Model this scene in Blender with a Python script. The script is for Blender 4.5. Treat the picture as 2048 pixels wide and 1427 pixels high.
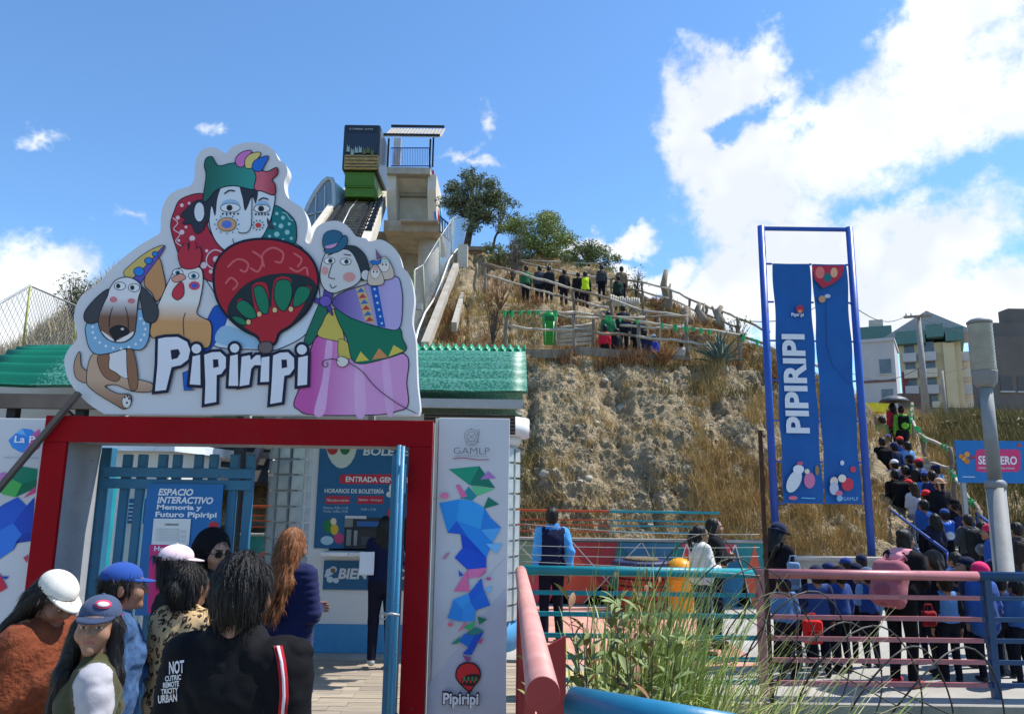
import bpy, bmesh, math, random
import numpy as np
from mathutils import Vector, Matrix
from mathutils.geometry import tessellate_polygon
random.seed(7); rng = np.random.default_rng(11)
for o in list(bpy.data.objects): bpy.data.objects.remove(o, do_unlink=True)
S = bpy.context.scene
C = S.collection
R = math.radians
# ------------------------------------------------------------------ camera
FPX = 1500.0; PITCH = R(10.2); ROLL = R(0.8); EYE = 1.9
fw = Vector((0, math.cos(PITCH), math.sin(PITCH))); r0 = Vector((1, 0, 0)); u0 = r0.cross(fw)
cr = math.cos(ROLL)*r0 + math.sin(ROLL)*u0; cu = -math.sin(ROLL)*r0 + math.cos(ROLL)*u0
CRV = cr.copy()
cam_d = bpy.data.cameras.new('camera'); cam = bpy.data.objects.new('camera', cam_d); C.objects.link(cam)
m3 = Matrix((cr, cu, -fw)).transposed()
cam.matrix_world = Matrix.Translation((0, 0, EYE)) @ m3.to_4x4()
cam_d.sensor_width = 36; cam_d.lens = FPX/2048*36; cam_d.clip_start = 0.05; cam_d.clip_end = 3000
S.camera = cam
def ray(px, py):
    px = float(px); py = float(py); return fw + (px-1024)/FPX*cr + (713.5-py)/FPX*cu
def P(px, py, Y):                     # point seen at a pixel of the 2048 px photograph, at distance Y
    d = ray(px, py); return Vector((0, 0, EYE)) + d*float(Y/d.y)
def G(px, py, z=0.0):                 # the same on a level plane
    d = ray(px, py); return Vector((0, 0, EYE)) + d*((z-EYE)/d.z)
# ------------------------------------------------------------------ sky and sun
SUN = Vector((0.52, 0.13, 0.84)).normalized()
S.view_settings.view_transform = 'Standard'; S.view_settings.look = 'None'
S.view_settings.gamma = 1; S.view_settings.use_curve_mapping = False
S.view_settings.exposure = 0.38
W = bpy.data.worlds.new('World'); S.world = W; W.use_nodes = True
def build_world():
    nt = W.node_tree; N = nt.nodes; L = nt.links
    N.clear()
    out = N.new('ShaderNodeOutputWorld'); bg = N.new('ShaderNodeBackground'); bg.inputs[1].default_value = 0.088
    L.new(bg.outputs[0], out.inputs[0])
    sky = N.new('ShaderNodeTexSky'); sky.sky_type = 'NISHITA'; sky.sun_disc = False
    sky.sun_elevation = math.asin(SUN.z); sky.sun_rotation = math.atan2(SUN.x, SUN.y)
    sky.altitude = 1200; sky.air_density = 1.25; sky.dust_density = 0.6; sky.ozone_density = 2.2
    tc = N.new('ShaderNodeTexCoord')
    def M(op, a, b=None, c=None):
        n = N.new('ShaderNodeMath'); n.operation = op
        for i, v in enumerate((a, b, c)):
            if v is None: continue
            if isinstance(v, (int, float)): n.inputs[i].default_value = v
            else: L.new(v, n.inputs[i])
        return n.outputs[0]
    def V(op, a, b):
        n = N.new('ShaderNodeVectorMath'); n.operation = op
        for i, v in enumerate((a, b)):
            if isinstance(v, (tuple, list)): n.inputs[i].default_value = v
            else: L.new(v, n.inputs[i])
        return n.outputs['Value'] if op in ('LENGTH',) else n.outputs[0]
    def noise(vec, sc, det, rough=.55, lac=2.0):
        n = N.new('ShaderNodeTexNoise'); n.inputs['Scale'].default_value = sc; n.inputs['Detail'].default_value = det
        n.inputs['Roughness'].default_value = rough; n.inputs['Lacunarity'].default_value = lac; L.new(vec, n.inputs['Vector']); return n
    dirv = tc.outputs['Generated']
    sep = N.new('ShaderNodeSeparateXYZ'); L.new(dirv, sep.inputs[0])
    az = M('ARCTAN2', sep.outputs[0], sep.outputs[1]); el = M('ARCSINE', sep.outputs[2])
    n1 = noise(dirv, 6, 5, .6); n2 = noise(dirv, 22, 4, .6)
    wob = V('SUBTRACT', n1.outputs['Color'], (.5, .5, .5)); s1 = N.new('ShaderNodeSeparateXYZ'); L.new(wob, s1.inputs[0])
    wob2 = V('SUBTRACT', n2.outputs['Color'], (.5, .5, .5)); s2 = N.new('ShaderNodeSeparateXYZ'); L.new(wob2, s2.inputs[0])
    azw = M('ADD', M('ADD', az, M('MULTIPLY', s1.outputs[0], .13)), M('MULTIPLY', s2.outputs[0], .06))
    elw = M('ADD', M('ADD', el, M('MULTIPLY', s1.outputs[1], .13)), M('MULTIPLY', s2.outputs[1], .06))
    cmb = N.new('ShaderNodeCombineXYZ'); L.new(azw, cmb.inputs[0]); L.new(elw, cmb.inputs[1])
    acc = None
    def ae(px, py):
        d = ray(px, py).normalized(); return math.atan2(d.x, d.y), math.asin(d.z)
    blobs = [(1900, 45, 150, 75, -15), (1880, 190, 190, 105, -25), (1700, 270, 250, 110, -18), (1480, 330, 160, 90, -15),
             (1420, 190, 95, 100, 20), (1385, 290, 75, 110, 0), (1500, 140, 95, 55, -20), (1560, 200, 70, 60, 0),
             (1500, 430, 150, 130, 0), (1500, 570, 170, 110, -20), (1640, 520, 220, 85, 0), (1850, 490, 170, 85, -15),
             (1780, 610, 330, 85, 0), (2060, 190, 120, 70, 0), (1400, 600, 130, 50, -25), (1280, 555, 100, 38, 0),
             (75, 580, 125, 85, 12), (20, 640, 160, 70, 0), (255, 430, 70, 24, 8), (425, 290, 45, 18, -20),
             (965, 245, 22, 22, 0), (915, 305, 55, 18, -35), (960, 315, 60, 16, 10), (1200, 490, 110, 26, -12), (55, 265, 45, 22, 10), (1180, 480, 40, 30, 0)]
    for (px, py, a, b, rot) in blobs:
        a0, e0 = ae(px, py)
        mp = N.new('ShaderNodeMapping'); mp.vector_type = 'TEXTURE'
        mp.inputs['Location'].default_value = (a0, e0, 0); mp.inputs['Rotation'].default_value = (0, 0, -R(rot))
        mp.inputs['Scale'].default_value = (a/1500*1.18, b/1500*1.18, 1); L.new(cmb.outputs[0], mp.inputs[0])
        v = M('SUBTRACT', 1.0, V('LENGTH', mp.outputs[0], (0, 0, 0)))
        if a < 73: v = M('SUBTRACT', M('MULTIPLY', v, .5), .12)
        acc = v if acc is None else M('MAXIMUM', acc, v)
    # gap in the big cloud
    a0, e0 = ae(1462, 240)
    mp = N.new('ShaderNodeMapping'); mp.vector_type = 'TEXTURE'; mp.inputs['Location'].default_value = (a0, e0, 0)
    mp.inputs['Rotation'].default_value = (0, 0, R(15)); mp.inputs['Scale'].default_value = (48/1500, 30/1500, 1); L.new(cmb.outputs[0], mp.inputs[0])
    hole = M('SUBTRACT', 1.9, V('LENGTH', mp.outputs[0], (0, 0, 0)))
    acc = M('SUBTRACT', acc, M('MULTIPLY', M('MAXIMUM', hole, 0.0), .32))
    # broken cloud over the rest of the sky (outside the picture)
    nb = noise(dirv, 2.3, 4, .55)
    away = M('GREATER_THAN', M('ABSOLUTE', az), .85)
    rest = M("SUBTRACT", M("MULTIPLY", M("SUBTRACT", nb.outputs[0], .56), 2.2), M("MULTIPLY", M("SUBTRACT", 1.0, away), 3.0))
    acc = M('MAXIMUM', acc, rest)
    n3 = noise(dirv, 17, 6, .68)
    acc2 = M('ADD', acc, M('MULTIPLY', M('SUBTRACT', n3.outputs[0], .5), 1.25))
    mr = N.new('ShaderNodeMapRange'); mr.interpolation_type = 'SMOOTHSTEP'; L.new(acc2, mr.inputs[0])
    mr.inputs[1].default_value = 0.0; mr.inputs[2].default_value = 0.55
    ns = noise(V('ADD', dirv, (3, 1, 2)), 5.5, 3, .55)
    shade = N.new('ShaderNodeMapRange'); L.new(ns.outputs[0], shade.inputs[0]); shade.inputs[1].default_value = .40; shade.inputs[2].default_value = .60
    cc = N.new('ShaderNodeMixRGB'); L.new(shade.outputs[0], cc.inputs[0])
    cc.inputs[1].default_value = (7.6, 8.1, 8.8, 1); cc.inputs[2].default_value = (11.0, 11.2, 11.4, 1)
    tint = N.new('ShaderNodeMixRGB'); tint.blend_type = 'MULTIPLY'; tint.inputs[0].default_value = 1; L.new(sky.outputs[0], tint.inputs[1]); tint.inputs[2].default_value = (1.14, 1.56, 1.90, 1)
    mix = N.new('ShaderNodeMixRGB'); L.new(mr.outputs[0], mix.inputs[0]); L.new(tint.outputs[0], mix.inputs[1]); L.new(cc.outputs[0], mix.inputs[2])
    L.new(mix.outputs[0], bg.inputs[0])
    W.cycles.sampling_method = 'MANUAL'; W.cycles.sample_map_resolution = 512
build_world()
sd = bpy.data.lights.new('sun', 'SUN'); sd.energy = 5.0; sd.angle = R(0.53); sd.color = (1, .95, .87)
sun = bpy.data.objects.new('sun', sd); C.objects.link(sun); sun.location = (20, 5, 40)
sun.rotation_euler = (-SUN).to_track_quat('-Z', 'Y').to_euler()
S.render.engine = 'CYCLES'; S.cycles.max_bounces = 4; S.cycles.diffuse_bounces = 3; S.cycles.glossy_bounces = 2; S.cycles.transparent_max_bounces = 16
# ------------------------------------------------------------------ materials
MATS = {}
def srgb(r, g, b):
    f = lambda c: (c/255/12.92 if c/255 <= .04045 else ((c/255+.055)/1.055)**2.4)
    return (f(r), f(g), f(b))
def mat(name, col, rough=.6, var=.12, scale=5.0, bump=0.0, bscale=60.0, metal=0.0, col2=None, det=4, stretch=None, spec=.4, coat=0.0, bdist=.01, thr=(.3, .7), sheen=0.0, chips=0.0):
    if name in MATS: return MATS[name]
    m = bpy.data.materials.new(name); MATS[name] = m; m.use_nodes = True
    nt = m.node_tree; N = nt.nodes; L = nt.links; b = N['Principled BSDF']
    b.inputs['Roughness'].default_value = rough; b.inputs['Metallic'].default_value = metal
    b.inputs['Specular IOR Level'].default_value = spec; b.inputs['Coat Weight'].default_value = coat
    if sheen: b.inputs['Sheen Weight'].default_value = sheen
    m.diffuse_color = (*col, 1)
    tc = N.new('ShaderNodeTexCoord'); vec = tc.outputs['Object']
    if stretch:
        mp = N.new('ShaderNodeMapping'); mp.inputs['Scale'].default_value = stretch; L.new(vec, mp.inputs[0]); vec = mp.outputs[0]
    if var or col2:
        n = N.new('ShaderNodeTexNoise'); n.inputs['Scale'].default_value = scale; n.inputs['Detail'].default_value = det; n.inputs['Roughness'].default_value = .6
        L.new(vec, n.inputs['Vector'])
        cr_ = N.new('ShaderNodeValToRGB'); e = cr_.color_ramp.elements
        e[0].position, e[1].position = thr
        c2 = col2 if col2 else tuple(min(1, c*(1+var)) for c in col); c1 = col if col2 else tuple(c*(1-var) for c in col)
        e[0].color = (*c1, 1); e[1].color = (*c2, 1)
        L.new(n.outputs[0], cr_.inputs[0]); last = cr_.outputs[0]
        if chips:
            for sc_, lo_, cc_, amt in ((38, .69-.1*chips, (.10, .055, .035), .85), (2.2, .50, tuple(c*.45+.03 for c in col), .5*chips)):
                nc_ = N.new('ShaderNodeTexNoise'); nc_.inputs['Scale'].default_value = sc_; nc_.inputs['Detail'].default_value = 6; nc_.inputs['Roughness'].default_value = .7; L.new(vec, nc_.inputs['Vector'])
                rc_ = N.new('ShaderNodeMapRange'); L.new(nc_.outputs[0], rc_.inputs[0]); rc_.inputs[1].default_value = lo_; rc_.inputs[2].default_value = lo_+(.02 if sc_ > 9 else .25); rc_.inputs[4].default_value = amt
                mc_ = N.new('ShaderNodeMixRGB'); L.new(rc_.outputs[0], mc_.inputs[0]); L.new(last, mc_.inputs[1]); mc_.inputs[2].default_value = (*cc_, 1); last = mc_.outputs[0]
        L.new(last, b.inputs['Base Color'])
    else: b.inputs['Base Color'].default_value = (*col, 1)
    if bump:
        n2 = N.new('ShaderNodeTexNoise'); n2.inputs['Scale'].default_value = bscale; n2.inputs['Detail'].default_value = 5
        L.new(vec, n2.inputs['Vector']); bp = N.new('ShaderNodeBump'); bp.inputs['Strength'].default_value = bump; bp.inputs['Distance'].default_value = bdist
        L.new(n2.outputs[0], bp.inputs['Height']); L.new(bp.outputs[0], b.inputs['Normal'])
    return m
def paint(name, rgb, rough=.45, dirt=.2, **k): k.setdefault('chips', .7); return mat(name, srgb(*rgb), rough, dirt, 3.0, .12, 50, det=6, **k)
def print_mat(rgb):                      # printed vinyl, one ink
    n = 'print_%d_%d_%d' % tuple(rgb); return mat(n, srgb(*rgb), .5, .05, 2.5, spec=.3)
# ------------------------------------------------------------------ objects
def tag(o, label=None, cat=None, group=None, kind=None):
    if label: o['label'] = label
    if cat: o['category'] = cat
    if group: o['group'] = group
    if kind: o['kind'] = kind
    return o
def thing(name, label, cat, loc=(0, 0, 0), rz=0.0, group=None):
    o = bpy.data.objects.new(name, None); C.objects.link(o); o.location = loc; o.rotation_euler = (0, 0, rz); o.empty_display_size = .2
    o['_b'] = list(loc)
    return tag(o, label, cat, group)
def base_of(o):
    while o is not None:
        if '_b' in o: return Vector(o['_b'])
        o = o.parent
    return Vector((0, 0, 0))
def link_mesh(name, me, parent=None):
    o = bpy.data.objects.new(name, me); C.objects.link(o)
    if parent is not None: o.parent = parent
    return o
class MB:
    """collects shapes in world space; build() links them as one mesh object (moved into its parent's space)"""
    def __init__(s): s.v = []; s.f = []; s.m = []; s.cur = 0; s.sm = []
    def add(s, vs, fs, smooth=False):
        b = len(s.v); s.v.extend([tuple(p) for p in vs]); s.f.extend([tuple(i+b for i in f) for f in fs]); s.m.extend([s.cur]*len(fs)); s.sm.extend([smooth]*len(fs)); return s
    def mat(s, i): s.cur = i; return s
    def box(s, c, sz, rz=0.0, M=None):
        x, y, z = (k/2 for k in sz); c = Vector(c)
        q = M if M is not None else Matrix.Rotation(rz, 3, 'Z')
        vs = [c+q@Vector((a*x, b*y, d*z)) for d in (-1, 1) for b in (-1, 1) for a in (-1, 1)]
        return s.add(vs, [(0, 2, 3, 1), (4, 5, 7, 6), (0, 1, 5, 4), (2, 6, 7, 3), (0, 4, 6, 2), (1, 3, 7, 5)])
    def box2(s, a, b): a = Vector(a); b = Vector(b); return s.box((a+b)/2, [abs(k) for k in (b-a)])
    def bar(s, p, q, w, h, up=(0, 0, 1)):
        p = Vector(p); q = Vector(q); d = (q-p); l = d.length; d.normalize(); up = Vector(up)
        if abs(d.dot(up)) > .98: up = Vector((0, 1, 0))
        x = d.cross(up).normalized(); z = x.cross(d)
        return s.box((p+q)/2, (w, l, h), M=Matrix((x, d, z)).transposed())
    def tube(s, pts, r, n=8, caps=True, smooth=True):
        pts = [Vector(p) for p in pts]; rs = r if hasattr(r, '__len__') else [r]*len(pts)
        vs = []; prev = None
        for i, p in enumerate(pts):
            t = (pts[min(i+1, len(pts)-1)]-pts[max(i-1, 0)]).normalized()
            if prev is None:
                a = Vector((0, 0, 1)) if abs(t.z) < .9 else Vector((0, 1, 0)); x = t.cross(a).normalized()
            else:
                x = prev - t*prev.dot(t); x.normalize()
            prev = x; y = t.cross(x)
            vs += [p+(x*math.cos(k*2*math.pi/n)+y*math.sin(k*2*math.pi/n))*rs[i] for k in range(n)]
        fs = []
        for i in range(len(pts)-1):
            for k in range(n):
                a = i*n+k; b = i*n+(k+1) % n; fs.append((a, b, b+n, a+n))
        s.add(vs, fs, smooth)
        if caps:
            b = len(s.v)-len(vs); e = b+(len(pts)-1)*n
            s.f.append(tuple(range(b+n-1, b-1, -1))); s.f.append(tuple(range(e, e+n))); s.m += [s.cur]*2; s.sm += [False]*2
        return s
    def lathe(s, c, prof, n=24, smooth=True):
        c = Vector(c); vs = []
        for r, z in prof: vs += [c+Vector((r*math.cos(k*2*math.pi/n), r*math.sin(k*2*math.pi/n), z)) for k in range(n)]
        fs = []
        for i in range(len(prof)-1):
            for k in range(n): a = i*n+k; b = i*n+(k+1) % n; fs.append((a, b, b+n, a+n))
        fs.append(tuple(range(n-1, -1, -1))); fs.append(tuple(range((len(prof)-1)*n, len(prof)*n)))
        return s.add(vs, fs, smooth)
    def prism(s, pts, off):
        """closed outline (3D points) pushed along off"""
        pts = [Vector(p) for p in pts]; off = Vector(off); n = len(pts)
        tri = tessellate_polygon([pts]); nrm = Vector((0, 0, 0))
        for t in tri: nrm += (pts[t[1]]-pts[t[0]]).cross(pts[t[2]]-pts[t[0]])
        flip = nrm.dot(off) > 0
        vs = pts+[p+off for p in pts]; fs = []
        for t in tri:
            fs.append(tuple(t[::-1]) if flip else tuple(t)); fs.append(tuple(k+n for k in t) if flip else tuple(k+n for k in t[::-1]))
        # winding of the outline for the side faces
        a = Vector((0, 0, 0))
        for i in range(n): a += pts[i].cross(pts[(i+1) % n])
        side = a.dot(off) > 0
        for i in range(n):
            j = (i+1) % n; q = (i, j, j+n, i+n); fs.append(q if side else q[::-1])
        return s.add(vs, fs)
    def sheet(s, pts):
        pts = [Vector(p) for p in pts]; tri = tessellate_polygon([pts]); nrm = Vector((0, 0, 0))
        for t in tri: nrm += (pts[t[1]]-pts[t[0]]).cross(pts[t[2]]-pts[t[0]])
        fl = nrm.y > 0 if abs(nrm.y) > abs(nrm.z) else nrm.z < 0
        return s.add(pts, [tuple(t[::-1]) if fl else tuple(t) for t in tri])
    def data(s, name, mats, base=(0, 0, 0)):
        me = bpy.data.meshes.new(name); b = Vector(base)
        me.from_pydata([(p[0]-b.x, p[1]-b.y, p[2]-b.z) for p in s.v], [], s.f)
        for m in (mats if isinstance(mats, (list, tuple)) else [mats]): me.materials.append(m)
        me.polygons.foreach_set('material_index', s.m); me.polygons.foreach_set('use_smooth', s.sm); me.update(); return me
    def build(s, name, mats, parent=None, bevel=0.0):
        me = s.data(name, mats, base_of(parent)); o = link_mesh(name, me, parent)
        if bevel:
            md = o.modifiers.new('bevel', 'BEVEL'); md.width = bevel; md.segments = 2; md.limit_method = 'ANGLE'; md.angle_limit = R(40)
        return o
def copy_tree(root, loc, rz=None, label=None):
    r = root.copy(); C.objects.link(r); r.location = loc
    if rz is not None: r.rotation_euler = (0, 0, rz)
    if label: r['label'] = label
    for ch in root.children:
        c = ch.copy(); C.objects.link(c); c.parent = r
        for g in ch.children:
            d = g.copy(); C.objects.link(d); d.parent = c
    return r
def np_mesh(name, verts, faces, mats, mi=None, smooth=True):
    """mesh from numpy arrays; faces (n,3) or (n,4)"""
    me = bpy.data.meshes.new(name); nv = len(verts); nf, k = faces.shape
    me.vertices.add(nv); me.vertices.foreach_set('co', np.ascontiguousarray(verts, dtype=np.float32).ravel())
    me.loops.add(nf*k); me.loops.foreach_set('vertex_index', np.ascontiguousarray(faces, dtype=np.int32).ravel())
    me.polygons.add(nf); me.polygons.foreach_set('loop_start', np.arange(0, nf*k, k, dtype=np.int32))
    for m in mats: me.materials.append(m)
    if mi is not None: me.polygons.foreach_set('material_index', np.ascontiguousarray(mi, dtype=np.int32))
    me.polygons.foreach_set('use_smooth', np.full(nf, smooth)); me.update(calc_edges=True); me.validate(); return me
# value noise on arrays
_tab = rng.random(4096).astype(np.float32)
def vnoise(x, y, z=None):
    z = np.zeros_like(x) if z is None else z
    xi = np.floor(x).astype(np.int64); yi = np.floor(y).astype(np.int64); zi = np.floor(z).astype(np.int64)
    fx = x-xi; fy = y-yi; fz = z-zi; fx = fx*fx*(3-2*fx); fy = fy*fy*(3-2*fy); fz = fz*fz*(3-2*fz)
    def h(a, b, c): return _tab[((a*73856093) ^ (b*19349663) ^ (c*83492791)) & 4095]
    r = 0
    for a in (0, 1):
        for b in (0, 1):
            for c in (0, 1):
                r = r+h(xi+a, yi+b, zi+c)*(fx if a else 1-fx)*(fy if b else 1-fy)*(fz if c else 1-fz)
    return r
def fbm(x, y, z=None, o=4):
    r = 0; a = .5
    for i in range(o):
        k = 2.03**i; r = r+a*vnoise(x*k+i*7.1, y*k+i*3.3, None if z is None else z*k); a *= .5
    return r
def text_mesh(txt, size, bold=0.0, shear=0.0, spacing=1.0, align='LEFT', line=1.0):
    cu_ = bpy.data.curves.new('t', 'FONT'); cu_.body = txt; cu_.size = size; cu_.offset = bold; cu_.shear = shear
    cu_.space_character = spacing; cu_.align_x = align; cu_.space_line = line; cu_.resolution_u = 3
    o = bpy.data.objects.new('t', cu_); C.objects.link(o)
    dg = bpy.context.evaluated_depsgraph_get(); me = bpy.data.meshes.new_from_object(o.evaluated_get(dg))
    bpy.data.objects.remove(o); bpy.data.curves.remove(cu_); return me
def put_text(name, txt, org, ax, ay, size, m, parent, bold=0.0, shear=0.0, width=None, height=None, align='LEFT', line=1.0):
    """flat lettering: org = lower-left corner, ax / ay = unit vectors along and up the writing; width/height fit it"""
    me = text_mesh(txt, 1.0, bold, shear, 1.0, align, line)
    n = len(me.vertices); co = np.empty(n*3, np.float32); me.vertices.foreach_get('co', co); co = co.reshape(-1, 3)
    mn = co.min(0); mx = co.max(0)
    sx = sy = size
    if width: sx = width/(mx[0]-mn[0]); sy = sx if not height else sy
    if height: sy = height/(mx[1]-mn[1]); sx = sx if width else sy
    ox = mn[0] if align == 'LEFT' else (mn[0]+mx[0])/2
    b = base_of(parent); ax = np.array(ax); ay = np.array(ay); org = np.array(org)-np.array(b)
    w = org+((co[:, 0:1]-ox)*sx)*ax+((co[:, 1:2]-mn[1])*sy)*ay
    me.vertices.foreach_set('co', w.astype(np.float32).ravel()); me.materials.clear(); me.materials.append(m); me.update()
    me.name = name
    return link_mesh(name, me, parent)
def spline(pts, n=6, closed=True):
    """Catmull-Rom through 2D points"""
    p = [Vector((a[0], a[1])) for a in pts]; k = len(p); out = []
    rngk = range(k) if closed else range(k-1)
    for i in rngk:
        if closed: a, b, c, d = p[i-1], p[i], p[(i+1) % k], p[(i+2) % k]
        else: a, b, c, d = p[max(i-1, 0)], p[i], p[i+1], p[min(i+2, k-1)]
        for j in range(n):
            t = j/n; out.append(.5*((2*b)+(c-a)*t+(2*a-5*b+4*c-d)*t*t+(3*b-a-3*c+d)*t*t*t))
    if not closed: out.append(p[-1])
    return out
# ================================================================== ground, plaza, deck
def structure(name, mb, mats, parent=None): return tag(mb.build(name, mats, parent), kind='structure')
earth = mat('earth', (.19, .142, .082), .95, col2=(.42, .34, .22), scale=3.2, bump=1.0, bscale=22, bdist=.07, det=9, thr=(.34, .66), spec=.1)
soil = mat('soil', (.12, .085, .05), .95, col2=(.26, .20, .12), scale=2.2, bump=.8, bscale=30, bdist=.03, det=8, spec=.1)
conc = mat('concrete', (.30, .285, .255), .85, col2=(.42, .405, .37), scale=1.8, bump=.25, bscale=60, det=8, spec=.2)
conc_d = mat('concrete_weathered', (.22, .21, .19), .9, col2=(.36, .34, .30), scale=2.5, bump=.4, bscale=40, det=8, spec=.2)
g = MB(); g.box2((-400, -150, -.62), (400, 600, -.60)); structure('ground', g, soil)
g = MB(); g.box2((-9, -6, -.6), (.16, 4.86, -.02)); structure('pavement', g, conc)
g = MB(); g.box2((.16, 7.42, -.6), (13, 14.4, 0)); g.box2((-7, 9.15, -.6), (.155, 14.3, -.004)); structure('plaza', g, conc)
g = MB(); g.box2((.165, 7.36, -.14), (13, 7.417, .015)); structure('kerb', g, conc_d)
g = MB(); g.box2((.2, 8.9, 0), (2.9, 13.2, .004)); structure('painted_floor', g, paint('pink_floor_paint', (196, 142, 126), .8, .3))
g = MB(); g.box2((.3, 8.0, 0), (1.5, 8.6, .006)); structure('painted_stripe', g, paint('yellow_floor_paint', (196, 176, 130), .8, .3))
# wooden deck through the gate
deck = MB(); deck.box2((-3.4, 4.87, -.6), (.15, 9.14, -.075)); deck = structure('deck', deck, soil)
pm = [mat('deck_wood_%d' % i, c, .8, col2=c2, scale=2.0, bump=.35, bscale=14, stretch=(1, 14, 14), det=7, spec=.2) for i, (c, c2) in
      enumerate([((.23, .19, .145), (.40, .34, .26)), ((.27, .22, .16), (.45, .38, .29)), ((.20, .165, .13), (.36, .30, .24))])]
pl = {}
for i in range(3):
    for L_ in (1.9, 1.6, 1.5, 1.75):
        b = MB(); b.box((0, 0, 0), (L_, .134, .04)); pl[i, L_] = b.data('plank', pm[i])
y = 4.95; k = 0
while y < 9.1:
    a = (1.9, 1.6) if k % 2 else (1.75, 1.75) if k % 3 else (1.6, 1.9); x = -3.37
    for L_ in a:
        o = link_mesh('plank', pl[random.randrange(3), L_], deck); o.location = (x+L_/2, y, -.055+random.uniform(-.003, .004)); o.rotation_euler = (0, random.uniform(-.002, .002), random.uniform(-.003, .003)); x += L_+.006
    y += .141; k += 1
# ================================================================== hill
px_c = np.linspace(690, 1812, 430)
def rowY(py=None, Y=None, z=None):
    """one long line of the hill: height from a sight line or given, at depth Y, along the columns"""
    pts = []
    for px in px_c:
        yy = float(np.interp(px, *Y)) if isinstance(Y, tuple) else Y
        if z is not None:
            zz = float(np.interp(px, *z)) if isinstance(z, tuple) else z
            d = ray(px, 900.); x = (d*(yy/d.y)).x; pts.append((x, yy, zz))
        else:
            pts.append(tuple(P(px, float(np.interp(px, *py)), yy)))
    return np.array(pts)
r2y = ([690, 1050, 1300, 1450, 1530, 1620, 1740, 1812], [20, 19, 19, 19, 19.5, 20, 21, 22.2])
r2 = rowY(([690, 1050, 1300, 1450, 1530, 1620, 1740, 1812], [690, 706, 716, 728, 745, 790, 858, 905]), r2y)
r3 = r2+np.array([0, 1.5, -.26])
r4y = ([690, 930, 1000, 1100, 1200, 1300, 1400, 1530, 1620, 1740, 1812], [27, 27, 26.5, 26, 25.5, 25, 24, 22.5, 22.5, 23.6, 25])
r4 = rowY(([690, 930, 1000, 1100, 1200, 1300, 1400, 1530, 1620, 1740, 1812], [650, 588, 600, 605, 618, 635, 655, 703, 748, 815, 865]), r4y)
r5 = r4+np.array([0, 1.1, .03])
r6y = ([690, 880, 1000, 1150, 1230, 1330, 1430, 1530, 1620, 1740, 1812], [40, 38, 36, 33, 31, 28, 26.5, 24.6, 24.8, 25.8, 27.2])
r6 = rowY(([690, 850, 880, 912, 1000, 1150, 1230, 1330, 1430, 1530, 1620, 1740, 1812], [600, 585, 545, 492, 505, 527, 550, 603, 648, 694, 738, 806, 853]), r6y)
r0 = rowY(Y=13.72, z=([690, 1500, 1512, 1812], [.93, .93, .68, .3])); r0b = r0+np.array([0, .5, .12])
r1 = r0*.52+r2*.48; r1[:, 2] -= .12; r1[:, 1] -= .15
r7 = r6+np.array([.4, 5, -2.2]); r8 = r6+np.array([2, 26, -16])
HR = [(r0, 6), (r0b, 75), (r1, 80), (r2, 16), (r3, 50), (r4, 12), (r5, 44), (r6, 8), (r7, 6), (r8, 0)]
rows = []; slope_w = []
for i, (a, n) in enumerate(HR):
    if i == len(HR)-1: rows.append(a); slope_w.append(.3); break
    b = HR[i+1][0]
    for j in range(n):
        t = j/n; rows.append(a*(1-t)+b*t); slope_w.append({0: .2, 1: 1, 2: 1, 3: .15, 4: .8, 5: .15, 6: .8}.get(i, .3))
HV = np.array(rows); sw = np.convolve(np.pad(np.array(slope_w), 3, mode='edge'), np.ones(7)/7, 'valid')
X, Yy, Z = HV[..., 0], HV[..., 1], HV[..., 2]
nb = (fbm(X*.8, Yy*.8, Z*.8, 4)-.47)*.85-np.clip(.12-np.abs(fbm(X*.9+5, Z*.25, None, 3)-.45), 0, 1)*2.2; nf = (fbm(X*3.2, Yy*3.2+Z, Z*3.2, 3)-.43)*.28; nm = np.abs(fbm(X*11+Z*5, Yy*7, Z*4, 2)-.36)*.36+(vnoise(X*26, Yy*26, Z*22)-.5)*.055
disp = (nb+nf+nm)*sw[:, None]
disp *= np.clip(np.arange(len(rows))/10, 0, 1)[:, None]
HV[..., 2] += disp*.75; HV[..., 1] -= disp*.65
nr, nc = HV.shape[:2]
idx = np.arange(nr*nc).reshape(nr, nc)
q = np.stack([idx[:-1, :-1], idx[:-1, 1:], idx[1:, 1:], idx[1:, :-1]], -1).reshape(-1, 4)
hill = tag(link_mesh('hill', np_mesh('hill', HV.reshape(-1, 3), q, [earth])), kind='structure')
def hillpt(px, t):
    """point on the hill at photograph column px and row fraction t (0 foot .. 1 last row)"""
    c = np.interp(px, px_c, np.arange(nc)); r = t*(nr-1); i = int(min(max(r, 0), nr-2)); j = int(min(c, nc-2)); a = r-i; b = c-j
    return Vector(HV[i, j]*(1-a)*(1-b)+HV[i, j+1]*(1-a)*b+HV[i+1, j]*a*(1-b)+HV[i+1, j+1]*a*b)
ROWS = np.cumsum([0]+[n for _, n in HR])[:-1]/(nr-1)      # row fractions of the control lines
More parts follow.
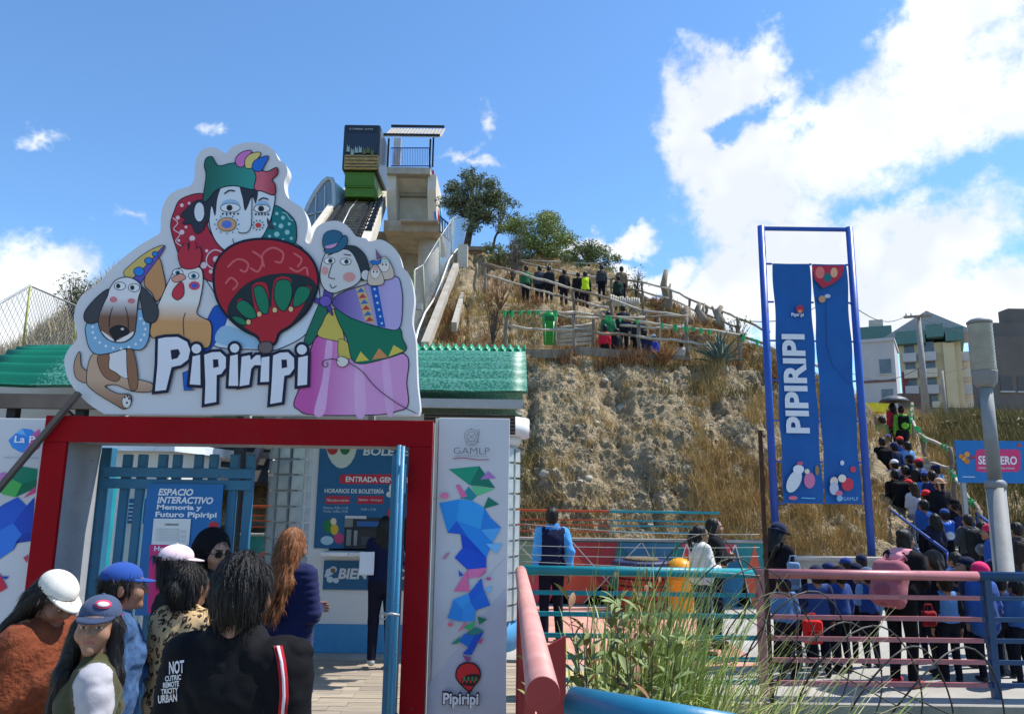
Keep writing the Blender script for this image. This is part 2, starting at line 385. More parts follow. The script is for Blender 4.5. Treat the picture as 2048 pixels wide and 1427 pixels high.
# slope to the right of the steps, and the slope behind the entrance on the left
def loft(name, lines, px0, px1, m, nx=60, sub=8, amp=.25):
    pxs = np.linspace(px0, px1, nx); L_ = []
    for (Y, z) in lines: L_.append(np.array([((ray(px, 950)*float(Y/ray(px, 950).y)).x, Y, z if not isinstance(z, tuple) else float(np.interp(px, *z))) for px in pxs]))
    rr = []
    for a, b in zip(L_[:-1], L_[1:]):
        for j in range(sub): t = j/sub; rr.append(a*(1-t)+b*t)
    rr.append(L_[-1]); V_ = np.array(rr); V_[..., 2] += (fbm(V_[..., 0]*.5, V_[..., 1]*.5, None, 5)-.47)*amp*2
    n0, n1 = V_.shape[:2]; ii = np.arange(n0*n1).reshape(n0, n1)
    tag(link_mesh(name, np_mesh(name, V_.reshape(-1, 3), np.stack([ii[:-1, :-1], ii[:-1, 1:], ii[1:, 1:], ii[1:, :-1]], -1).reshape(-1, 4), [m])), kind='structure')
    return V_
SL = loft('slope', [(13.7, -.12), (17.6, .45), (23.5, 2.75), (30, 4.3), (42, 6.2), (60, 8.6), (140, 16)], 1700, 2500, earth)
LH = loft('hillside', [(16, 1.0), (20, ([-400, 0, 200, 800], [2.6, 3.6, 5.2, 6])), (25, ([-400, 0, 200, 500, 800], [4.8, 6.3, 9.0, 8, 6.5])), (33, ([-400, 0, 200, 500, 800], [4, 6, 11, 9, 7])), (60, 2)], -500, 780, earth, 70, 10, .3)
# ================================================================== walls and railings at the foot of the hill
def railing(name, label, A, B, top_r, zt, bars, m, posts=(), bar_r=.016, grp=None, pr=.035, square=False, pz=0.0):
    A = Vector(A); B = Vector(B); t = thing(name, label, 'railing', (A.x, A.y, pz), 0, grp)
    up = Vector((0, 0, zt)); d = (B-A)
    b = MB()
    if square: b.bar(A+up, B+up, top_r*2, top_r*2)
    else: b.tube([A+up, A+up+d*.5, B+up], top_r, 16)
    b.build('top_rail', m, t, .006 if square else 0)
    for z in bars:
        b = MB()
        if square: b.bar(A+Vector((0, 0, z)), B+Vector((0, 0, z)), bar_r*2, bar_r*2)
        else: b.bar(A+Vector((0, 0, z)), B+Vector((0, 0, z)), bar_r*2, bar_r*2.6)
        b.build('bar', m, t)
    for f in posts:
        q_ = A+d*f; b = MB(); b.box2((q_.x-pr, q_.y-pr-.002, pz), (q_.x+pr, q_.y+pr+.002, zt-top_r*.6)); b.build('post', m, t, .005)
    return t
teal = paint('teal_rail_paint', (18, 140, 150)); pinkp = paint('pink_rail_paint', (178, 112, 116), .4); bluep = paint('steel_blue_paint', (38, 74, 112), .4)
orangep = paint('orange_rail_paint', (196, 84, 44)); 
bz = [.93, .73, .53, .33, .12]
railing('railing', 'teal pipe railing with thin bars behind the tall reeds', (.12, 7.7, 0), (2.43, 7.7, 0), .047, 1.14, bz, teal, (.0,))
railing('railing', 'pink pipe railing section in front of the waiting schoolchildren', (2.44, 7.7, 0), (4.66, 7.72, 0), .047, 1.14, bz, pinkp, (.02,))
railing('railing', 'dark blue pipe railing section at the right edge by the lamp post', (4.665, 7.72, 0), (8.5, 7.76, 0), .047, 1.14, bz, bluep, (.02, .6))
zt1 = P(1212, 1022, 13.6).z
railing('railing', 'orange square-tube railing on top of the mural wall', (-4.8, 13.62, 1.1), (1.76, 13.62, 1.1), .022, zt1-1.1, [.13, .24, .33], orangep, (.33, .66), .012, None, .022, True, 1.08)
for o in [x for x in C.objects if x.type == 'MESH' and x.parent and 'orange' in x.parent.get('label', '')]:
    pass
railing('railing', 'teal square-tube railing on top of the mural wall', (1.765, 13.62, 1.1), (3.74, 13.62, 1.1), .022, zt1-1.1, [.13, .24, .33], paint('teal_square_tube', (40, 150, 160)), (.01, .99), .012, None, .022, True, 1.08)
# mural wall
t = thing('mural_wall', 'low wall painted with coloured triangles at the foot of the hill', 'wall', (0, 13.6, 0))
b = MB(); b.box2((-5, 13.5, 0), (4.5, 13.7, 1.08)); b.build('wall_body', paint('mural_teal', (40, 128, 128), .7), t)
b = MB(); b.box2((-5, 13.46, 1.082), (4.5, 13.72, 1.12)); b.build('coping', conc, t)
mur = [paint('mural_%d' % i, c, .7) for i, c in enumerate([(206, 92, 66), (226, 124, 66), (46, 150, 128), (30, 104, 140), (196, 70, 90), (120, 150, 120), (170, 60, 60), (60, 120, 150)])]
tri = [(-5, -3.2, -4.1, 0), (-3.1, -1.4, -2.4, 4), (-1.3, .3, -.6, 1), (.2, 1.15, .3, 4), (.7, 2.05, 1.1, 0), (1.3, 2.35, 2.3, 2), (2.3, 2.9, 2.32, 4), (2.75, 3.45, 3.1, 1), (3.5, 4.2, 3.95, 3), (3.95, 4.48, 4.3, 0)]
for i, (x0, x1, xa, ci) in enumerate(tri):
    b = MB(); b.prism([(x0, 13.498, .02), (x1, 13.498, .02), (xa, 13.498, 1.06)], (0, -.004, 0)); b.build('painted_triangle', mur[ci], t)
for i, (x0, x1, xa, ci) in enumerate([(-.8, .8, .1, 5), (1.0, 1.9, 1.7, 6), (1.9, 2.9, 2.6, 7), (3.0, 4.0, 3.4, 4), (-3.6, -2.2, -3.0, 7)]):
    b = MB(); b.prism([(x0, 13.49, 1.06), (x1, 13.49, 1.06), (xa, 13.49, .2)], (0, -.004, 0)); b.build('painted_triangle', mur[ci], t)
for (xa, xb) in ((.1, 1.15), (.3, -.6), (1.1, 2.05), (2.3, 1.3), (2.32, 2.9), (3.1, 2.75), (3.1, 3.45), (3.95, 4.2), (3.95, 3.5)):
    b = MB(); b.bar((xa, 13.48, 1.06), (xb, 13.48, .04), .018, .004, (0, 1, 0)); b.build('white_line', paint('line_white', (220, 214, 200), .7), t)
t = thing('retaining_wall', 'grey concrete retaining wall below the blue banner', 'wall', (5.6, 13.6, 0))
b = MB(); b.box2((4.52, 13.52, 0), (7.3, 13.72, .80)); b.build('wall_body', conc_d, t)
b = MB(); b.box2((4.52, 13.49, .802), (7.3, 13.75, .86)); b.build('coping', conc, t)
for i, (x0, x1, xa, ci) in enumerate([(4.55, 5.0, 4.6, 4), (5.1, 5.9, 5.5, 5), (6, 6.8, 6.5, 5)]):
    b = MB(); b.prism([(x0, 13.515, .02), (x1, 13.515, .02), (xa, 13.515, .76)], (0, -.004, 0)); b.build('painted_triangle', mat('faded_%d' % ci, (.30, .25, .22) if ci == 4 else (.25, .26, .23), .85, .2), t)
# steps with the crowd
def step_line(Y): return Vector((float(np.interp(Y, [13.3, 23.7, 26], [8.15, 12.0, 12.4])), Y, float(np.interp(Y, [13.4, 17.6, 23.5], [0, .72, 3.1]))))
t = tag(thing('stairs', None, None, (10, 18, 0)), kind='structure')
wood_d = mat('weathered_wood', (.16, .125, .09), .85, col2=(.34, .285, .22), scale=5, bump=.5, bscale=30, stretch=(1, 1, .25), det=6, spec=.15)
wood_l = mat('pale_wood', (.36, .31, .24), .85, col2=(.62, .56, .46), scale=6, bump=.5, bscale=30, det=6, spec=.15)
for i in range(19):
    Y0 = 13.5+i*.56; p = step_line(Y0+.28); dx = .37
    b = MB(); b.prism([(p.x-1.0, Y0-.02, p.z-.3), (p.x+.95, Y0-.02, p.z-.3), (p.x+.95+dx*.6, Y0+.62, p.z-.3), (p.x-1.0+dx*.6, Y0+.62, p.z-.3)], (0, 0, .29)); s_ = b.build('step', conc, t)
    b = MB(); b.bar((p.x-1.02, Y0-.03, p.z-.045), (p.x+.97, Y0-.03, p.z-.045), .06, .1); b.build('step_edge', wood_d, s_)
hr = paint('blue_handrail', (24, 70, 150))
def handrail(label, pts, drop, m=hr):
    t = thing('handrail', label, 'handrail', pts[0]-Vector((0, 0, drop)))
    b = MB(); b.tube(pts, .028, 8); b.build('rail', m, t)
    for p in (pts[0], pts[-1]): b = MB(); b.tube([p, p-Vector((0, 0, drop))], .024, 8); b.build('post', m, t)
    b = MB(); b.tube([p-Vector((0, 0, drop*.5)) for p in pts], .016, 6); b.build('lower_bar', m, t)
handrail('blue steel handrail running up the left side of the crowded steps', [P(1768, 1009, 17.6), P(1894, 1103, 13.6)], .85)
handrail('blue steel handrail on the right side of the crowded steps', [P(1953, 1025, 15.5), P(2000, 1062, 13.7)], .85)
# ================================================================== log fences on the hill
rib_m = mat('green_ribbon', srgb(40, 170, 90), .5, .3, 9)
def log(b, p, q_, r, seed=0):
    random.seed(seed); p = Vector(p); q_ = Vector(q_); n = 4; pts = []
    for i in range(n+1):
        v = p.lerp(q_, i/n)
        if 0 < i < n: v += Vector((random.uniform(-1, 1), random.uniform(-1, 1), random.uniform(-1, 1)))*r*.7
        pts.append(v)
    b.tube(pts, [r*random.uniform(.82, 1.15) for _ in pts], 7)
def log_fence(label, posts, rails, r=.042, pr=.05, ml=wood_l, mp=wood_d):
    """posts: (px, y_top, y_foot, Y); rails: lists of (px, py, Y)"""
    t = thing('log_fence', label, 'fence', P(posts[0][0], posts[0][2], posts[0][3]))
    for i, (px, y0, y1, Y) in enumerate(posts):
        a = P(px, y0, Y); f = P(px, y1+8, Y); f.x = a.x+random.uniform(-.04, .04); b = MB(); log(b, f, a, pr, i+int(px)); b.build('post', mp, t)
    for j, rl in enumerate(rails):
        for i in range(len(rl)-1):
            b = MB(); log(b, P(*rl[i]), P(*rl[i+1]), r*(.9 if j else 1), i*7+j); b.build('rail', ml if (i+j) % 3 else wood_d, t)
    return t
fa = log_fence('long log fence with green ribbons along the front terrace edge', [(1012, 625, 694, 19.05), (1147, 624, 716, 19.05), (1277, 640, 713, 19.05), (1373, 636, 710, 19.05), (1479, 662, 715, 19.1), (1600, 712, 790, 19.6), (1690, 752, 832, 20.4)],
          [[(1003, 624, 19), (1080, 622, 19), (1147, 624, 19), (1188, 629, 19), (1277, 643, 19), (1373, 656, 19), (1479, 670, 19.05), (1530, 688, 19.3), (1600, 716, 19.6), (1700, 762, 20.4)],
           [(1017, 651, 19), (1065, 657, 19), (1147, 660, 19), (1270, 671, 19), (1373, 684, 19), (1420, 690, 19)]])
for i in range(26):
    px = random.uniform(1005, 1530); py = float(np.interp(px, [1003, 1147, 1277, 1479, 1530], [624, 624, 643, 670, 688])); p = P(px, py, 18.93); b = MB()
    w = random.uniform(.02, .06); h = random.uniform(.04, .16); b.prism([p+Vector((-w, 0, .05)), p+Vector((w, 0, .04)), p+Vector((w*.4, 0, -h)), p+Vector((0, 0, -h*.4)), p+Vector((-w*.6, 0, -h*.8))], (.02, .02, 0)); b.build('ribbon', rib_m, fa)
log_fence('pale log fence at the back of the front terrace', [(1113, 632, 688, 20.3), (1188, 633, 690, 20.3), (1316, 630, 700, 20.3), (1373, 628, 705, 20.3)], [[(1113, 629, 20.2), (1130, 634, 20.2), (1200, 634, 20.2), (1290, 634, 20.2), (1373, 632, 20.2)], [(1240, 650, 20.2), (1320, 655, 20.2), (1373, 652, 20.2)]])
log_fence('steep log fence sloping down the middle path on the hill', [(953, 528, 575, 26.8), (971, 524, 580, 26.2), (1147, 577, 622, 24.3), (1222, 598, 630, 23.2), (1287, 618, 645, 22)], [[(969, 526, 26.2), (1030, 543, 25.6), (1090, 560, 25), (1147, 578, 24.3), (1222, 598, 23.2), (1287, 622, 22), (1373, 634, 21)], [(971, 549, 26.2), (1045, 570, 25.4), (1110, 590, 24.7), (1175, 606, 24), (1222, 618, 23.2)]], .045, .06)
log_fence('log fence along the crest path with the dead trunks', [(1157, 548, 580, 29), (1222, 556, 596, 28), (1284, 562, 608, 27.3), (1341, 578, 620, 26.5), (1379, 596, 625, 26), (1412, 610, 640, 25.6), (1444, 622, 650, 25.2), (1475, 636, 668, 24.8)], [[(1034, 521, 30.5), (1099, 538, 29.8), (1157, 550, 29), (1222, 557, 28), (1284, 564, 27.3), (1338, 578, 26.5), (1379, 598, 26), (1414, 612, 25.6), (1444, 622, 25.2), (1480, 638, 24.8), (1540, 664, 24.2)], [(1099, 560, 29.8), (1157, 569, 29), (1222, 574, 28), (1284, 582, 27.3), (1345, 600, 26.5), (1414, 630, 25.6), (1475, 654, 24.8)]])
log_fence('pale log fence below the bushes at the top of the hill', [(1092, 523, 548, 33), (1125, 524, 550, 33), (1154, 525, 550, 33), (1181, 526, 550, 33)], [[(1036, 520, 33), (1092, 523, 33), (1154, 526, 33), (1181, 526, 33), (1200, 532, 33)], [(1080, 536, 33), (1125, 538, 33), (1190, 541, 33)]], .05, .045)
log_fence('ribboned log fence on the right edge of the steps', [(1824, 806, 868, 23.5), (1844, 868, 905, 21.5), (1900, 893, 950, 18.5), (1906, 943, 1010, 17.2), (1959, 1020, 1075, 15.2)], [[(1824, 806, 23.5), (1821, 836, 22.6), (1844, 872, 21.5), (1900, 897, 18.5)], [(1862, 925, 20), (1900, 935, 18.5)], [(1904, 942, 17.4), (1930, 985, 16.3), (1959, 1024, 15.2)]], .045)
for i in range(20):
    tt_ = random.random(); pts = [(1824, 806, 23.4), (1821, 836, 22.5), (1844, 872, 21.4), (1900, 897, 18.4), (1904, 942, 17.3), (1930, 985, 16.2), (1959, 1024, 15.1)]
    k = random.choice([0, 1, 1, 2, 2, 2, 4, 5]); a, c = pts[k], pts[k+1]; p = P(*[a[j]+(c[j]-a[j])*tt_ for j in range(3)]); w = random.uniform(.04, .09); h = random.uniform(.06, .18); b = MB()
    b.prism([p+Vector((-w, 0, .05)), p+Vector((w, 0, .04)), p+Vector((w*.4, 0, -h)), p+Vector((-w*.6, 0, -h*.8))], (.02, .02, 0))
    fr = [o for o in C.objects if o.get('label', '').startswith('ribboned log')][0]; b.build('ribbon', rib_m, fr)
# stacked logs, stakes, dead trunks
t = thing('log_wall', 'stacked pale log retaining wall beside the green bin', 'log wall', P(1150, 690, 20.6))
for i in range(8):
    b = MB(); a = P(1113, 689-i*4.6, 20.55); c = P(1188, 686-i*4.9, 20.5); log(b, a, c+Vector((0, 0, .08*(i % 2))), .045, i); b.build('log', wood_l, t)
t = thing('plank_edge', 'long weathered planks edging the front terrace', 'planks', P(1150, 705, 18.9))
for a, c in (((1052, 703), (1145, 703)), ((1147, 696), (1285, 708)), ((1150, 704), (1300, 716)), ((1060, 711), (1140, 712)), ((1290, 712), (1380, 716))):
    b = MB(); b.bar(P(*a, 18.95), P(*c, 18.9), .05, .12); b.build('plank', wood_d, t)
t = thing('stake_fence', 'row of short pale stakes beside the upper path', 'fence', P(1250, 606, 25.5))
for i in range(13):
    px = 1222+i*4.6; b = MB(); b.tube([P(px, 612, 25.4), P(px, 590+i*.6+random.uniform(-2, 2), 25.4)], [.05, .04], 6); b.build('stake', wood_l, t)
def trunk(label, px, y0, y1, Y, r, forks):
    t = thing('dead_trunk', label, 'tree trunk', P(px, y1, Y)); b = MB(); f = P(px, y1+6, Y); a = P(px+forks[0], y0, Y)
    b.tube([f, f.lerp(a, .3)+Vector((.08, 0, 0)), f.lerp(a, .65)-Vector((.1, 0, 0)), a], [r*1.25, r, r*.75, r*.45], 8); b.build('trunk', wood_d, t)
    for (dx, dy, s) in forks[1]:
        b = MB(); m = f.lerp(a, s); e = P(px+dx, dy, Y); b.tube([m, m.lerp(e, .5)+Vector((0, 0, -.05)), e], [r*.55, r*.4, r*.2], 6); b.build('limb', wood_d, t)
trunk('tall bare forked trunk standing on the ridge', 1333, 540, 620, 26.8, .17, (-1, [(8, 567, .4), (-9, 608, .1)]))
trunk('short dark stump beside the crest fence', 1372, 612, 642, 25.7, .2, (2, [(9, 618, .5)]))
trunk('twin-limbed dark stump right of the crest fence posts', 1402, 606, 640, 25.4, .16, (-3, [(7, 606, .3)]))
trunk('low dark stump with raised limbs at the end of the ridge', 1434, 612, 645, 25, .17, (9, [(-10, 612, .35), (-3, 618, .5)]))
# green bin
t = thing('waste_bin', 'bright green plastic waste bin behind the log fence', 'bin', P(1098, 690, 20.2))
gb = mat('green_plastic', srgb(24, 150, 60), .4, .1)
p = P(1098, 688, 20.2); b = MB(); b.lathe(p, [(.15, 0), (.19, .62), (.2, .64), (.2, .8), (.17, .86), (.08, .9)], 16); b.build('bin_body', gb, t)
b = MB(); b.box2(p+Vector((-.13, -.225, .62)), p+Vector((.13, -.19, .76))); b.build('flap', mat('dark_green_plastic', srgb(12, 90, 40), .5), t, .01)
for s in (-1, 1): b = MB(); b.tube([p+Vector((s*.1, -.21, 0)), p+Vector((s*.12, -.215, .6))], .008, 6); b.build('wire', mat('pale_metal', (.6, .6, .6), .4, metal=.8), t)
# plaza furniture
t = thing('planter', 'red slatted planter with a navy rim by the mural wall', 'planter', G(1283, 1192))
p = G(1283, 1192); p.y = 12.6; p = Vector((p.x*12.6/G(1283, 1192).y, 12.6, 0))
navy = paint('navy_paint', (44, 52, 92)); redp = paint('faded_red_paint', (158, 44, 42))
b = MB(); b.lathe(p, [(.44, .68), (.47, .7), (.47, .82), (.44, .84)], 10, False); b.build('rim', navy, t)
b = MB(); b.lathe(p, [(.36, 0), (.36, .679)], 10, False); b.build('core', paint('dark_core', (60, 24, 24)), t)
for i in range(6): b = MB(); b.lathe(p+Vector((0, 0, .03+i*.11)), [(.39, 0), (.39, .085)], 10, False); b.build('slat', redp, t)
b = MB(); b.lathe(p+Vector((0, 0, .842)), [(.3, 0), (.26, .04)], 12); b.build('soil_mound', soil, t)
t = thing('waste_bin', 'yellow dome-topped swing bin beside the red planter', 'bin', (3.05, 12.5, 0))
yb = mat('yellow_plastic', srgb(236, 156, 16), .4, .08); p = Vector(((P(1361, 1180, 12.4)).x, 12.4, 0)); t.location = p; t['_b'] = list(p)
b = MB(); b.lathe(p, [(.17, .04), (.2, .1), (.22, .55), (.23, .56), (.23, .6)], 20); b.build('bin_body', yb, t)
b = MB(); b.lathe(p+Vector((0, 0, .6)), [(.228, 0), (.225, .12), (.19, .22), (.11, .28), (.03, .3)], 20); b.build('hood', yb, t)
b = MB(); b.box2(p+Vector((-.15, -.238, .62)), p+Vector((.15, -.1, .76))); b.build('opening', mat('bin_dark', (.01, .01, .01), .8), t, .02)
# ================================================================== funicular station on the hill
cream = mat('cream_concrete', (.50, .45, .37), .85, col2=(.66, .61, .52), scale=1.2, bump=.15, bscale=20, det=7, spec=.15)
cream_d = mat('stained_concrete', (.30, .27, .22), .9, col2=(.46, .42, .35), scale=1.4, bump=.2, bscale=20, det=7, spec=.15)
steel_d = mat('dark_steel', (.03, .03, .035), .5, .3, metal=.5)
YS = 42.0
def pz(px, py, Y=YS): return P(px, py, Y)
def slab(b, x0, y0, x1, y1, Y0, Y1):
    """box filling a pixel rectangle at depth Y0, reaching back to Y1"""
    a = P(x0, y0, Y0); c = P(x1, y1, Y0); b.box2((a.x, Y0, c.z), (c.x, Y1, a.z))
t = thing('station', 'concrete hilltop station with balcony, column and slatted canopy', 'station', pz(820, 540))
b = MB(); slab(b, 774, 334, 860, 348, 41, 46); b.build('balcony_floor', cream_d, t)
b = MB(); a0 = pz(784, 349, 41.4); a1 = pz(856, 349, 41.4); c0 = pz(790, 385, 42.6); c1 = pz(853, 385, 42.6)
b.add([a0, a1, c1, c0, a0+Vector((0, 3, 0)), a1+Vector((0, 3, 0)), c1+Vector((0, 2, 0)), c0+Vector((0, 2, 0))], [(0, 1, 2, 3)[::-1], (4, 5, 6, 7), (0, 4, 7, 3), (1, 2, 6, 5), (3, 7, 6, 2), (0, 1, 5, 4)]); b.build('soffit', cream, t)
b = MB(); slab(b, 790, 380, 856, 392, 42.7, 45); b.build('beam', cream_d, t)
b = MB(); slab(b, 786, 391, 866, 440, 43, 46); b.build('wall', cream, t)
for x0, x1 in ((775, 789), (856, 870)):
    b = MB(); a = pz(x0, 349, 41.3); c = pz(x1, 440, 41.3); b.prism([(a.x, 41.3, a.z), (a.x, 41.2, a.z-1), (a.x, 42.2, c.z), (a.x, 45, c.z), (a.x, 45, a.z)], (c.x-a.x, 0, 0)); b.build('side_fin', cream, t)
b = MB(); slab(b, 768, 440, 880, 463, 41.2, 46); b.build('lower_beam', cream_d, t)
b = MB(); slab(b, 800, 439, 876, 442, 40.6, 41.2); b.build('ledge', conc, t)
b = MB(); p = pz(856, 540, 43); b.lathe((p.x, p.y, p.z-4), [(.62, 0), (.62, P(856, 463, 43).z-p.z+4)], 24); b.build('column', cream, t)
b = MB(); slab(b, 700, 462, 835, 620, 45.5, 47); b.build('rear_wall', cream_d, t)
cz = pz(778, 247, 42.5); cr_ = pz(864, 250, 42.5); cl = pz(785, 276, 41.2)
for y_, z_ in ((41.12, cl.z+.12), (43.55, cz.z+.33)): can = MB(); can.box2((cz.x-.05, y_, z_), (cr_.x+.65, y_+.1, z_+.14)); can.build('canopy_beam', steel_d, t)
for i in range(17):
    x = cz.x+.05+(cr_.x-cz.x+.6)*i/16; b = MB(); b.bar((x, 41.1, cl.z+.05), (x, 43.6, cz.z+.25), .13, .05); b.build('slat', wood_l, t)
for px, Y in ((779, 41.5), (862, 41.5), (868, 43.5)):
    b = MB(); a = pz(px, 250, Y); f = pz(px, 334, Y); b.box2((a.x-.05, Y-.05, f.z), (a.x+.05, Y+.05, cl.z+.1 if Y < 42 else cz.z)); b.build('post', steel_d, t)
for y_ in (296, 332):
    b = MB(); b.bar(pz(782, y_, 41.2), pz(858, y_, 41.2), .05, .05); b.build('railing_bar', hr, t)
for i in range(24): b = MB(); px = 782+i*76/23; b.bar(pz(px, 296, 41.2), pz(px, 332, 41.2), .022, .022); b.build('baluster', hr, t)
b = MB(); slab(b, 788, 276, 800, 330, 44.5, 44.6); b.build('white_panel', paint('panel_white', (215, 215, 215)), t)
for i, (c, dx) in enumerate([((40, 120, 190), 0), ((196, 50, 60), 3), ((40, 150, 190), 6)]):
    b = MB(); a = pz(860+dx, 330, 42); c_ = pz(872+dx*1.2, 440, 42); b.bar((a.x, 42+dx*.3, a.z), (c_.x, 42+dx*.3, c_.z), .12, .4, (0, 1, 0)); b.build('painted_band', paint('band%d' % i, c), t)
# funicular track and car
T0 = P(714, 402, 42); T1 = P(430, 930, 15.2); dT = (T1-T0).normalized(); side = Vector((1, 0, 0))
t = thing('funicular_track', 'steep dark funicular track on concrete beams climbing to the station', 'track', T1)
for s, w in ((-1.35, .35), (1.35, .45)):
    b = MB(); b.bar(T0+side*s-dT*5+Vector((0, 0, -.5)), T1+side*s+Vector((0, 0, -.5)), w, .9); b.build('concrete_beam', cream, t)
for s in (-.75, .75):
    b = MB(); b.bar(T0+side*s-dT*5, T1+side*s, .12, .16); b.build('rail', steel_d, t)
b = MB(); b.bar(T0-dT*5+Vector((0, 0, -.35)), T1+Vector((0, 0, -.35)), 2.3, .1); b.build('track_bed', mat('track_dark', (.035, .033, .03), .9, .4), t)
n = 46
for i in range(n):
    p = T0.lerp(T1, i/n)+Vector((0, 0, -.12)); b = MB(); b.box(p, (2.0, .16, .12)); b.build('sleeper', wood_d, t)
b = MB(); b.tube([T0+Vector((.1, 0, .15)), T0.lerp(T1, .1)+Vector((-.1, 0, .12)), T0.lerp(T1, .5)], .04, 6); b.build('cable', mat('pale_metal', (.6, .6, .6), .4), t)
for i in range(9):
    p = T0.lerp(T1, i/30); b = MB(); b.prism([p+Vector((1.12, 0, .05)), p+Vector((1.5, 0, .45)), p+Vector((1.5, 0, .05))], dT*.25); b.build('bracket', steel_d, t)
t = thing('funicular_car', 'dark funicular car with log-print band and green chassis', 'car', T0)
carg = mat('car_green', srgb(74, 118, 24), .45, .12); card = mat('car_black', srgb(28, 30, 34), .25, .1, spec=.6); cart = mat('car_glass', (.015, .02, .03), .08, 0, spec=.8)
b = MB(); slab(b, 688, 248, 757, 341, 41.4, 44.6); b.build('body', card, t, .12)
b = MB(); slab(b, 691, 265, 753, 306, 41.36, 41.45); b.build('windscreen', cart, t, .05)
b = MB(); slab(b, 689, 309, 756, 339, 41.33, 41.5); b.build('log_band', mat('log_print', srgb(120, 96, 50), .6, col2=srgb(196, 170, 110), scale=3, stretch=(1, 1, 5)), t, .04)
for k, yy in enumerate((313, 320, 327, 333)):
    b = MB(); b.bar(P(690, yy, 41.3), P(755, yy+1, 41.3), .03, .03); b.build('band_line', card, t)
b = MB(); slab(b, 690, 343, 748, 372, 41.6, 44.2); b.build('chassis', carg, t, .04)
b = MB(); slab(b, 690, 374, 748, 394, 41.3, 44.0); b.build('chassis_lower', carg, t, .04)
b = MB(); slab(b, 693, 371.5, 746, 374.5, 41.2, 41.7); b.build('chassis_ledge', carg, t)
b = MB(); a = P(757, 262, 42); c = P(757, 306, 42); b.box2((a.x+.01, 42.0, c.z), (a.x+.05, 44.4, a.z)); b.build('side_window', cart, t)
for k in range(7):
    p = P(697+k*8, 306-random.uniform(4, 14), 41.32); b = MB(); w = .1; b.prism([p+Vector((-w, 0, -.3)), p+Vector((w, 0, -.3)), p+Vector((w*.6, 0, .1)), p+Vector((0, 0, -.05)), p+Vector((-w*.8, 0, .15))], (0, -.02, 0)); b.build('leaf_decal', print_mat((150, 176, 170) if k < 4 else (96, 110, 60)), t)
put_text('lettering', 'O TURISMO  LA PAZ', P(699, 260, 41.36)+Vector((0, -.03, 0)), (1, 0, 0), (0, 0, 1), .2, print_mat((200, 204, 206)), t, width=1.4)
# glass shelter
t = thing('glass_shelter', 'arched glass shelter beside the funicular track', 'shelter', P(640, 460, 41))
gl = mat('shelter_glass', (.16, .24, .32), .08, .1, spec=.9); fr_m = mat('shelter_frame', (.42, .45, .47), .4, .05, metal=.3)
arch = [(600, 470), (606, 440), (616, 412), (630, 386), (645, 366), (655, 357), (663, 358), (667, 368), (668, 400), (668, 470)]
ap = [P(x, y, 41) for x, y in arch]
b = MB(); b.prism(ap, (0, .05, 0)); b.build('glass', gl, t)
b = MB(); b.tube(ap, .14, 8); b.build('frame', fr_m, t)
b = MB(); top = [P(x, y, 41) for x, y in [(645, 366), (655, 357), (663, 358), (667, 368), (668, 400), (668, 440)]]
vs = top+[p+Vector((.9, 3.4, 0)) for p in top]; n = len(top); b.add(vs, [(i, i+1, i+1+n, i+n) for i in range(n-1)], True); b.build('roof_glass', mat('pale_glass', (.40, .55, .60), .15, .2, 3), t)
for x in (632, 650): b = MB(); b.bar(P(x, 372 if x > 640 else 390, 40.93), P(x-2, 470, 40.93), .07, .07); b.build('mullion', fr_m, t)
b = MB(); b.bar(P(604, 432, 40.93), P(668, 418, 40.93), .07, .07); b.build('mullion', fr_m, t)
# chain-link fences: real wires, one mesh for the net of each
def mesh_fence(name, label, posts, m_post, wire=.012, step=.16, top=None, m_wire=None):
    t = thing(name, label, 'fence', posts[0][1])
    for a, f in posts: b = MB(); b.tube([f, a], .03, 6); b.build('post', m_post, t)
    w = MB()
    for (a0, f0), (a1, f1) in zip(posts[:-1], posts[1:]):
        b = MB(); b.tube([a0, a1], .025, 6); b.build('top_rail', m_wire or m_post, t)
        L_ = (a1-a0).length; H_ = (a0-f0).length; nu = max(2, int(L_/step)); nv = max(2, int(H_/step))
        pt = lambda u, v: (f0.lerp(a0, v)).lerp(f1.lerp(a1, v), u)
        for k in range(-nv, nu+1):
            for s in (0, 1):
                u0, v0, u1, v1 = k/nu, 0, (k+nv)/nu, 1
                if u0 < 0: v0 = -k/nv; u0 = 0
                if u1 > 1: v1 = (nu-k)/nv; u1 = 1
                if v1 <= v0: continue
                A, B = (pt(u0, v0), pt(u1, v1)) if not s else (pt(1-u0, v0), pt(1-u1, v1))
                d = (B-A).normalized(); x = d.cross(Vector((0, 1, 0))).normalized()*wire*.5; yv = x.cross(d)
                w.add([A-x, A+x, A+yv, B-x, B+x, B+yv], [(0, 1, 4, 3), (1, 2, 5, 4), (2, 0, 3, 5)])
    w.build('wire_net', m_wire or m_post, t); return t
galv = mat('galvanised', (.36, .38, .37), .5, .2, metal=.4); ylw = mat('yellow_green_post', (.34, .36, .10), .6, .2)
mesh_fence('chain_link_fence', 'chain-link fence on the grassy slope above the left roof', [(P(-60, 640, 15.5), P(-70, 760, 15.5)), (P(61, 571, 17.5), P(44, 705, 17.5)), (P(152, 611, 21), P(147, 700, 21)), (P(230, 640, 24), P(226, 720, 24))], ylw, .012, .2, m_wire=galv)
mesh_fence('chain_link_fence', 'tall sagging mesh fence down the slope beside the station', [(P(938, 432, 38), P(936, 492, 38)), (P(906, 436, 34), P(900, 530, 34)), (P(879, 476, 30), P(880, 585, 30)), (P(846, 530, 26), P(850, 640, 26)), (P(829, 540, 22), P(826, 690, 22))], mat('greenish_post', (.25, .30, .2), .6, .2), .012, .22, m_wire=galv)
t = thing('hose', 'white hose running down the slope beside the mesh fence', 'hose', P(830, 690, 21))
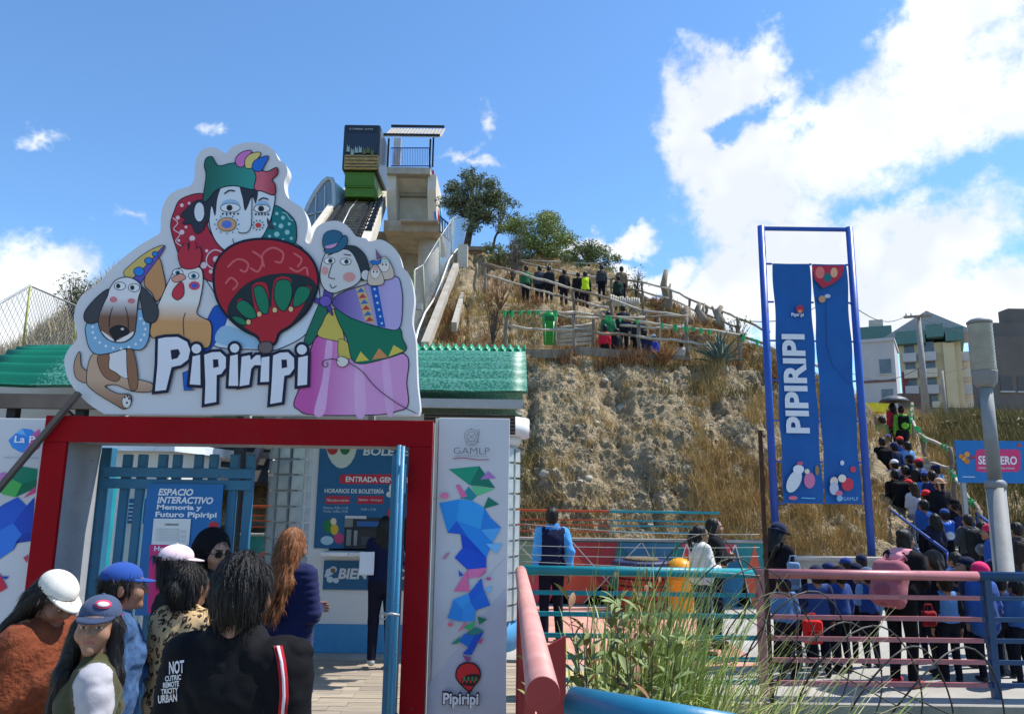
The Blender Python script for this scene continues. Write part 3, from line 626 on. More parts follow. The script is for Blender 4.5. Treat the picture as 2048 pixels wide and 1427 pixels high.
b = MB(); b.tube([P(x, y, Y) for x, y, Y in [(928, 490, 36), (912, 500, 34), (898, 520, 32), (884, 560, 29), (870, 595, 27), (850, 625, 24), (836, 660, 22), (828, 695, 20.5)]], .035, 7); b.build('hose_pipe', paint('hose_white', (224, 222, 214)), t)
for i, (a, c, w) in enumerate([((912, 540, 30), (850, 700, 21), .22), ((925, 600, 27), (908, 660, 22.5), .16)]):
    t = thing('concrete_channel', ['wide pale concrete strip down the slope by the mesh fence', 'short white concrete strip in the grass right of the mesh fence'][i], 'concrete strip', P(*c)); b = MB(); b.bar(P(*a)+Vector((0, 0, .15)), P(*c)+Vector((0, 0, .1)), w, .3); b.build('strip', cream_d, t)
t = thing('stone_post', 'pale concrete block wall at the top of the slope behind the fence', 'wall', P(925, 530, 33)); b = MB(); slab(b, 916, 488, 934, 540, 33, 33.5); b.build('block', cream, t); b = MB(); slab(b, 934, 492, 975, 500, 35, 35.3); b.build('coping', wood_d, t)
t = thing('railing', 'blue railing on the ramp beside the station', 'railing', P(885, 470, 40))
for k in range(5): b = MB(); b.bar(P(880+k*5, 432+k*4, 39.5), P(880+k*5, 462+k*5, 39.5), .06, .06); b.build('baluster', bluep, t)
for d_ in (0, 30): b = MB(); b.bar(P(879, 432+d_, 39.5), P(902, 452+d_*1.1, 39.5), .07, .07); b.build('bar', bluep, t)
# ================================================================== far buildings, poles
YB = 66.0
wall_w = mat('white_render', (.46, .46, .47), .8, .06, 1.0); wall_c = mat('cream_render', (.58, .53, .42), .8, .08, .6); wall_y = mat('yellow_render', (.58, .49, .31), .8, .08, .6)
tealr = mat('teal_band', srgb(84, 122, 118), .7, .1); glassb = mat('far_glass', (.10, .13, .16), .2, .3, 2.0, spec=.6); brown = mat('brown_render', (.12, .105, .095), .85, col2=(.17, .15, .135), scale=.4); roofg = mat('grey_roof', (.33, .32, .33), .7, .1)
def block(label, name, px0, y0, px1, y1, Y, depth, m, yaw=0.0, base_drop=4.0):
    a = P(px0, y0, Y); c = P(px1, y1, Y); w = c.x-a.x; t = thing(name, label, 'building', (a.x, Y, c.z-base_drop), yaw)
    B_ = Vector((a.x, Y, c.z-base_drop)); h = a.z-c.z+base_drop
    b = MB(); b.box2(B_, B_+Vector((w, depth, h))); b.build('wall', m, t); return t, B_, w, h
def win(t, B_, x, z, w, h, face='f', m=glassb, frame=None, D=0, W_=0):
    b = MB()
    if face == 'f': b.box2(B_+Vector((x, -.04, z)), B_+Vector((x+w, .06, z+h)))
    else: b.box2(B_+Vector((W_-.06, x, z)), B_+Vector((W_+.04, x+w, z+h)))
    o = b.build('window', m, t); b = MB()
    if face == 'f': b.box2(B_+Vector((x-.08, -.14, z-.12)), B_+Vector((x+w+.08, .02, z-.02)))
    else: b.box2(B_+Vector((W_-.02, x-.08, z-.12)), B_+Vector((W_+.14, x+w+.08, z-.02)))
    b.build('sill', wall_w, o)
t, B_, w, h = block('white house with two dark windows right of the banner post', 'house', 1722, 686, 1788, 790, YB+2, 6, wall_w, R(-30), 5)
for zf in (.42, .70): win(t, B_, w*.52, h*zf, .95, 1.3)
b = MB(); b.box2(B_+Vector((-.1, -.15, h+.002)), B_+Vector((w+.1, 7.1, h+.3))); b.build('parapet', wall_w, t)
for zf in (.36, .66): b = MB(); b.box2(B_+Vector((-.05, -.08, h*zf-.4)), B_+Vector((w*.98, -.005, h*zf-.2))); b.build('band', mat('maroon_band', (.16, .09, .09), .8), t)
t, B_, w, h = block('pale rooftop storey with teal top band behind the white house', 'house', 1722, 655, 1776, 700, YB+16, 8, wall_c, R(-25), 8)
b = MB(); b.box2(B_+Vector((-.2, -.2, h-1.6)), B_+Vector((w+.2, 8.2, h))); b.build('teal_band', tealr, t); win(t, B_, .6, h-3.4, 2.4, 1.4)
b = MB(); b.box2(B_+Vector((w*.3, 1, h+.01)), B_+Vector((w*.8, 5, h+1.0))); b.build('roof_box', wall_c, t)
t, B_, w, h = block('yellow and teal apartment block with stacked balconies', 'apartment_building', 1797, 690, 1915, 820, YB+12, 10.5, wall_y, R(-30), 5)
for k in range(5):
    z = h*(.30+.145*k)
    for x0, x1 in ((.06, .28), (.34, .6)):
        b = MB(); b.box2(B_+Vector((w*x0, -.9, z-.55)), B_+Vector((w*x1, -.01, z+.35))); b.build('balcony', wall_c if k % 2 else wall_w, t)
        win(t, B_, w*x0+.15, z+.4, w*(x1-x0)-.3, 1.15)
    for y0 in (.6, 3.6, 6.6):
        b = MB(); b.box2(B_+Vector((w+.01, y0, z-.55)), B_+Vector((w+1.0, y0+2.2, z+.35))); b.build('balcony', wall_c if (k+int(y0)) % 2 else wall_w, t)
        win(t, B_, y0+.2, z+.4, 1.8, 1.2, 'r', glassb, W_=w)
for x0, x1, dz in ((-.03, .45, 0), (.47, .75, .5), (.77, 1.06, 0)):
    b = MB(); b.box2(B_+Vector((w*x0, -1.1, h-.1+dz)), B_+Vector((w*x1, 9.6, h+1.25+dz))); b.build('roof_band', tealr, t)
b = MB(); b.box2(B_+Vector((w*.72, -.6, h*.3)), B_+Vector((w*.9, -.01, h*.98))); b.build('stair_tower', wall_y, t)
b = MB(); b.box2(B_+Vector((w*.02, -.35, h*.55)), B_+Vector((w*.1, -.01, h*.75))); b.build('red_panel', mat('crimson_render', (.22, .05, .08), .8), t)
rp = [B_+Vector((-1.5, 2, h+1.3)), B_+Vector((w*.5, 2, h+3.9)), B_+Vector((w*1.25, 2, h+1.3))]; b = MB(); b.prism(rp, (0, 7, 0)); b.build('gable_roof', roofg, t)
t, B_, w, h = block('large brown building at the right edge of the view', 'building', 1975, 672, 2150, 845, YB-16, 2.2, brown, R(0), 4)
b = MB(); b.box2(B_+Vector((w*.17, .6, h+.01)), B_+Vector((w, 2.1, h+1.1))); b.build('upper_storey', brown, t)
b = MB(); b.box2(B_+Vector((w*.42, .9, h+1.12)), B_+Vector((w, 2.0, h+2.2))); b.build('roof_block', brown, t)
for i in range(4): win(t, B_, w*(.1+.22*i), h*.62, .8, 1.0, m=mat('brown_glass', (.08, .075, .07), .4))
t = thing('boundary_wall', 'long grey boundary wall below the apartment block', 'wall', P(1880, 850, 52)); b = MB(); slab(b, 1835, 817, 2060, 862, 52, 52.4); b.build('wall_body', mat('grey_wall', (.22, .22, .21), .85, .15, .5), t); b = MB(); slab(b, 1833, 814.5, 2062, 817, 51.9, 52.5); b.build('coping', conc_d, t)
t = thing('boundary_wall', 'dark reddish-brown wall between the two utility poles', 'wall', P(1850, 830, 56)); b = MB(); slab(b, 1800, 786, 1866, 826, 56, 56.4); b.build('wall_body', mat('rust_wall', (.14, .10, .085), .85, .2), t)
pole_m = mat('pole_concrete', (.28, .27, .25), .85, .15)
t = thing('utility_pole', 'tall concrete utility pole with a crossarm before the apartments', 'utility pole', P(1852, 850, 44))
b = MB(); b.tube([P(1855, 858, 44), P(1836, 631, 44)], [.24, .13], 10); b.build('pole', pole_m, t)
b = MB(); b.bar(P(1808, 634, 43.8), P(1862, 631, 43.8), .12, .14); b.build('crossarm', wood_d, t)
for x in (1812, 1822, 1848, 1860): b = MB(); b.tube([P(x, 632, 43.8), P(x, 626, 43.8)], [.05, .03], 6); b.build('insulator', pole_m, t)
t = thing('utility_pole', 'thin grey pole right of the tall utility pole', 'utility pole', P(1893, 860, 40)); b = MB(); b.tube([P(1894, 866, 40), P(1884, 741, 40)], [.11, .07], 8); b.build('pole', pole_m, t)
wire_m = mat('wire', (.05, .05, .05), .6, 0)
for i, (a, c, lab) in enumerate([((1690, 600, 30), (1812, 632, 43.8), 'overhead wire from the banner to the crossarm'), ((1822, 630, 43.8), (2100, 690, 70), 'overhead wire from the crossarm to the right edge'), ((1700, 745, 45), (1840, 735, 44), 'overhead wire at mid height left of the utility pole'), ((1848, 745, 44), (1990, 700, 60), 'overhead wire at mid height right of the utility pole'), ((1470, 640, 24.8), (1690, 570, 30), 'thin wire rising from the ridge to the banner')]):
    A = P(*a); B = P(*c); pts = [A.lerp(B, k/10)-Vector((0, 0, .6*math.sin(math.pi*k/10))) for k in range(11)]
    t = thing('wire', lab, 'wire', A); b = MB(); b.tube(pts, .02, 5); b.build('cable', wire_m, t)
# ================================================================== banner frame
bl = paint('banner_post_blue', (28, 78, 168), .4, .1)
xl, xr, yb = P(1521, 460, 13.9).x, P(1698, 460, 13.9).x, 13.95
t = thing('banner_frame', 'tall blue steel frame holding two blue vertical banners', 'banner frame', ((xl+xr)/2, yb, .5))
ztop = P(1521, 452, yb).z
for x in (xl+.03, xr+.03): b = MB(); b.tube([(x, yb, .3), (x, yb, ztop)], .068, 16); b.build('post', bl, t)
b = MB(); b.bar((xl, yb, ztop-.05), (xr+.06, yb, ztop-.05), .05, .07); b.build('top_bar', bl, t)
zb0, zb1 = P(1600, 1006, yb).z, P(1600, 529, yb).z
bm = mat('banner_blue', srgb(6, 82, 152), .6, col2=srgb(12, 92, 164), scale=2.5, bump=.12, bscale=5)
bx = [(P(1543, 530, yb).x, P(1617, 530, yb).x), (P(1622, 530, yb).x, P(1690, 530, yb).x)]
def banner(nm, x0, x1):
    n = 12; m_ = 60; vs = []; fs = []
    for j in range(m_+1):
        for i in range(n+1):
            u = i/n; v = j/m_; e = .008*math.sin(v*math.pi*7)*(abs(u-.5)*2)**2*(1 if u > .5 else -1)
            vs.append((x0+(x1-x0)*u+e, yb-.04+.012*math.sin(v*22+u*3)+.012*math.sin(u*6+v*5), zb0+(zb1-zb0)*v))
    for j in range(m_):
        for i in range(n): a = j*(n+1)+i; fs.append((a, a+1, a+n+2, a+n+1))
    b = MB(); b.add(vs, fs, True); return b.build(nm, bm, t)
bn = [banner('banner', *x) for x in bx]
for k in range(7):
    z = zb0+(zb1-zb0)*k/6
    for xa, xb in ((xl+.09, bx[0][0]), (bx[0][1], bx[1][0]), (bx[1][1], xr-.03)):
        b = MB(); b.bar((xa, yb-.02, z), (xb, yb-.02, z), .03, .03); b.build('tie', bl, t)
YT = yb-.085
def bsh(mb, pts, off=0.0): mb.sheet([(P(x, y, YT).x, YT-off, P(x, y, YT).z) for x, y in pts])
white_i = print_mat((222, 226, 230)); red_i = print_mat((196, 52, 70))
a = P(1621, 866, YT); c = P(1609, 668, YT)
put_text('lettering', 'PIPIRIPI', (P(1620, 866, YT).x, YT, P(1620, 866, YT).z), (0, 0, 1), (-1, 0, 0), 1, white_i, bn[0], bold=.035, width=c.z-a.z, height=P(1620, 700, YT).x-P(1574, 700, YT).x)
put_text('lettering', 'Pipiripi', (P(1583, 634, YT).x, YT, P(1583, 634, YT).z), (1, 0, 0), (0, 0, 1), 1, white_i, bn[0], bold=.03, width=.235)
put_text('lettering', 'GAMLP', (P(1686, 1000, YT).x, YT, P(1686, 1000, YT).z), (1, 0, 0), (0, 0, 1), 1, print_mat((150, 190, 220)), bn[1], width=.28)
def ell(cx, cy, rx, ry, n=20, rot=0.0): return [(cx+rx*math.cos(k*2*math.pi/n)*math.cos(rot)-ry*math.sin(k*2*math.pi/n)*math.sin(rot), cy+rx*math.cos(k*2*math.pi/n)*math.sin(rot)+ry*math.sin(k*2*math.pi/n)*math.cos(rot)) for k in range(n)]
def art(parent, items, nm='printed_artwork'):
    for off, (col, pts) in enumerate(items): mb = MB(); bsh(mb, pts, .001+off*.0007); mb.build('printed_shape', print_mat(col), parent)
art(bn[0], [((190, 50, 66), ell(1600, 618, 7.5, 8)), ((226, 150, 110), ell(1600, 622, 4, 3)), ((110, 70, 60), ell(1600, 630, 2, 2)),
            ((214, 220, 222), ell(1588, 962, 13, 24, 18, .45)), ((226, 230, 232), ell(1597, 938, 11, 9)), ((200, 90, 120), ell(1600, 926, 6, 4)), ((206, 120, 160), ell(1619, 960, 11, 16)), ((226, 214, 190), ell(1614, 942, 5, 5)), ((160, 120, 80), ell(1634, 940, 4, 10)), ((220, 110, 130), ell(1586, 995, 9, 4)), ((120, 190, 220), [(1603, 994), (1630, 995), (1630, 997), (1603, 996)])], 'printed_artwork')
art(bn[1], [((186, 44, 66), [(1623, 531), (1688, 531), (1684, 552), (1668, 566), (1646, 576), (1630, 560)]), ((226, 120, 110), ell(1640, 545, 9, 12)), ((40, 110, 120), ell(1655, 555, 8, 9)), ((226, 170, 130), ell(1668, 545, 7, 10)), ((196, 150, 110), ell(1644, 598, 7, 7)), ((190, 200, 210), ell(1655, 592, 6, 4)),
            ((226, 210, 190), ell(1668, 962, 8, 9)), ((190, 196, 210), ell(1668, 976, 9, 13)), ((206, 60, 80), ell(1695, 968, 12, 13)), ((230, 220, 206), ell(1684, 956, 8, 8)), ((206, 70, 90), ell(1706, 938, 6, 6)), ((210, 214, 220), ell(1684, 925, 4, 5)), ((200, 110, 140), ell(1678, 986, 7, 6)), ((130, 180, 216), ell(1679, 996, 6, 6))], 'printed_artwork')
b = MB(); b.tube([(P(x, y, YT).x, YT, P(x, y, YT).z) for x, y in [(1652, 600), (1653, 690), (1665, 730), (1690, 758), (1702, 768)]], .004, 4); b.build('printed_line', print_mat((10, 50, 110)), bn[1])
# rusty post and lamp post, path sign
t = thing('rusty_post', 'thin rusty steel post beside the pink railing', 'post', (2.45, 7.5, 0)); p = G(1519, 1382); b = MB(); q_ = P(1520, 860, 7.3); b.bar((q_.x, 7.3, -.4), (q_.x, 7.3, q_.z), .032, .032); b.build('shaft', mat('rust', (.05, .02, .012), .9, col2=(.10, .045, .03), scale=14, bump=.4), t); t.location = (q_.x, 7.3, 0)
for o in t.children:
    for v in o.data.vertices: v.co -= Vector((q_.x-2.45, -.2, 0))
lp = Vector((5.62, 8.8, 0)); zl = P(1953, 640, 8.8).z
t = thing('lamp_post', 'grey lamp post with a ribbed cylindrical lamp head', 'lamp post', lp)
lm = mat('lamp_grey_paint', (.19, .20, .20), .6, col2=(.29, .30, .295), scale=3, bump=.15, bscale=40)
zc = P(1965, 772, 8.8).z; zc2 = P(1962, 742, 8.8).z; zm = P(2000, 968, 8.8).z
b = MB(); b.lathe(lp, [(.18, 0), (.18, .03), (.108, .05), (.102, zm)], 20); b.build('lower_shaft', lm, t)
b = MB(); b.lathe(lp, [(.110, zm-.04), (.114, zm), (.105, zm+.03), (.078, zm+.05)], 20); b.build('joint_collar', lm, t)
b = MB(); b.lathe(lp, [(.076, zm+.04), (.070, zc)], 18); b.build('upper_shaft', lm, t)
b = MB(); b.lathe(lp, [(.09, zc-.01), (.125, zc+.04), (.135, zc2-.02), (.14, zc2)], 20); b.build('lamp_collar', lm, t)
rib = mat('lamp_glass', (.33, .30, .22), .35, .15, 8); b = MB(); n = 13
prof = []
for k in range(n): z0 = zc2+(zl-zc2)*.93*k/n; z1 = zc2+(zl-zc2)*.93*(k+1)/n; prof += [(.128, z0), (.134, (z0+z1)/2), (.128, z1-.004)]
b.lathe(lp, prof, 24); b.build('ribbed_lamp', rib, t)
b = MB(); b.lathe(lp, [(.137, zc2+(zl-zc2)*.932), (.14, zl-.02), (.1, zl+.01), (.03, zl+.03)], 20); b.build('lamp_cap', lm, t)
ys = 14.6; a = P(1908, 880, ys); c = P(2100, 967, ys)
t = thing('path_sign', 'blue path sign with a pink panel behind the lamp post', 'sign', (a.x, ys, a.z-2.4))
b = MB(); b.box2((a.x, ys-.03, c.z), (c.x, ys, a.z)); b.build('board', mat('sign_blue', srgb(20, 110, 176), .5, .08), t)
for px in (1925, 2085): b = MB(); q_ = P(px, 967, ys+.05); b.box2((q_.x-.04, ys+.003, -.2), (q_.x+.04, ys+.08, a.z-.05)); b.build('post', galv, t)
def rrect(x0, y0, x1, y1, r_, n=5):
    out = []
    for cx, cy, a0 in ((x1-r_, y0+r_, -90), (x1-r_, y1-r_, 0), (x0+r_, y1-r_, 90), (x0+r_, y0+r_, 180)):
        for k in range(n+1): q = R(a0+90*k/n); out.append((cx+r_*math.cos(q), cy+r_*math.sin(q)))
    return out
def on(Y, pts): return [(P(x, y, Y).x, Y, P(x, y, Y).z) for x, y in pts]
b = MB(); b.sheet(on(ys-.034, rrect(1951, 898, 2041, 943, 8))); b.build('pink_panel', print_mat((206, 60, 110)), t)
q_ = P(1957, 928, ys-.038); put_text('lettering', 'SENDERO', (q_.x, ys-.038, q_.z), (1, 0, 0), (0, 0, 1), 1, white_i, t, bold=.03, width=.75, height=.165, shear=.1)
q_ = P(1957, 937, ys-.038); put_text('lettering', 'MEMORIA Y FUTURO PIPIRIPI', (q_.x, ys-.038, q_.z), (1, 0, 0), (0, 0, 1), 1, white_i, t, width=.7, height=.035)
for (x, y, r_, c_) in ((1922, 912, 5, (210, 130, 50)), (1934, 908, 6, (220, 150, 60)), (1934, 922, 6, (200, 120, 50)), (1945, 914, 5, (160, 60, 80)), (1928, 917, 5, (225, 160, 70)), (2038, 890, 4, (206, 60, 60))):
    b = MB(); b.sheet(on(ys-.036-.001*r_, ell(x, y, r_, r_*.9, 14))); b.build('printed_mark', print_mat(c_), t)
b = MB(); b.sheet(on(ys-.035, [(1925, 952), (1950, 952.5), (1950, 954), (1925, 953.5)])); b.build('printed_mark', white_i, t)
# ================================================================== entrance gate
gx0, gx1, gzt, gY0, gY1 = -2.916, -.488, 2.333, 4.7, 5.12
gred = mat('gate_red', srgb(132, 5, 15), .65, col2=srgb(150, 8, 20), spec=.12, scale=1.5, bump=.1, bscale=30, chips=.4); ggrey = mat('gate_grey', (.30, .31, .32), .7, col2=(.40, .41, .42), scale=2, bump=.1, bscale=25, chips=.5)
t = thing('entrance_gate', 'red and grey entrance portal under the big cut-out sign', 'gate', (-1.7, 4.9, 0))
b = MB(); b.box2((gx0, gY0, 2.17), (gx1, gY0+.03, gzt)); b.build('red_lintel', gred, t, .004)
b = MB(); b.box2((gx0, gY0, -.1), (gx0+.148, gY0+.03, 2.169)); b.build('red_jamb', gred, t, .004)
b = MB(); b.box2((gx1-.146, gY0, -.1), (gx1, gY0+.03, 2.169)); b.build('red_jamb', gred, t, .004)
b = MB(); b.box2((gx0+.004, gY0+.031, -.1), (gx0+.145, gY1, gzt-.004)); b.build('jamb', ggrey, t)
b = MB(); b.box2((gx1-.143, gY0+.031, -.1), (gx1-.004, gY1, gzt-.004)); b.build('jamb', ggrey, t)
b = MB(); b.box2((gx0+.147, gY0+.031, 2.172), (gx1-.145, gY1, gzt-.006)); b.build('lintel', ggrey, t)
b = MB(); b.box2((gx1-.0, gY0+.002, 1.2), (gx1+.003, gY0+.028, gzt)); 
# folded gate leaf against the right jamb
gblue = paint('gate_light_blue', (62, 132, 168), .4, .1); gst = paint('gate_steel_blue', (46, 108, 140), .5, .15)
t = thing('gate_leaf', 'light blue tubular gate leaf folded open at the right jamb', 'gate leaf', (-.72, 4.6, 0))
for x, Y, z1 in ((-.672, 4.64, 2.175), (-.640, 4.565, 2.165)): b = MB(); b.tube([(x-.012, Y, .02), (x-.012, Y, z1)], .014, 12); b.build('tube', gblue, t)
b = MB(); b.box2((-.735, 4.69, .02), (-.70, 5.1, 2.12)); b.build('edge_plate', gst, t, .004)
for z0, z1 in ((1.88, 2.06), (.45, .62)): b = MB(); b.box2((-.69, 4.63, z0), (-.64, 4.70, z1)); b.build('hinge_plate', gst, t, .003)
b = MB(); b.tube([(-.72, 4.54, 1.19), (-.68, 4.53, 1.2), (-.63, 4.54, 1.19)], .008, 6); b.build('latch_wire', galv, t)
b = MB(); n = 16; b.tube([(-.725+.02*math.cos(k*2*math.pi/n), 4.54, 1.185+.02*math.sin(k*2*math.pi/n)) for k in range(n+1)], .004, 5); b.build('latch_ring', galv, t)
# closed left leaf
t = thing('gate_leaf', 'steel blue barred gate leaf closed on the left side', 'gate leaf', (-2.2, 5.0, 0)); Yb = 5.06
for px in (253, 283.5, 324, 353, 396, 426, 468, 500):
    x = P(px, 950, Yb).x; b = MB(); b.box2((x-.028, Yb-.02, .08), (x+.028, Yb+.02, P(px, 908, Yb).z)); b.build('bar', gst, t, .005)
for py in (945, 968): z = P(360, py, Yb).z; b = MB(); b.box2((P(212, 950, Yb).x, Yb-.045, z-.032), (P(508, 950, Yb).x, Yb-.022, z+.032)); b.build('crossbar', gst, t, .004)
for z in (.2, .9): b = MB(); b.box2((P(212, 950, Yb).x, Yb-.045, z-.03), (P(508, 950, Yb).x, Yb-.022, z+.03)); b.build('crossbar', gst, t, .004)
x = P(205, 950, 5.13).x; b = MB(); b.box2((x-.06, 5.125, 0), (x+.05, 5.2, 2.16)); b.build('hinge_post', gst, t, .005)
# poster hung on the leaf
Yp = 4.995; a = P(296, 966, Yp); c = P(448, 966, Yp); zlo = P(300, 1230, Yp).z
t = thing('poster', 'blue information poster hanging on the barred gate leaf', 'poster', (a.x, Yp, zlo))
pb = mat('poster_blue', srgb(20, 106, 170), .5, .06); b = MB(); b.box2((a.x, Yp-.006, zlo), (c.x, Yp, a.z)); b.build('board', pb, t)
def txt(parent, s, px, py, Y, wpx, col, hpx=None, bold=.0, shear=0.0, nm='lettering'):
    q = P(px, py, Y); w = P(px+wpx, py, Y).x-q.x; h = None if hpx is None else P(px, py-hpx, Y).z-q.z
    return put_text(nm, s, q, (1, 0, 0), (0, 0, 1), 1, print_mat(col), parent, bold=bold, shear=shear, width=w, height=h)
wi = (232, 236, 240)
txt(t, 'ESPACIO', 316, 990, Yp-.009, 70, wi, 14, .035, .18); txt(t, 'INTERACTIVO', 314, 1006, Yp-.009, 112, wi, 14, .035, .18)
txt(t, 'Memoria y', 313, 1021, Yp-.009, 90, wi, 13, .035); txt(t, 'Futuro Pipiripi', 310, 1036, Yp-.009, 123, wi, 14, .035)
b = MB(); b.sheet(on(Yp-.008, [(299, 1088), (352, 1088), (352, 1225), (295, 1225)])); b.build('pink_panel', print_mat((214, 50, 120)), t)
txt(t, 'Horarios', 308, 1101, Yp-.011, 60, wi, 10, .03); txt(t, 'Miercoles a viernes', 307, 1121, Yp-.013, 42, wi, 6); txt(t, '9:30 a 11:30\n15:00 a 17:00', 313, 1143, Yp-.011, 34, wi, 13)
b = MB(); b.sheet(on(Yp-.0105, rrect(304, 1109, 351, 1125, 4))); b.build('blue_pill', print_mat((30, 110, 190)), t)
b = MB(); b.sheet(on(Yp-.009, ell(427, 1052, 10, 10))); b.build('printed_balloon', print_mat((196, 50, 50)), t); txt(t, 'Pipiripi', 407, 1070, Yp-.009, 36, wi, 9, .03)
b = MB(); b.box2(P(303, 1088, Yp-.012), P(382, 1037, Yp-.014)); o = b.build('notice_paper', print_mat((226, 226, 222)), t)
txt(o, 'COMUNICADO', 329, 1050, Yp-.018, 28, (90, 90, 90), 4, .03)
for k in range(8): txt(o, 'en cumplimiento de la normativa vigente', 312, 1058+k*3.3, Yp-.018, 60 if k % 3 else 48, (120, 120, 120), 2.2)
# ================================================================== side panels
pw = mat('panel_vinyl', (.58, .58, .595), .45, .05, 1.5, bump=.05, bscale=9)
t = thing('printed_panel', 'tall white panel with a crest, GAMLP and blue polygons right of the gate', 'panel', (-.23, 4.8, 0)); YP = 4.79
b = MB(); b.box2((-.460, YP, .0), (-.008, YP+.06, 2.362)); b.build('panel_board', pw, t, .004)
b = MB(); b.box2((-.484, YP+.01, .0), (-.464, YP+.05, 2.36)); b.build('edge_trim', paint('trim_cream', (206, 202, 190)), t)
def c5(x, y): return (480+x/2.517, 860+y/2.517)
def c4(x, y): return (x/2.275, 800+y/2.275)
LAY = [0]
def flat(parent, col, pts, conv, Y, nm='printed_shape', smooth=False, n=5):
    pts = [conv(*p) for p in pts]
    if smooth: pts = [tuple(p) for p in spline(pts, n)]
    LAY[0] += 1; Yl = Y-.0015-.0004*LAY[0]
    b = MB(); b.sheet(on(Yl, pts)); return b.build(nm, print_mat(col) if isinstance(col, tuple) else col, parent)
def band(parent, col, pts, conv, Y, w, closed=False, nm='printed_line', smooth=True, n=5):
    """a drawn line as one mitred ribbon, w in photograph pixels"""
    pts = [conv(*p) for p in pts]
    p = [Vector(q) for q in (spline(pts, n, closed) if smooth else pts)]; k = len(p); L_ = []; R_ = []
    for i in range(k):
        a = p[i-1] if (i or closed) else p[i]; c = p[(i+1) % k] if (i < k-1 or closed) else p[i]
        d = (c-a); d.normalize(); nn = Vector((-d.y, d.x)); ww = w/2*(1 if closed or 0 < i < k-1 else .45); L_.append(p[i]+nn*ww); R_.append(p[i]-nn*ww)
    LAY[0] += 1; Yl = Y-.0015-.0004*LAY[0]; b = MB(); vs = on(Yl, [tuple(q) for q in L_])+on(Yl, [tuple(q) for q in R_])
    fs = [(i, (i+1) % k, k+(i+1) % k, k+i) for i in range(k if closed else k-1)]; b.add(vs, fs); return b.build(nm, print_mat(col), parent)
F5 = lambda col, pts, **k: flat(t, col, pts, c5, YP, **k)
F5((186, 186, 198), [(1338, 790), (1340, 1440), (940, 1440), (943, 1283)])
band(t, (190, 190, 200), [(955, 1022), (1150, 830), (1340, 638)], c5, YP, 2.2, smooth=False)
for col, pts in [((26, 150, 116), [(1050, 195), (1205, 180), (1155, 275)]), ((16, 118, 96), [(1205, 180), (1285, 290), (1155, 275)]), ((96, 196, 136), [(1160, 279), (1285, 294), (1195, 330)]), ((30, 140, 150), [(1150, 282), (1192, 330), (1170, 352), (1108, 342)]),
                 ((226, 110, 160), [(1085, 275), (1105, 272), (1145, 330), (1115, 340)]), ((176, 120, 190), [(1210, 248), (1248, 205), (1290, 240)]), ((16, 118, 96), [(1225, 395), (1250, 335), (1305, 372)]),
                 ((38, 146, 224), [(1003, 365), (1105, 347), (1090, 455), (1045, 515)]), ((52, 160, 232), [(1105, 347), (1165, 352), (1230, 390), (1212, 500), (1090, 455)]), ((36, 130, 214), [(1230, 390), (1262, 440), (1315, 490), (1213, 500)]), ((84, 170, 236), [(1213, 500), (1315, 490), (1272, 565)]),
                 ((24, 96, 206), [(1045, 515), (1090, 455), (1150, 540), (1110, 522)]), ((34, 140, 226), [(1090, 455), (1212, 500), (1272, 565), (1240, 640), (1150, 540)]), ((14, 74, 196), [(1110, 522), (1150, 540), (1240, 640), (1160, 600), (1120, 592)]), ((20, 84, 204), [(1080, 640), (1120, 592), (1160, 600), (1240, 640), (1240, 690), (1145, 700)]), ((120, 190, 240), [(1238, 570), (1322, 570), (1290, 622)]),
                 ((196, 130, 160), [(1018, 645), (1040, 615), (1058, 613), (1035, 648)]), ((226, 120, 170), [(1145, 700), (1242, 690), (1215, 735), (1150, 745)]), ((230, 110, 160), [(1142, 705), (1155, 810), (1075, 810)]), ((20, 90, 190), [(1100, 702), (1125, 730), (1103, 735)]), ((200, 110, 150), [(1195, 745), (1235, 700), (1240, 715)]),
                 ((30, 100, 206), [(1150, 822), (1215, 742), (1225, 800), (1160, 860)]), ((60, 160, 232), [(1075, 850), (1150, 822), (1160, 860), (1120, 900)]), ((44, 140, 222), [(1045, 945), (1075, 850), (1120, 900), (1110, 962)]), ((24, 110, 210), [(1160, 860), (1225, 800), (1260, 880), (1185, 905)]), ((56, 150, 230), [(1120, 900), (1160, 862), (1185, 905), (1180, 960), (1112, 962)]), ((130, 196, 240), [(1230, 800), (1270, 782), (1255, 822)]),
                 ((24, 120, 90), [(1195, 935), (1245, 950), (1205, 978)]), ((230, 120, 150), [(1095, 1015), (1130, 965), (1140, 985)]), ((70, 180, 110), [(1120, 990), (1190, 958), (1165, 1008)]), ((46, 130, 120), [(1135, 1020), (1190, 990), (1228, 1010), (1180, 1030)]), ((26, 110, 200), [(1100, 1060), (1130, 1022), (1180, 1032), (1150, 1090)]), ((20, 80, 190), [(1150, 1090), (1180, 1032), (1228, 1012), (1190, 1080), (1165, 1130), (1120, 1125)]),
                 ((30, 140, 110), [(1060, 1075), (1112, 1035), (1098, 1072)]), ((206, 80, 130), [(1195, 1060), (1228, 1045), (1210, 1075)]), ((150, 70, 130), [(1118, 1130), (1165, 1145), (1145, 1170)])]: F5(col, pts)
for (x, y, rx, ry, col) in ((1030, 328, 21, 15, (232, 120, 160)), (1252, 746, 13, 9, (196, 90, 150)), (1058, 976, 14, 10, (232, 110, 140))): F5(col, ell(x, y, rx, ry, 18))
F5((40, 20, 26), [(1150, 1316), (1118, 1288), (1090, 1255), (1083, 1225), (1095, 1190), (1120, 1170), (1150, 1165), (1182, 1172), (1205, 1195), (1213, 1225), (1205, 1258), (1180, 1288), (1162, 1316)], smooth=True)
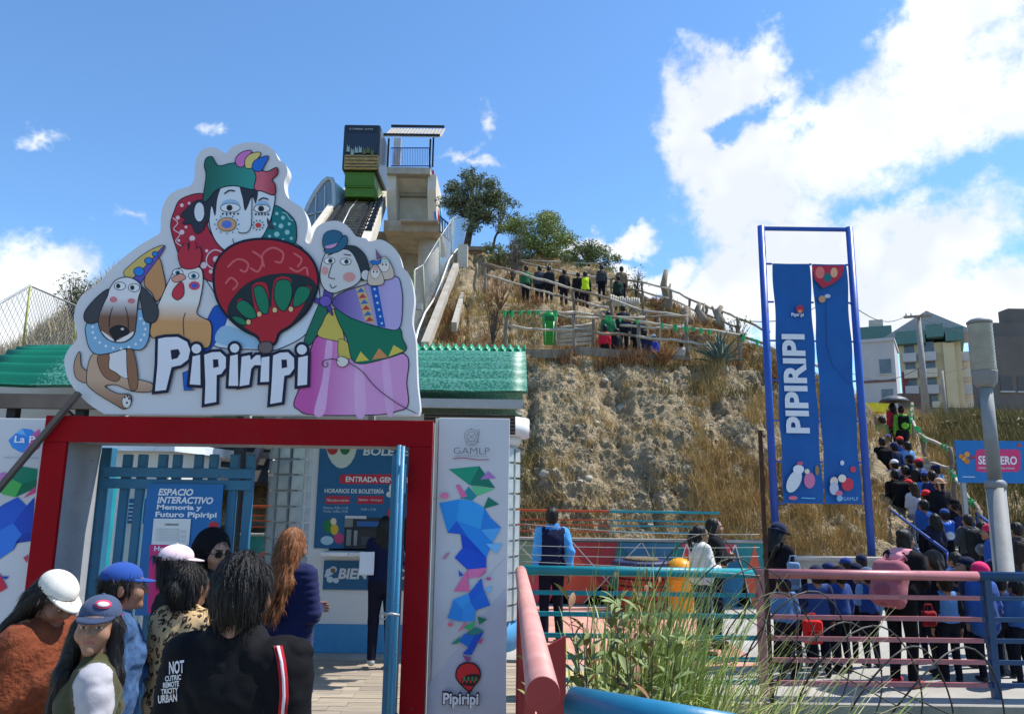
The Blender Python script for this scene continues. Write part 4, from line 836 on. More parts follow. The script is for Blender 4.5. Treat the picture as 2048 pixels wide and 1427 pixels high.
F5((206, 34, 44), [(1150, 1308), (1120, 1280), (1096, 1252), (1090, 1225), (1101, 1195), (1124, 1177), (1150, 1172), (1178, 1179), (1198, 1199), (1206, 1225), (1199, 1254), (1176, 1282), (1158, 1308)], smooth=True)
F5((60, 20, 26), [(1112, 1275), (1128, 1240), (1160, 1225), (1203, 1228), (1196, 1255), (1172, 1285)], smooth=True)
for x in (1130, 1150, 1170, 1188): F5((60, 130, 80), ell(x, 1250, 6, 12, 12)); F5((220, 80, 70), ell(x-9, 1264, 3, 8, 10))
q = c5(1016, 1395); txt(t, 'Pipiripi', q[0], q[1]+2, YP-.036, 75, (40, 30, 46), 36, .09); txt(t, 'Pipiripi', q[0]+2, q[1], YP-.039, 71, (226, 224, 228), 30, .03)
q = c5(1075, 118); txt(t, 'GAMLP', q[0], q[1], YP-.036, 72, (110, 110, 114), 13, -.01)
q = c5(1078, 131); txt(t, 'GOBIERNO AUTONOMO MUNICIPAL DE LA PAZ', q[0], q[1], YP-.036, 66, (140, 140, 144), 3)
band(t, (150, 60, 90), [(1070, 143), (1120, 138), (1160, 143), (1200, 148), (1255, 146)], c5, YP, 1.6)
for r1 in (18, 12): band(t, (140, 140, 144), ell(1165, 32, r1*1.9, r1*2.1, 22), c5, YP, 1.3, closed=True, smooth=False)
for pts in ([(1130, 10), (1140, 70), (1165, 75), (1190, 70), (1205, 10)], [(1150, 20), (1180, 45)], [(1180, 20), (1150, 45)], [(1165, 0), (1165, -12)], [(1145, 55), (1185, 55)]): band(t, (150, 150, 154), pts, c5, YP, 1.3)
for k in range(7): F5((150, 150, 154), ell(1200+3*math.sin(k), -2+k*10, 5, 4, 8))
# left panel
t = thing('printed_panel', 'white panel with a city logo and coloured polygons left of the gate', 'panel', (-3.2, 4.8, 0)); LAY[0] = 0
xr_ = -2.925; zt_ = P(40, 836, YP).z
b = MB(); b.box2((-3.55, YP, 0), (xr_, YP+.06, zt_)); b.build('panel_board', pw, t, .004)
F4 = lambda col, pts, **k: flat(t, col, pts, c4, YP, **k)
for col, pts in [((60, 140, 220), [(38, 182), (70, 150), (100, 128), (140, 132), (165, 150), (160, 210), (120, 240), (90, 235), (55, 215)]), ((206, 100, 160), [(150, 150), (178, 130), (190, 160), (180, 215), (140, 245), (105, 240), (130, 205)]), ((110, 180, 236), [(70, 150), (100, 128), (120, 160)]),
                 ((190, 120, 180), [(-40, 345), (20, 325), (50, 345), (0, 365)]), ((24, 130, 100), [(40, 350), (95, 300), (170, 312), (166, 360), (100, 380)]), ((80, 180, 90), [(-30, 400), (40, 352), (100, 380), (70, 440), (20, 430)]), ((16, 110, 80), [(100, 380), (166, 360), (162, 400), (70, 440)]), ((214, 70, 130), [(105, 445), (160, 392), (160, 420)]),
                 ((34, 90, 196), [(-60, 520), (20, 470), (80, 440), (120, 480), (60, 560), (-60, 620)]), ((24, 70, 180), [(120, 480), (156, 440), (146, 600), (100, 610), (60, 560)]), ((50, 120, 214), [(-60, 620), (60, 560), (100, 610), (60, 680), (-60, 760)]), ((20, 60, 160), [(60, 680), (100, 610), (146, 600), (140, 640), (70, 650)]), ((206, 60, 90), [(105, 715), (128, 700), (122, 740)]), ((200, 40, 70), [(-40, 780), (0, 790), (32, 852), (0, 872), (-40, 880)]), ((24, 60, 170), [(0, 800), (40, 800), (28, 815)])]: F4(col, pts)
q = c4(64, 193); txt(t, 'La Paz', q[0], q[1], YP-.02, 62, wi, 14, .02); q = c4(15, 263); txt(t, 'GOBIERNO AUTONOMO MUNICIPAL', q[0], q[1], YP-.012, 70, (130, 130, 140), 3)
# steel strut leaning across the left panel
t = thing('steel_strut', 'dark steel strut slanting across the left panel', 'strut', (-3.3, 4.7, 1)); b = MB(); b.bar(P(-30, 1010, 4.68), P(158, 785, 4.66), .035, .03); b.build('bar', mat('strut_brown', (.10, .08, .07), .6, .2), t)
# ================================================================== cut-out sign on the gate
YG = 4.72; board_m = mat('sign_white', (.60, .60, .615), .4, col2=(.66, .66, .675), scale=1.2, spec=.4)
def A(x, y): return (x/2.419, 270+y/2.419)
def B(x, y): return (380+x/2.419, 270+y/2.419)
outl = [A(*p) for p in [(505, 1349), (430, 1300), (370, 1240), (330, 1180), (312, 1110), (315, 1070), (335, 1030), (372, 985), (366, 930), (358, 880), (370, 820), (400, 770), (450, 735), (500, 690), (545, 640), (600, 590), (680, 530), (740, 495), (775, 468), (778, 400), (790, 340), (820, 290), (860, 265), (920, 245), (940, 210), (942, 150), (955, 100), (985, 68), (1030, 60), (1070, 75), (1092, 90), (1120, 60), (1170, 40), (1215, 36)]] + \
       [B(*p) for p in [(340, 40), (380, 55), (410, 80), (430, 120), (460, 140), (472, 180), (455, 230), (465, 290), (500, 325), (540, 350), (565, 400), (570, 450), (558, 510), (580, 525), (592, 500), (600, 470), (620, 440), (660, 420), (710, 415), (750, 430), (780, 460), (805, 490), (850, 500), (870, 515), (920, 505), (970, 530), (1010, 575), (1030, 640), (1055, 665), (1075, 720), (1085, 800), (1075, 900), (1090, 980), (1095, 1060), (1100, 1200), (1110, 1290), (1112, 1330), (1105, 1352)]]
sm = [tuple(p) for p in spline(outl, 4, False)]
t = thing('cutout_sign', 'large white cut-out sign with painted figures and Pipiripi lettering', 'sign', (-1.7, YG, gzt))
z_lo = gzt+.003
op = [(x, y, max(z, z_lo)) for x, y, z in on(YG, sm)]
b = MB(); b.prism(op, (0, .09, 0)); board = b.build('board', board_m, t)
for x in (-2.5, -1.7, -.9): b = MB(); b.bar((x, YG+.12, gzt+.01), (x, YG+.12, 3.3), .04, .04); b.build('back_post', galv, t)
b = MB(); b.bar((-2.6, YG+.12, 3.1), (-.6, YG+.12, 3.1), .04, .04); b.build('back_rail', galv, t)
INK = (18, 20, 38)
def offset_poly(p, w):
    a = sum(p[i-1].x*p[i].y-p[i].x*p[i-1].y for i in range(len(p))); s = 1 if a > 0 else -1; out = []
    for i in range(len(p)):
        d1 = (p[i]-p[i-1]).normalized() if (p[i]-p[i-1]).length else Vector((1, 0)); d2 = (p[(i+1) % len(p)]-p[i]); d2 = d2.normalized() if d2.length else d1
        n1 = Vector((d1.y, -d1.x))*s; n2 = Vector((d2.y, -d2.x))*s; m = (n1+n2); m = m.normalized() if m.length > .1 else n1
        out.append(p[i]+m*w*min(1.6, 1/max(.4, m.dot(n1))))
    return out
FIG = [None, 0]
def shp(col, pts, conv, line=2.0, smooth=True, n=5, nm='printed_shape', ink=INK):
    p = [Vector(conv(*q)) for q in pts]
    if smooth: p = spline(p, n)
    par = FIG[0]; o = None
    if line:
        FIG[1] += 1; b = MB(); b.sheet(on(YG-.002-.00015*FIG[1], [tuple(q) for q in offset_poly(p, line)])); o = b.build('printed_outline', print_mat(ink), par)
    FIG[1] += 1; b = MB(); b.sheet(on(YG-.002-.00015*FIG[1], [tuple(q) for q in p])); o = b.build(nm, print_mat(col) if isinstance(col, tuple) else col, par)
    return o
def lin(col, pts, conv, w=2.0, closed=False):
    FIG[1] += 1; LAY[0] = (FIG[1]*.00015+.0005)/.0004-1; return band(FIG[0], col, pts, conv, YG, w, closed)
def grad(name, c1, c2, ax, a, bb):                       # printed two-colour blend across the artwork
    m = bpy.data.materials.new(name); m.use_nodes = True; N = m.node_tree.nodes; L = m.node_tree.links; bs = N['Principled BSDF']; bs.inputs['Roughness'].default_value = .5
    tc = N.new('ShaderNodeTexCoord'); sp = N.new('ShaderNodeSeparateXYZ'); L.new(tc.outputs['Object'], sp.inputs[0]); mr = N.new('ShaderNodeMapRange'); L.new(sp.outputs[ax], mr.inputs[0]); mr.inputs[1].default_value = a; mr.inputs[2].default_value = bb
    mx = N.new('ShaderNodeMixRGB'); L.new(mr.outputs[0], mx.inputs[0]); mx.inputs[1].default_value = (*srgb(*c1), 1); mx.inputs[2].default_value = (*srgb(*c2), 1); L.new(mx.outputs[0], bs.inputs['Base Color']); return m
def lx(conv, x, y): q = P(*conv(x, y), YG); return q.x+1.7, q.z-gzt
def gx(n, c1, c2, conv, x0, x1): return grad(n, c1, c2, 0, lx(conv, x0, 500)[0], lx(conv, x1, 500)[0])
def gz(n, c1, c2, conv, y0, y1): return grad(n, c1, c2, 2, lx(conv, 500, y0)[1], lx(conv, 500, y1)[1])
# --- tall figure in a two-coloured cap
FIG[0] = t; FIG[1] = 0
FIG[0] = shp((206, 218, 228), [(0, 640), (80, 700), (150, 850), (105, 1010), (330, 1035), (420, 1035), (560, 960), (620, 830), (610, 700), (500, 520), (150, 520), (20, 560)], B, 2, nm='printed_person')
shp((24, 84, 180), [(125, 825), (178, 885), (100, 1032), (40, 1030), (70, 930)], B, 1.2)
shp((150, 190, 216), [(170, 920), (330, 990), (340, 1030), (130, 1005)], B, 0)
shp((176, 40, 62), [(985, 288), (880, 310), (845, 370), (828, 440), (850, 530), (880, 600), (935, 640), (985, 690), (1040, 705), (1060, 640), (1110, 570), (1050, 520), (1005, 450), (1000, 380)], A, 2)
for (x, y, r1) in ((860, 400, 10), (880, 470, 12), (905, 540, 9), (930, 500, 14), (960, 560, 10), (985, 630, 16), (1000, 560, 8), (1020, 660, 10), (1045, 600, 15), (880, 340, 9), (915, 330, 7), (945, 610, 8), (1075, 575, 8), (865, 510, 7), (900, 445, 7)): shp((222, 200, 206), ell(x, y, r1, r1, 12), A, 0, False)
lin((222, 200, 206), [(1080, 570), (1040, 555), (1005, 580), (1000, 620), (1030, 645), (1060, 630), (1055, 605), (1035, 605)], A, 2.4)
lin((222, 200, 206), [(835, 400), (860, 425), (840, 455), (870, 480), (850, 515), (885, 545), (870, 580)], A, 1.8)
shp((16, 116, 118), [(405, 345), (460, 370), (500, 410), (512, 450), (505, 522), (440, 515), (350, 510), (370, 460), (395, 420)], B, 2)
for (x, y, r1) in ((420, 380, 8), (450, 400, 10), (480, 430, 8), (440, 440, 12), (410, 430, 7), (470, 470, 12), (420, 480, 13), (490, 500, 8), (385, 490, 8), (450, 505, 6)): shp((150, 200, 200), ell(x, y, r1, r1, 12), B, 0, False)
lin((150, 200, 200), [(500, 415), (482, 405), (465, 380), (445, 375)], B, 1.8)
shp((44, 50, 62), [(875, 390), (910, 350), (950, 318), (1000, 330), (990, 440), (950, 475), (925, 430), (885, 428), (900, 405)], A, 1.2)
shp((214, 222, 228), [(112, 250), (95, 400), (110, 480), (150, 540), (210, 570), (280, 542), (340, 500), (375, 440), (395, 380), (406, 280), (330, 240), (150, 240)], B, 2)
shp((214, 220, 226), ell(45, 372, 24, 46), B, 1.6, False)
shp((44, 50, 62), [(62, 320), (110, 275), (150, 245), (132, 310), (122, 392), (104, 345), (92, 420), (72, 400), (66, 350)], B, 0)
shp((44, 50, 62), [(245, 240), (325, 255), (318, 332), (300, 300), (268, 366), (255, 310)], B, 0)
shp((60, 64, 74), [(372, 400), (395, 430), (410, 452), (380, 450)], B, 0)
shp(gx('cap_green_print', (10, 96, 80), (40, 150, 140), B, 70, 310), [(65, 312), (80, 200), (72, 150), (80, 115), (105, 108), (120, 135), (145, 152), (220, 138), (312, 162), (322, 205), (312, 260), (210, 243), (130, 262), (85, 312)], B, 2)
shp(gx('cap_red_print', (150, 30, 44), (206, 96, 110), B, 410, 330), [(314, 165), (370, 180), (418, 160), (420, 190), (395, 215), (410, 245), (406, 288), (350, 270), (313, 259), (322, 205)], B, 2)
for col, pts in (((206, 120, 186), [(230, 148), (221, 118), (250, 86), (295, 78), (275, 120), (255, 152)]), ((216, 200, 120), [(268, 152), (270, 115), (300, 90), (340, 88), (320, 122), (300, 156), (280, 160)]), ((40, 110, 206), [(302, 160), (310, 130), (340, 112), (378, 104), (362, 140), (345, 170), (320, 174)])): shp(col, pts, B, 1.6)
for x, y, rx, ry in ((195, 352, 46, 20), (348, 356, 37, 18)):
    shp((150, 186, 214), ell(x, y-14, rx*.95, ry*1.3), B, 0, False); shp((224, 230, 234), ell(x, y, rx, ry), B, 1.3, False); shp((70, 60, 56), ell(x-4, y, 15, 15), B, 0, False); shp((16, 16, 20), ell(x-4, y, 8, 8), B, 0, False)
    for k in range(5): shp((24, 60, 80), ell(x-rx*.8+k*rx*.4, y+ry+9, 4.5, 6, 8), B, 0, False)
lin(INK, [(165, 285), (190, 268), (218, 272)], B, 2.6); lin(INK, [(330, 318), (352, 305), (380, 312)], B, 2.6)
shp((206, 160, 116), ell(178, 432, 44, 32), B, 1, False); shp((84, 118, 206), ell(178, 432, 25, 19), B, 0, False); shp((206, 60, 56), ell(330, 436, 14, 12), B, 0, False)
for k in range(10): a_ = k*.628; shp((30, 110, 120), ell(330+26*math.cos(a_), 436+23*math.sin(a_), 4, 4, 8), B, 0, False)
for k in range(12): a_ = k*.5236; shp((30, 90, 110), ell(178+58*math.cos(a_), 432+44*math.sin(a_), 3.5, 3.5, 8), B, 0, False)
lin(INK, [(300, 285), (299, 380), (296, 440), (278, 470), (248, 474), (232, 468)], B, 1.8); lin(INK, [(206, 500), (214, 524), (242, 534), (268, 522), (276, 504)], B, 1.6)
# --- hot-air balloon
f0 = FIG[1]; FIG[0] = t
bal = [(120, 700), (130, 625), (175, 562), (250, 522), (350, 508), (450, 520), (540, 560), (595, 622), (615, 700), (600, 770), (560, 850), (490, 915), (430, 955), (405, 1005), (355, 1005), (325, 970), (250, 930), (180, 865), (135, 790)]
FIG[0] = shp((172, 28, 42), bal, B, 5, nm='printed_balloon')
for pts in ([(180, 640), (230, 600), (280, 620), (270, 660), (240, 650)], [(300, 560), (350, 600), (330, 660), (290, 640)], [(360, 640), (350, 580), (400, 545), (450, 570), (440, 615), (410, 610)], [(480, 640), (520, 660), (560, 640), (570, 680)], [(500, 570), (540, 600), (520, 640)], [(170, 720), (200, 690), (230, 720), (205, 750)]): lin((206, 96, 100), pts, B, 4)
shp((26, 44, 46), [(185, 862), (205, 795), (275, 722), (370, 682), (480, 672), (575, 692), (611, 735), (598, 772), (556, 850), (488, 912), (428, 950), (400, 960), (330, 968), (250, 928)], B, 1.2)
shp((176, 30, 44), [(345, 1003), (330, 970), (262, 925), (300, 900), (225, 830), (250, 790), (310, 850), (300, 730), (370, 720), (390, 840), (410, 700), (490, 700), (480, 830), (520, 740), (590, 740), (540, 840), (488, 912), (428, 952), (404, 1003)], B, 1.2)
for pts in ([(255, 800), (300, 830), (318, 880), (270, 880), (225, 830)], [(310, 745), (350, 735), (378, 800), (372, 862), (335, 840)], [(420, 712), (480, 708), (490, 780), (455, 850), (412, 800)], [(530, 735), (580, 745), (560, 800), (505, 830), (505, 780)], [(205, 880), (250, 885), (275, 915), (240, 912)]): shp((20, 120, 84), pts, B, 2)
for x, y in ((335, 866), (410, 846), (488, 842), (283, 904)): shp((226, 190, 130), ell(x, y, 11, 13, 12), B, 1, False)
shp((110, 96, 92), [(332, 1030), (345, 1005), (385, 1002), (398, 1025), (385, 1050), (350, 1052)], B, 2)
# --- rooster and flute
FIG[0] = t; FIG[1] = 40
shp((196, 140, 90), [(700, 722), (715, 650), (745, 612), (770, 600), (785, 650), (798, 740), (760, 800), (735, 760)], A, 1.6)
shp((206, 180, 100), [(600, 672), (640, 622), (720, 562), (790, 535), (770, 580), (700, 660), (668, 718)], A, 1.4)
shp((96, 84, 170), [(640, 700), (700, 640), (793, 537), (772, 585), (700, 682), (672, 720)], A, 1.2)
for x, y, r1 in ((672, 660, 24), (718, 608, 17), (750, 575, 12)): shp((40, 130, 210), ell(x, y, r1, r1*.85), A, 1.4, False)
FIG[0] = shp(gz('rooster_print', (206, 150, 90), (226, 222, 216), A, 900, 800), [(735, 975), (745, 880), (790, 770), (832, 680), (862, 648), (960, 640), (980, 700), (965, 800), (950, 860), (980, 885), (1015, 905), (1022, 960), (1005, 1025), (930, 1012), (860, 978)], A, 1.8, nm='printed_rooster')
shp((186, 44, 60), [(885, 642), (862, 580), (880, 540), (905, 528), (912, 560), (925, 512), (945, 520), (948, 552), (965, 545), (974, 590), (955, 638)], A, 1.6)
for x, y in ((860, 665), (937, 680)): shp((226, 230, 232), ell(x, y, 24, 16), A, 1.3, False); shp((60, 110, 130), ell(x, y+2, 12, 12), A, 0, False); shp((16, 16, 20), ell(x, y+2, 6, 6), A, 0, False)
shp((216, 150, 130), [(833, 692), (875, 672), (897, 690), (872, 706), (845, 710)], A, 1.3); shp((196, 50, 66), [(876, 712), (845, 740), (834, 775), (858, 796), (886, 775), (888, 735)], A, 1.4)
shp((206, 70, 90), ell(940, 728, 27, 21), A, 0, False); shp((70, 90, 190), ell(940, 728, 15, 12), A, 0, False); lin(INK, [(897, 858), (886, 900), (890, 970)], A, 1.4)
shp((24, 96, 190), [(885, 1150), (912, 1140), (915, 1222), (940, 1232), (892, 1232)], A, 1.2, False); shp((60, 130, 206), [(800, 1150), (830, 1140), (815, 1210), (802, 1215)], A, 1.2, False)
# --- dog
FIG[0] = t; FIG[1] = 50
dg_ = gz('dog_print', (140, 96, 66), (196, 160, 130), A, 1320, 1180)
shp((176, 140, 114), [(384, 1050), (360, 1105), (368, 1170), (415, 1195), (428, 1152), (392, 1118)], A, 1.5)
FIG[0] = shp(dg_, [(455, 1055), (420, 1180), (450, 1232), (560, 1302), (602, 1322), (632, 1292), (625, 1255), (565, 1250), (505, 1215), (560, 1205), (640, 1236), (728, 1238), (736, 1205), (680, 1185), (600, 1168), (600, 1060)], A, 1.6, nm='printed_dog')
shp((222, 220, 218), [(530, 1060), (600, 1020), (620, 1165), (575, 1160), (525, 1130)], A, 1.0)
shp((146, 102, 72), [(475, 1070), (480, 1120), (510, 1170), (560, 1190), (580, 1170), (560, 1150), (525, 1125), (525, 1062)], A, 1.4)
shp((146, 102, 72), [(618, 1012), (648, 1060), (664, 1150), (662, 1222), (632, 1226), (616, 1130)], A, 1.4)
shp((222, 216, 210), ell(612, 1288, 20, 30), A, 1.2, False)
for x, y in ((604, 1268), (616, 1262), (624, 1274), (614, 1294)): shp((30, 26, 26), ell(x, y, 5, 6, 8), A, 0, False)
shp((130, 176, 206), [(420, 915), (480, 865), (560, 850), (660, 845), (705, 850), (722, 905), (715, 990), (680, 1036), (610, 1030), (540, 1050), (470, 1058), (435, 1030), (418, 970)], A, 1.8)
for k in range(16): a_ = 2.4+k*.30; shp((214, 228, 236), ell(575+128*math.cos(a_), 940+92*math.sin(a_)*-1, 7, 7, 8), A, 0, False)
shp((64, 66, 70), [(528, 748), (470, 785), (415, 850), (410, 892), (440, 910), (485, 890), (515, 830)], A, 1.8); shp((64, 66, 70), [(678, 735), (730, 780), (762, 840), (757, 888), (732, 906), (700, 890), (686, 820)], A, 1.8)
shp(gz('dog_face_print', (120, 80, 54), (222, 220, 222), A, 880, 790), [(532, 745), (560, 705), (605, 690), (650, 700), (680, 735), (665, 800), (657, 900), (642, 970), (592, 1000), (530, 990), (490, 950), (478, 890), (502, 820), (522, 780)], A, 1.8)
shp((226, 222, 220), [(490, 948), (520, 965), (560, 992), (600, 975), (645, 950), (635, 975), (592, 999), (530, 990)], A, 0)
shp((30, 28, 30), [(530, 942), (570, 920), (612, 932), (622, 960), (575, 978), (558, 996), (545, 975)], A, 1); shp((206, 206, 210), ell(592, 938, 8, 6), A, 0, False)
for x, y in ((580, 730), (648, 738)): shp((226, 230, 232), ell(x, y, 26, 18), A, 1.3, False); shp((84, 80, 80), ell(x-8, y, 11, 12), A, 0, False); shp((16, 16, 20), ell(x-8, y, 6, 7), A, 0, False)
shp((206, 120, 124), ell(548, 795, 18, 14), A, 0, False); shp((206, 120, 124), ell(635, 802, 18, 12), A, 0, False); lin(INK, [(545, 830), (530, 880), (528, 930)], A, 1.4); lin(INK, [(605, 830), (618, 880), (620, 940)], A, 1.4)
# --- woman in a bowler hat with a carrying cloth
FIG[0] = t; FIG[1] = 30
FIG[0] = shp(gx('skirt_print', (196, 80, 160), (216, 150, 200), B, 640, 820), [(625, 972), (740, 995), (800, 1090), (1036, 1060), (1046, 1200), (1052, 1305), (1000, 1332), (900, 1350), (600, 1351), (525, 1325), (505, 1295), (540, 1200), (582, 1050)], B, 2, nm='printed_woman')
for pts in ([(660, 1000), (690, 1010), (670, 1200), (650, 1345), (600, 1345), (640, 1180)], [(800, 1100), (835, 1098), (850, 1340), (800, 1346)], [(930, 1085), (960, 1080), (985, 1330), (950, 1338)]): shp((222, 170, 210), pts, B, 0)
shp((30, 110, 84), [(640, 800), (662, 870), (620, 955), (580, 1012), (553, 1000), (590, 900)], B, 1.6)
shp((206, 186, 84), [(665, 865), (705, 850), (745, 990), (700, 992), (620, 968), (640, 915)], B, 1.4)
shp((206, 186, 84), [(722, 990), (762, 1005), (785, 1060), (768, 1082), (722, 1072)], B, 1.2)
shp((14, 116, 86), [(705, 835), (800, 888), (900, 928), (1006, 930), (1026, 985), (1041, 1040), (940, 1080), (800, 1099), (762, 985), (722, 905)], B, 1.8)
for col, pts in (((216, 196, 80), [(800, 1096), (825, 1046), (866, 1089)]), ((206, 140, 84), [(880, 1086), (915, 1030), (957, 1074)]), ((216, 196, 80), [(960, 1072), (985, 1015), (1034, 1044)])): shp(col, pts, B, 0, False)
shp(gx('cloth_print', (90, 66, 150), (180, 166, 214), B, 720, 980), [(690, 805), (740, 762), (860, 722), (990, 685), (1020, 735), (1026, 830), (1010, 932), (940, 932), (800, 890), (720, 845)], B, 1.8)
shp((206, 176, 120), [(802, 742), (842, 730), (898, 912), (848, 902)], B, 0, False); shp((24, 90, 180), [(872, 724), (906, 715), (946, 930), (908, 925)], B, 0, False); shp((170, 160, 190), [(848, 728), (862, 725), (905, 920), (894, 916)], B, 0, False)
for k in range(6): yy = 748+k*28; xx = 826+k*8.5; shp(((40, 110, 180), (190, 60, 60))[k % 2], [(xx-20, yy+14), (xx, yy-10), (xx+20, yy+10)], B, 0, False)
for k in range(6): shp((190, 214, 236), ell(893+k*7, 745+k*33, 6, 6, 8), B, 0, False)
shp((84, 66, 150), [(640, 795), (655, 740), (690, 775), (675, 810), (690, 870), (655, 830), (610, 810), (600, 785)], B, 1.3); shp((110, 90, 176), ell(655, 803, 27, 25), B, 1.2, False)
shp((46, 54, 60), [(735, 540), (800, 540), (848, 585), (866, 650), (852, 665), (838, 702), (815, 682), (800, 612), (770, 565)], B, 1.4)
shp((206, 206, 204), [(638, 625), (662, 572), (720, 555), (770, 560), (803, 605), (826, 682), (800, 722), (742, 747), (692, 762), (650, 740), (632, 690)], B, 1.8)
shp((206, 206, 204), ell(850, 677, 21, 24), B, 1.3, False)
shp((44, 100, 130), [(645, 535), (650, 482), (690, 462), (730, 475), (738, 512), (722, 548), (670, 560)], B, 1.5); shp((206, 150, 190), [(652, 538), (736, 516), (738, 527), (664, 554)], B, 0, False); shp((44, 100, 130), [(650, 556), (700, 545), (740, 492), (758, 494), (757, 530), (722, 560), (672, 572)], B, 1.5)
for x, y in ((675, 608), (753, 612)): shp((228, 230, 228), ell(x, y, 25, 15), B, 1.2, False); shp((90, 90, 86), ell(x+4, y, 11, 12), B, 0, False); shp((16, 16, 20), ell(x+4, y, 6, 6), B, 0, False)
shp((216, 150, 146), ell(770, 686, 29, 23), B, 0, False); shp((216, 150, 146), ell(652, 655, 15, 20), B, 0, False); lin(INK, [(690, 618), (676, 660), (672, 688), (702, 695)], B, 1.6); lin(INK, [(676, 720), (688, 740), (710, 728)], B, 1.5); lin(INK, [(664, 582), (690, 574)], B, 1.8); lin(INK, [(742, 576), (780, 582)], B, 1.8)
for x, y, rx, ry, col in ((940, 630, 34, 42, (180, 206, 196)), (896, 665, 30, 38, (206, 170, 160))):
    shp((206, 190, 170), [(x-rx, y), (x, y-ry), (x+rx, y), (x+rx+8, y+ry*1.4), (x-rx, y+ry*1.5)], B, 1.2); shp((222, 214, 206), ell(x, y, rx*.75, ry*.75), B, .8, False); shp(col, ell(x, y-ry*.5, rx*.6, ry*.25), B, 0, False); shp((30, 26, 30), ell(x-8, y-4, 4, 5, 8), B, 0, False); shp((30, 26, 30), ell(x+9, y-4, 4, 5, 8), B, 0, False)
shp((130, 90, 130), [(905, 600), (898, 552), (925, 590)], B, .8, False); shp((40, 110, 190), [(870, 612), (885, 605), (905, 612), (925, 602), (922, 620), (885, 628)], B, .8, False)
shp((222, 214, 206), [(712, 1085), (730, 1072), (762, 1085), (762, 1105), (740, 1120), (716, 1110)], B, 1.2); lin(INK, [(765, 1098), (830, 1140), (900, 1220), (1000, 1295), (1100, 1348)], B, 1.6); lin(INK, [(722, 1092), (690, 1082), (650, 1090), (640, 1108), (656, 1122), (668, 1108), (656, 1100)], B, 1.5)
# --- big lettering
FIG[0] = t
NV = (22, 24, 52)
def letter(pts, conv, counter=None, dot=None):
    FIG[1] = 95; p = [Vector(conv(*q)) for q in pts]
    b = MB(); b.sheet(on(YG-.002-.00015*FIG[1]-.00007*letter.k, [tuple(q) for q in offset_poly(p, 6.0)])); o = b.build('letter_outline', print_mat(NV), t); letter.k += 1
    b = MB(); b.sheet(on(YG-.0185, [tuple(q) for q in p])); w = b.build('letter', print_mat((222, 224, 230)), o)
    if counter: b = MB(); b.sheet(on(YG-.0192, [conv(*q) for q in counter])); b.build('letter_counter', print_mat(NV), o)
    if dot:
        c = conv(dot[0], dot[1]); r1 = dot[2]/2.419
        b = MB(); b.sheet(on(YG-.0172-.00006*letter.k, ell(c[0], c[1], r1+5.5, r1+5.5))); b.build('dot_outline', print_mat(NV), o); letter.k += 1
        b = MB(); b.sheet(on(YG-.0186, ell(c[0], c[1], r1, r1))); b.build('letter_dot', print_mat((222, 224, 230)), o)
letter.k = 0
letter([(765, 985), (800, 978), (860, 976), (905, 1000), (920, 1040), (910, 1085), (875, 1112), (830, 1122), (803, 1232), (750, 1238), (762, 1110)], A, [(825, 1040), (862, 1034), (872, 1055), (858, 1078), (830, 1086)])
letter([(932, 1070), (968, 1062), (970, 1208), (918, 1205)], A, None, (950, 1033, 23))
letter([(988, 1062), (1025, 1050), (1065, 1048), (1093, 1075), (1092, 1125), (1070, 1155), (1048, 1160), (1046, 1290), (990, 1300), (994, 1200)], A, [(1030, 1085), (1055, 1084), (1058, 1120), (1032, 1126)])
letter([(1114, 1068), (1150, 1060), (1152, 1212), (1106, 1212)], A, None, (1135, 1030, 22))
letter([(250, 1072), (290, 1064), (294, 1088), (320, 1064), (340, 1064), (344, 1112), (312, 1112), (296, 1130), (286, 1206), (240, 1214)], B)
letter([(346, 1076), (384, 1070), (382, 1192), (340, 1194)], B)
letter([(402, 1066), (436, 1052), (474, 1050), (503, 1078), (504, 1128), (482, 1158), (456, 1164), (444, 1290), (388, 1300), (396, 1190)], B, [(442, 1086), (468, 1085), (470, 1122), (444, 1128)])
letter([(524, 1076), (570, 1066), (566, 1206), (520, 1212)], B, None, (541, 1037, 24))
# ================================================================== ticket booth
bw = mat('booth_white', (.66, .67, .66), .7, col2=(.74, .75, .74), scale=1.5, bump=.08, bscale=30); bb = paint('booth_blue', (64, 140, 190), .6, .1)
Y0 = 9.4; xl_, xr2 = -2.62, -.36; yc = 9.86; rc_ = .46
t = thing('ticket_booth', 'white ticket booth with rounded glass-block corners and a menu board', 'booth', (-1.5, 9.4, 0))
b = MB(); b.box2((xl_, Y0, .32), (-2.2, 12, 2.7)); b.box2((-2.2, Y0, .32), (xr2, Y0+.12, 1.12)); b.build('front_wall', bw, t)
b = MB(); b.box2((xl_, Y0-.02, 0), (xr2, Y0+.1, .318)); b.build('base_band', bb, t)
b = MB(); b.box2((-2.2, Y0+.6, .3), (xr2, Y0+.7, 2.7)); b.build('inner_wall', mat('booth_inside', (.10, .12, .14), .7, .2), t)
b = MB(); b.box2((-2.24, Y0-.22, 1.122), (xr2, Y0+.5, 1.17)); b.build('counter', paint('counter_white', (226, 226, 224)), t, .006)
b = MB(); b.box2((xl_-.3, Y0-.1, 2.60), (xr2+.3, 12, 2.84)); b.build('roof_slab', mat('slab_white', (.72, .74, .76), .6, .06), t)
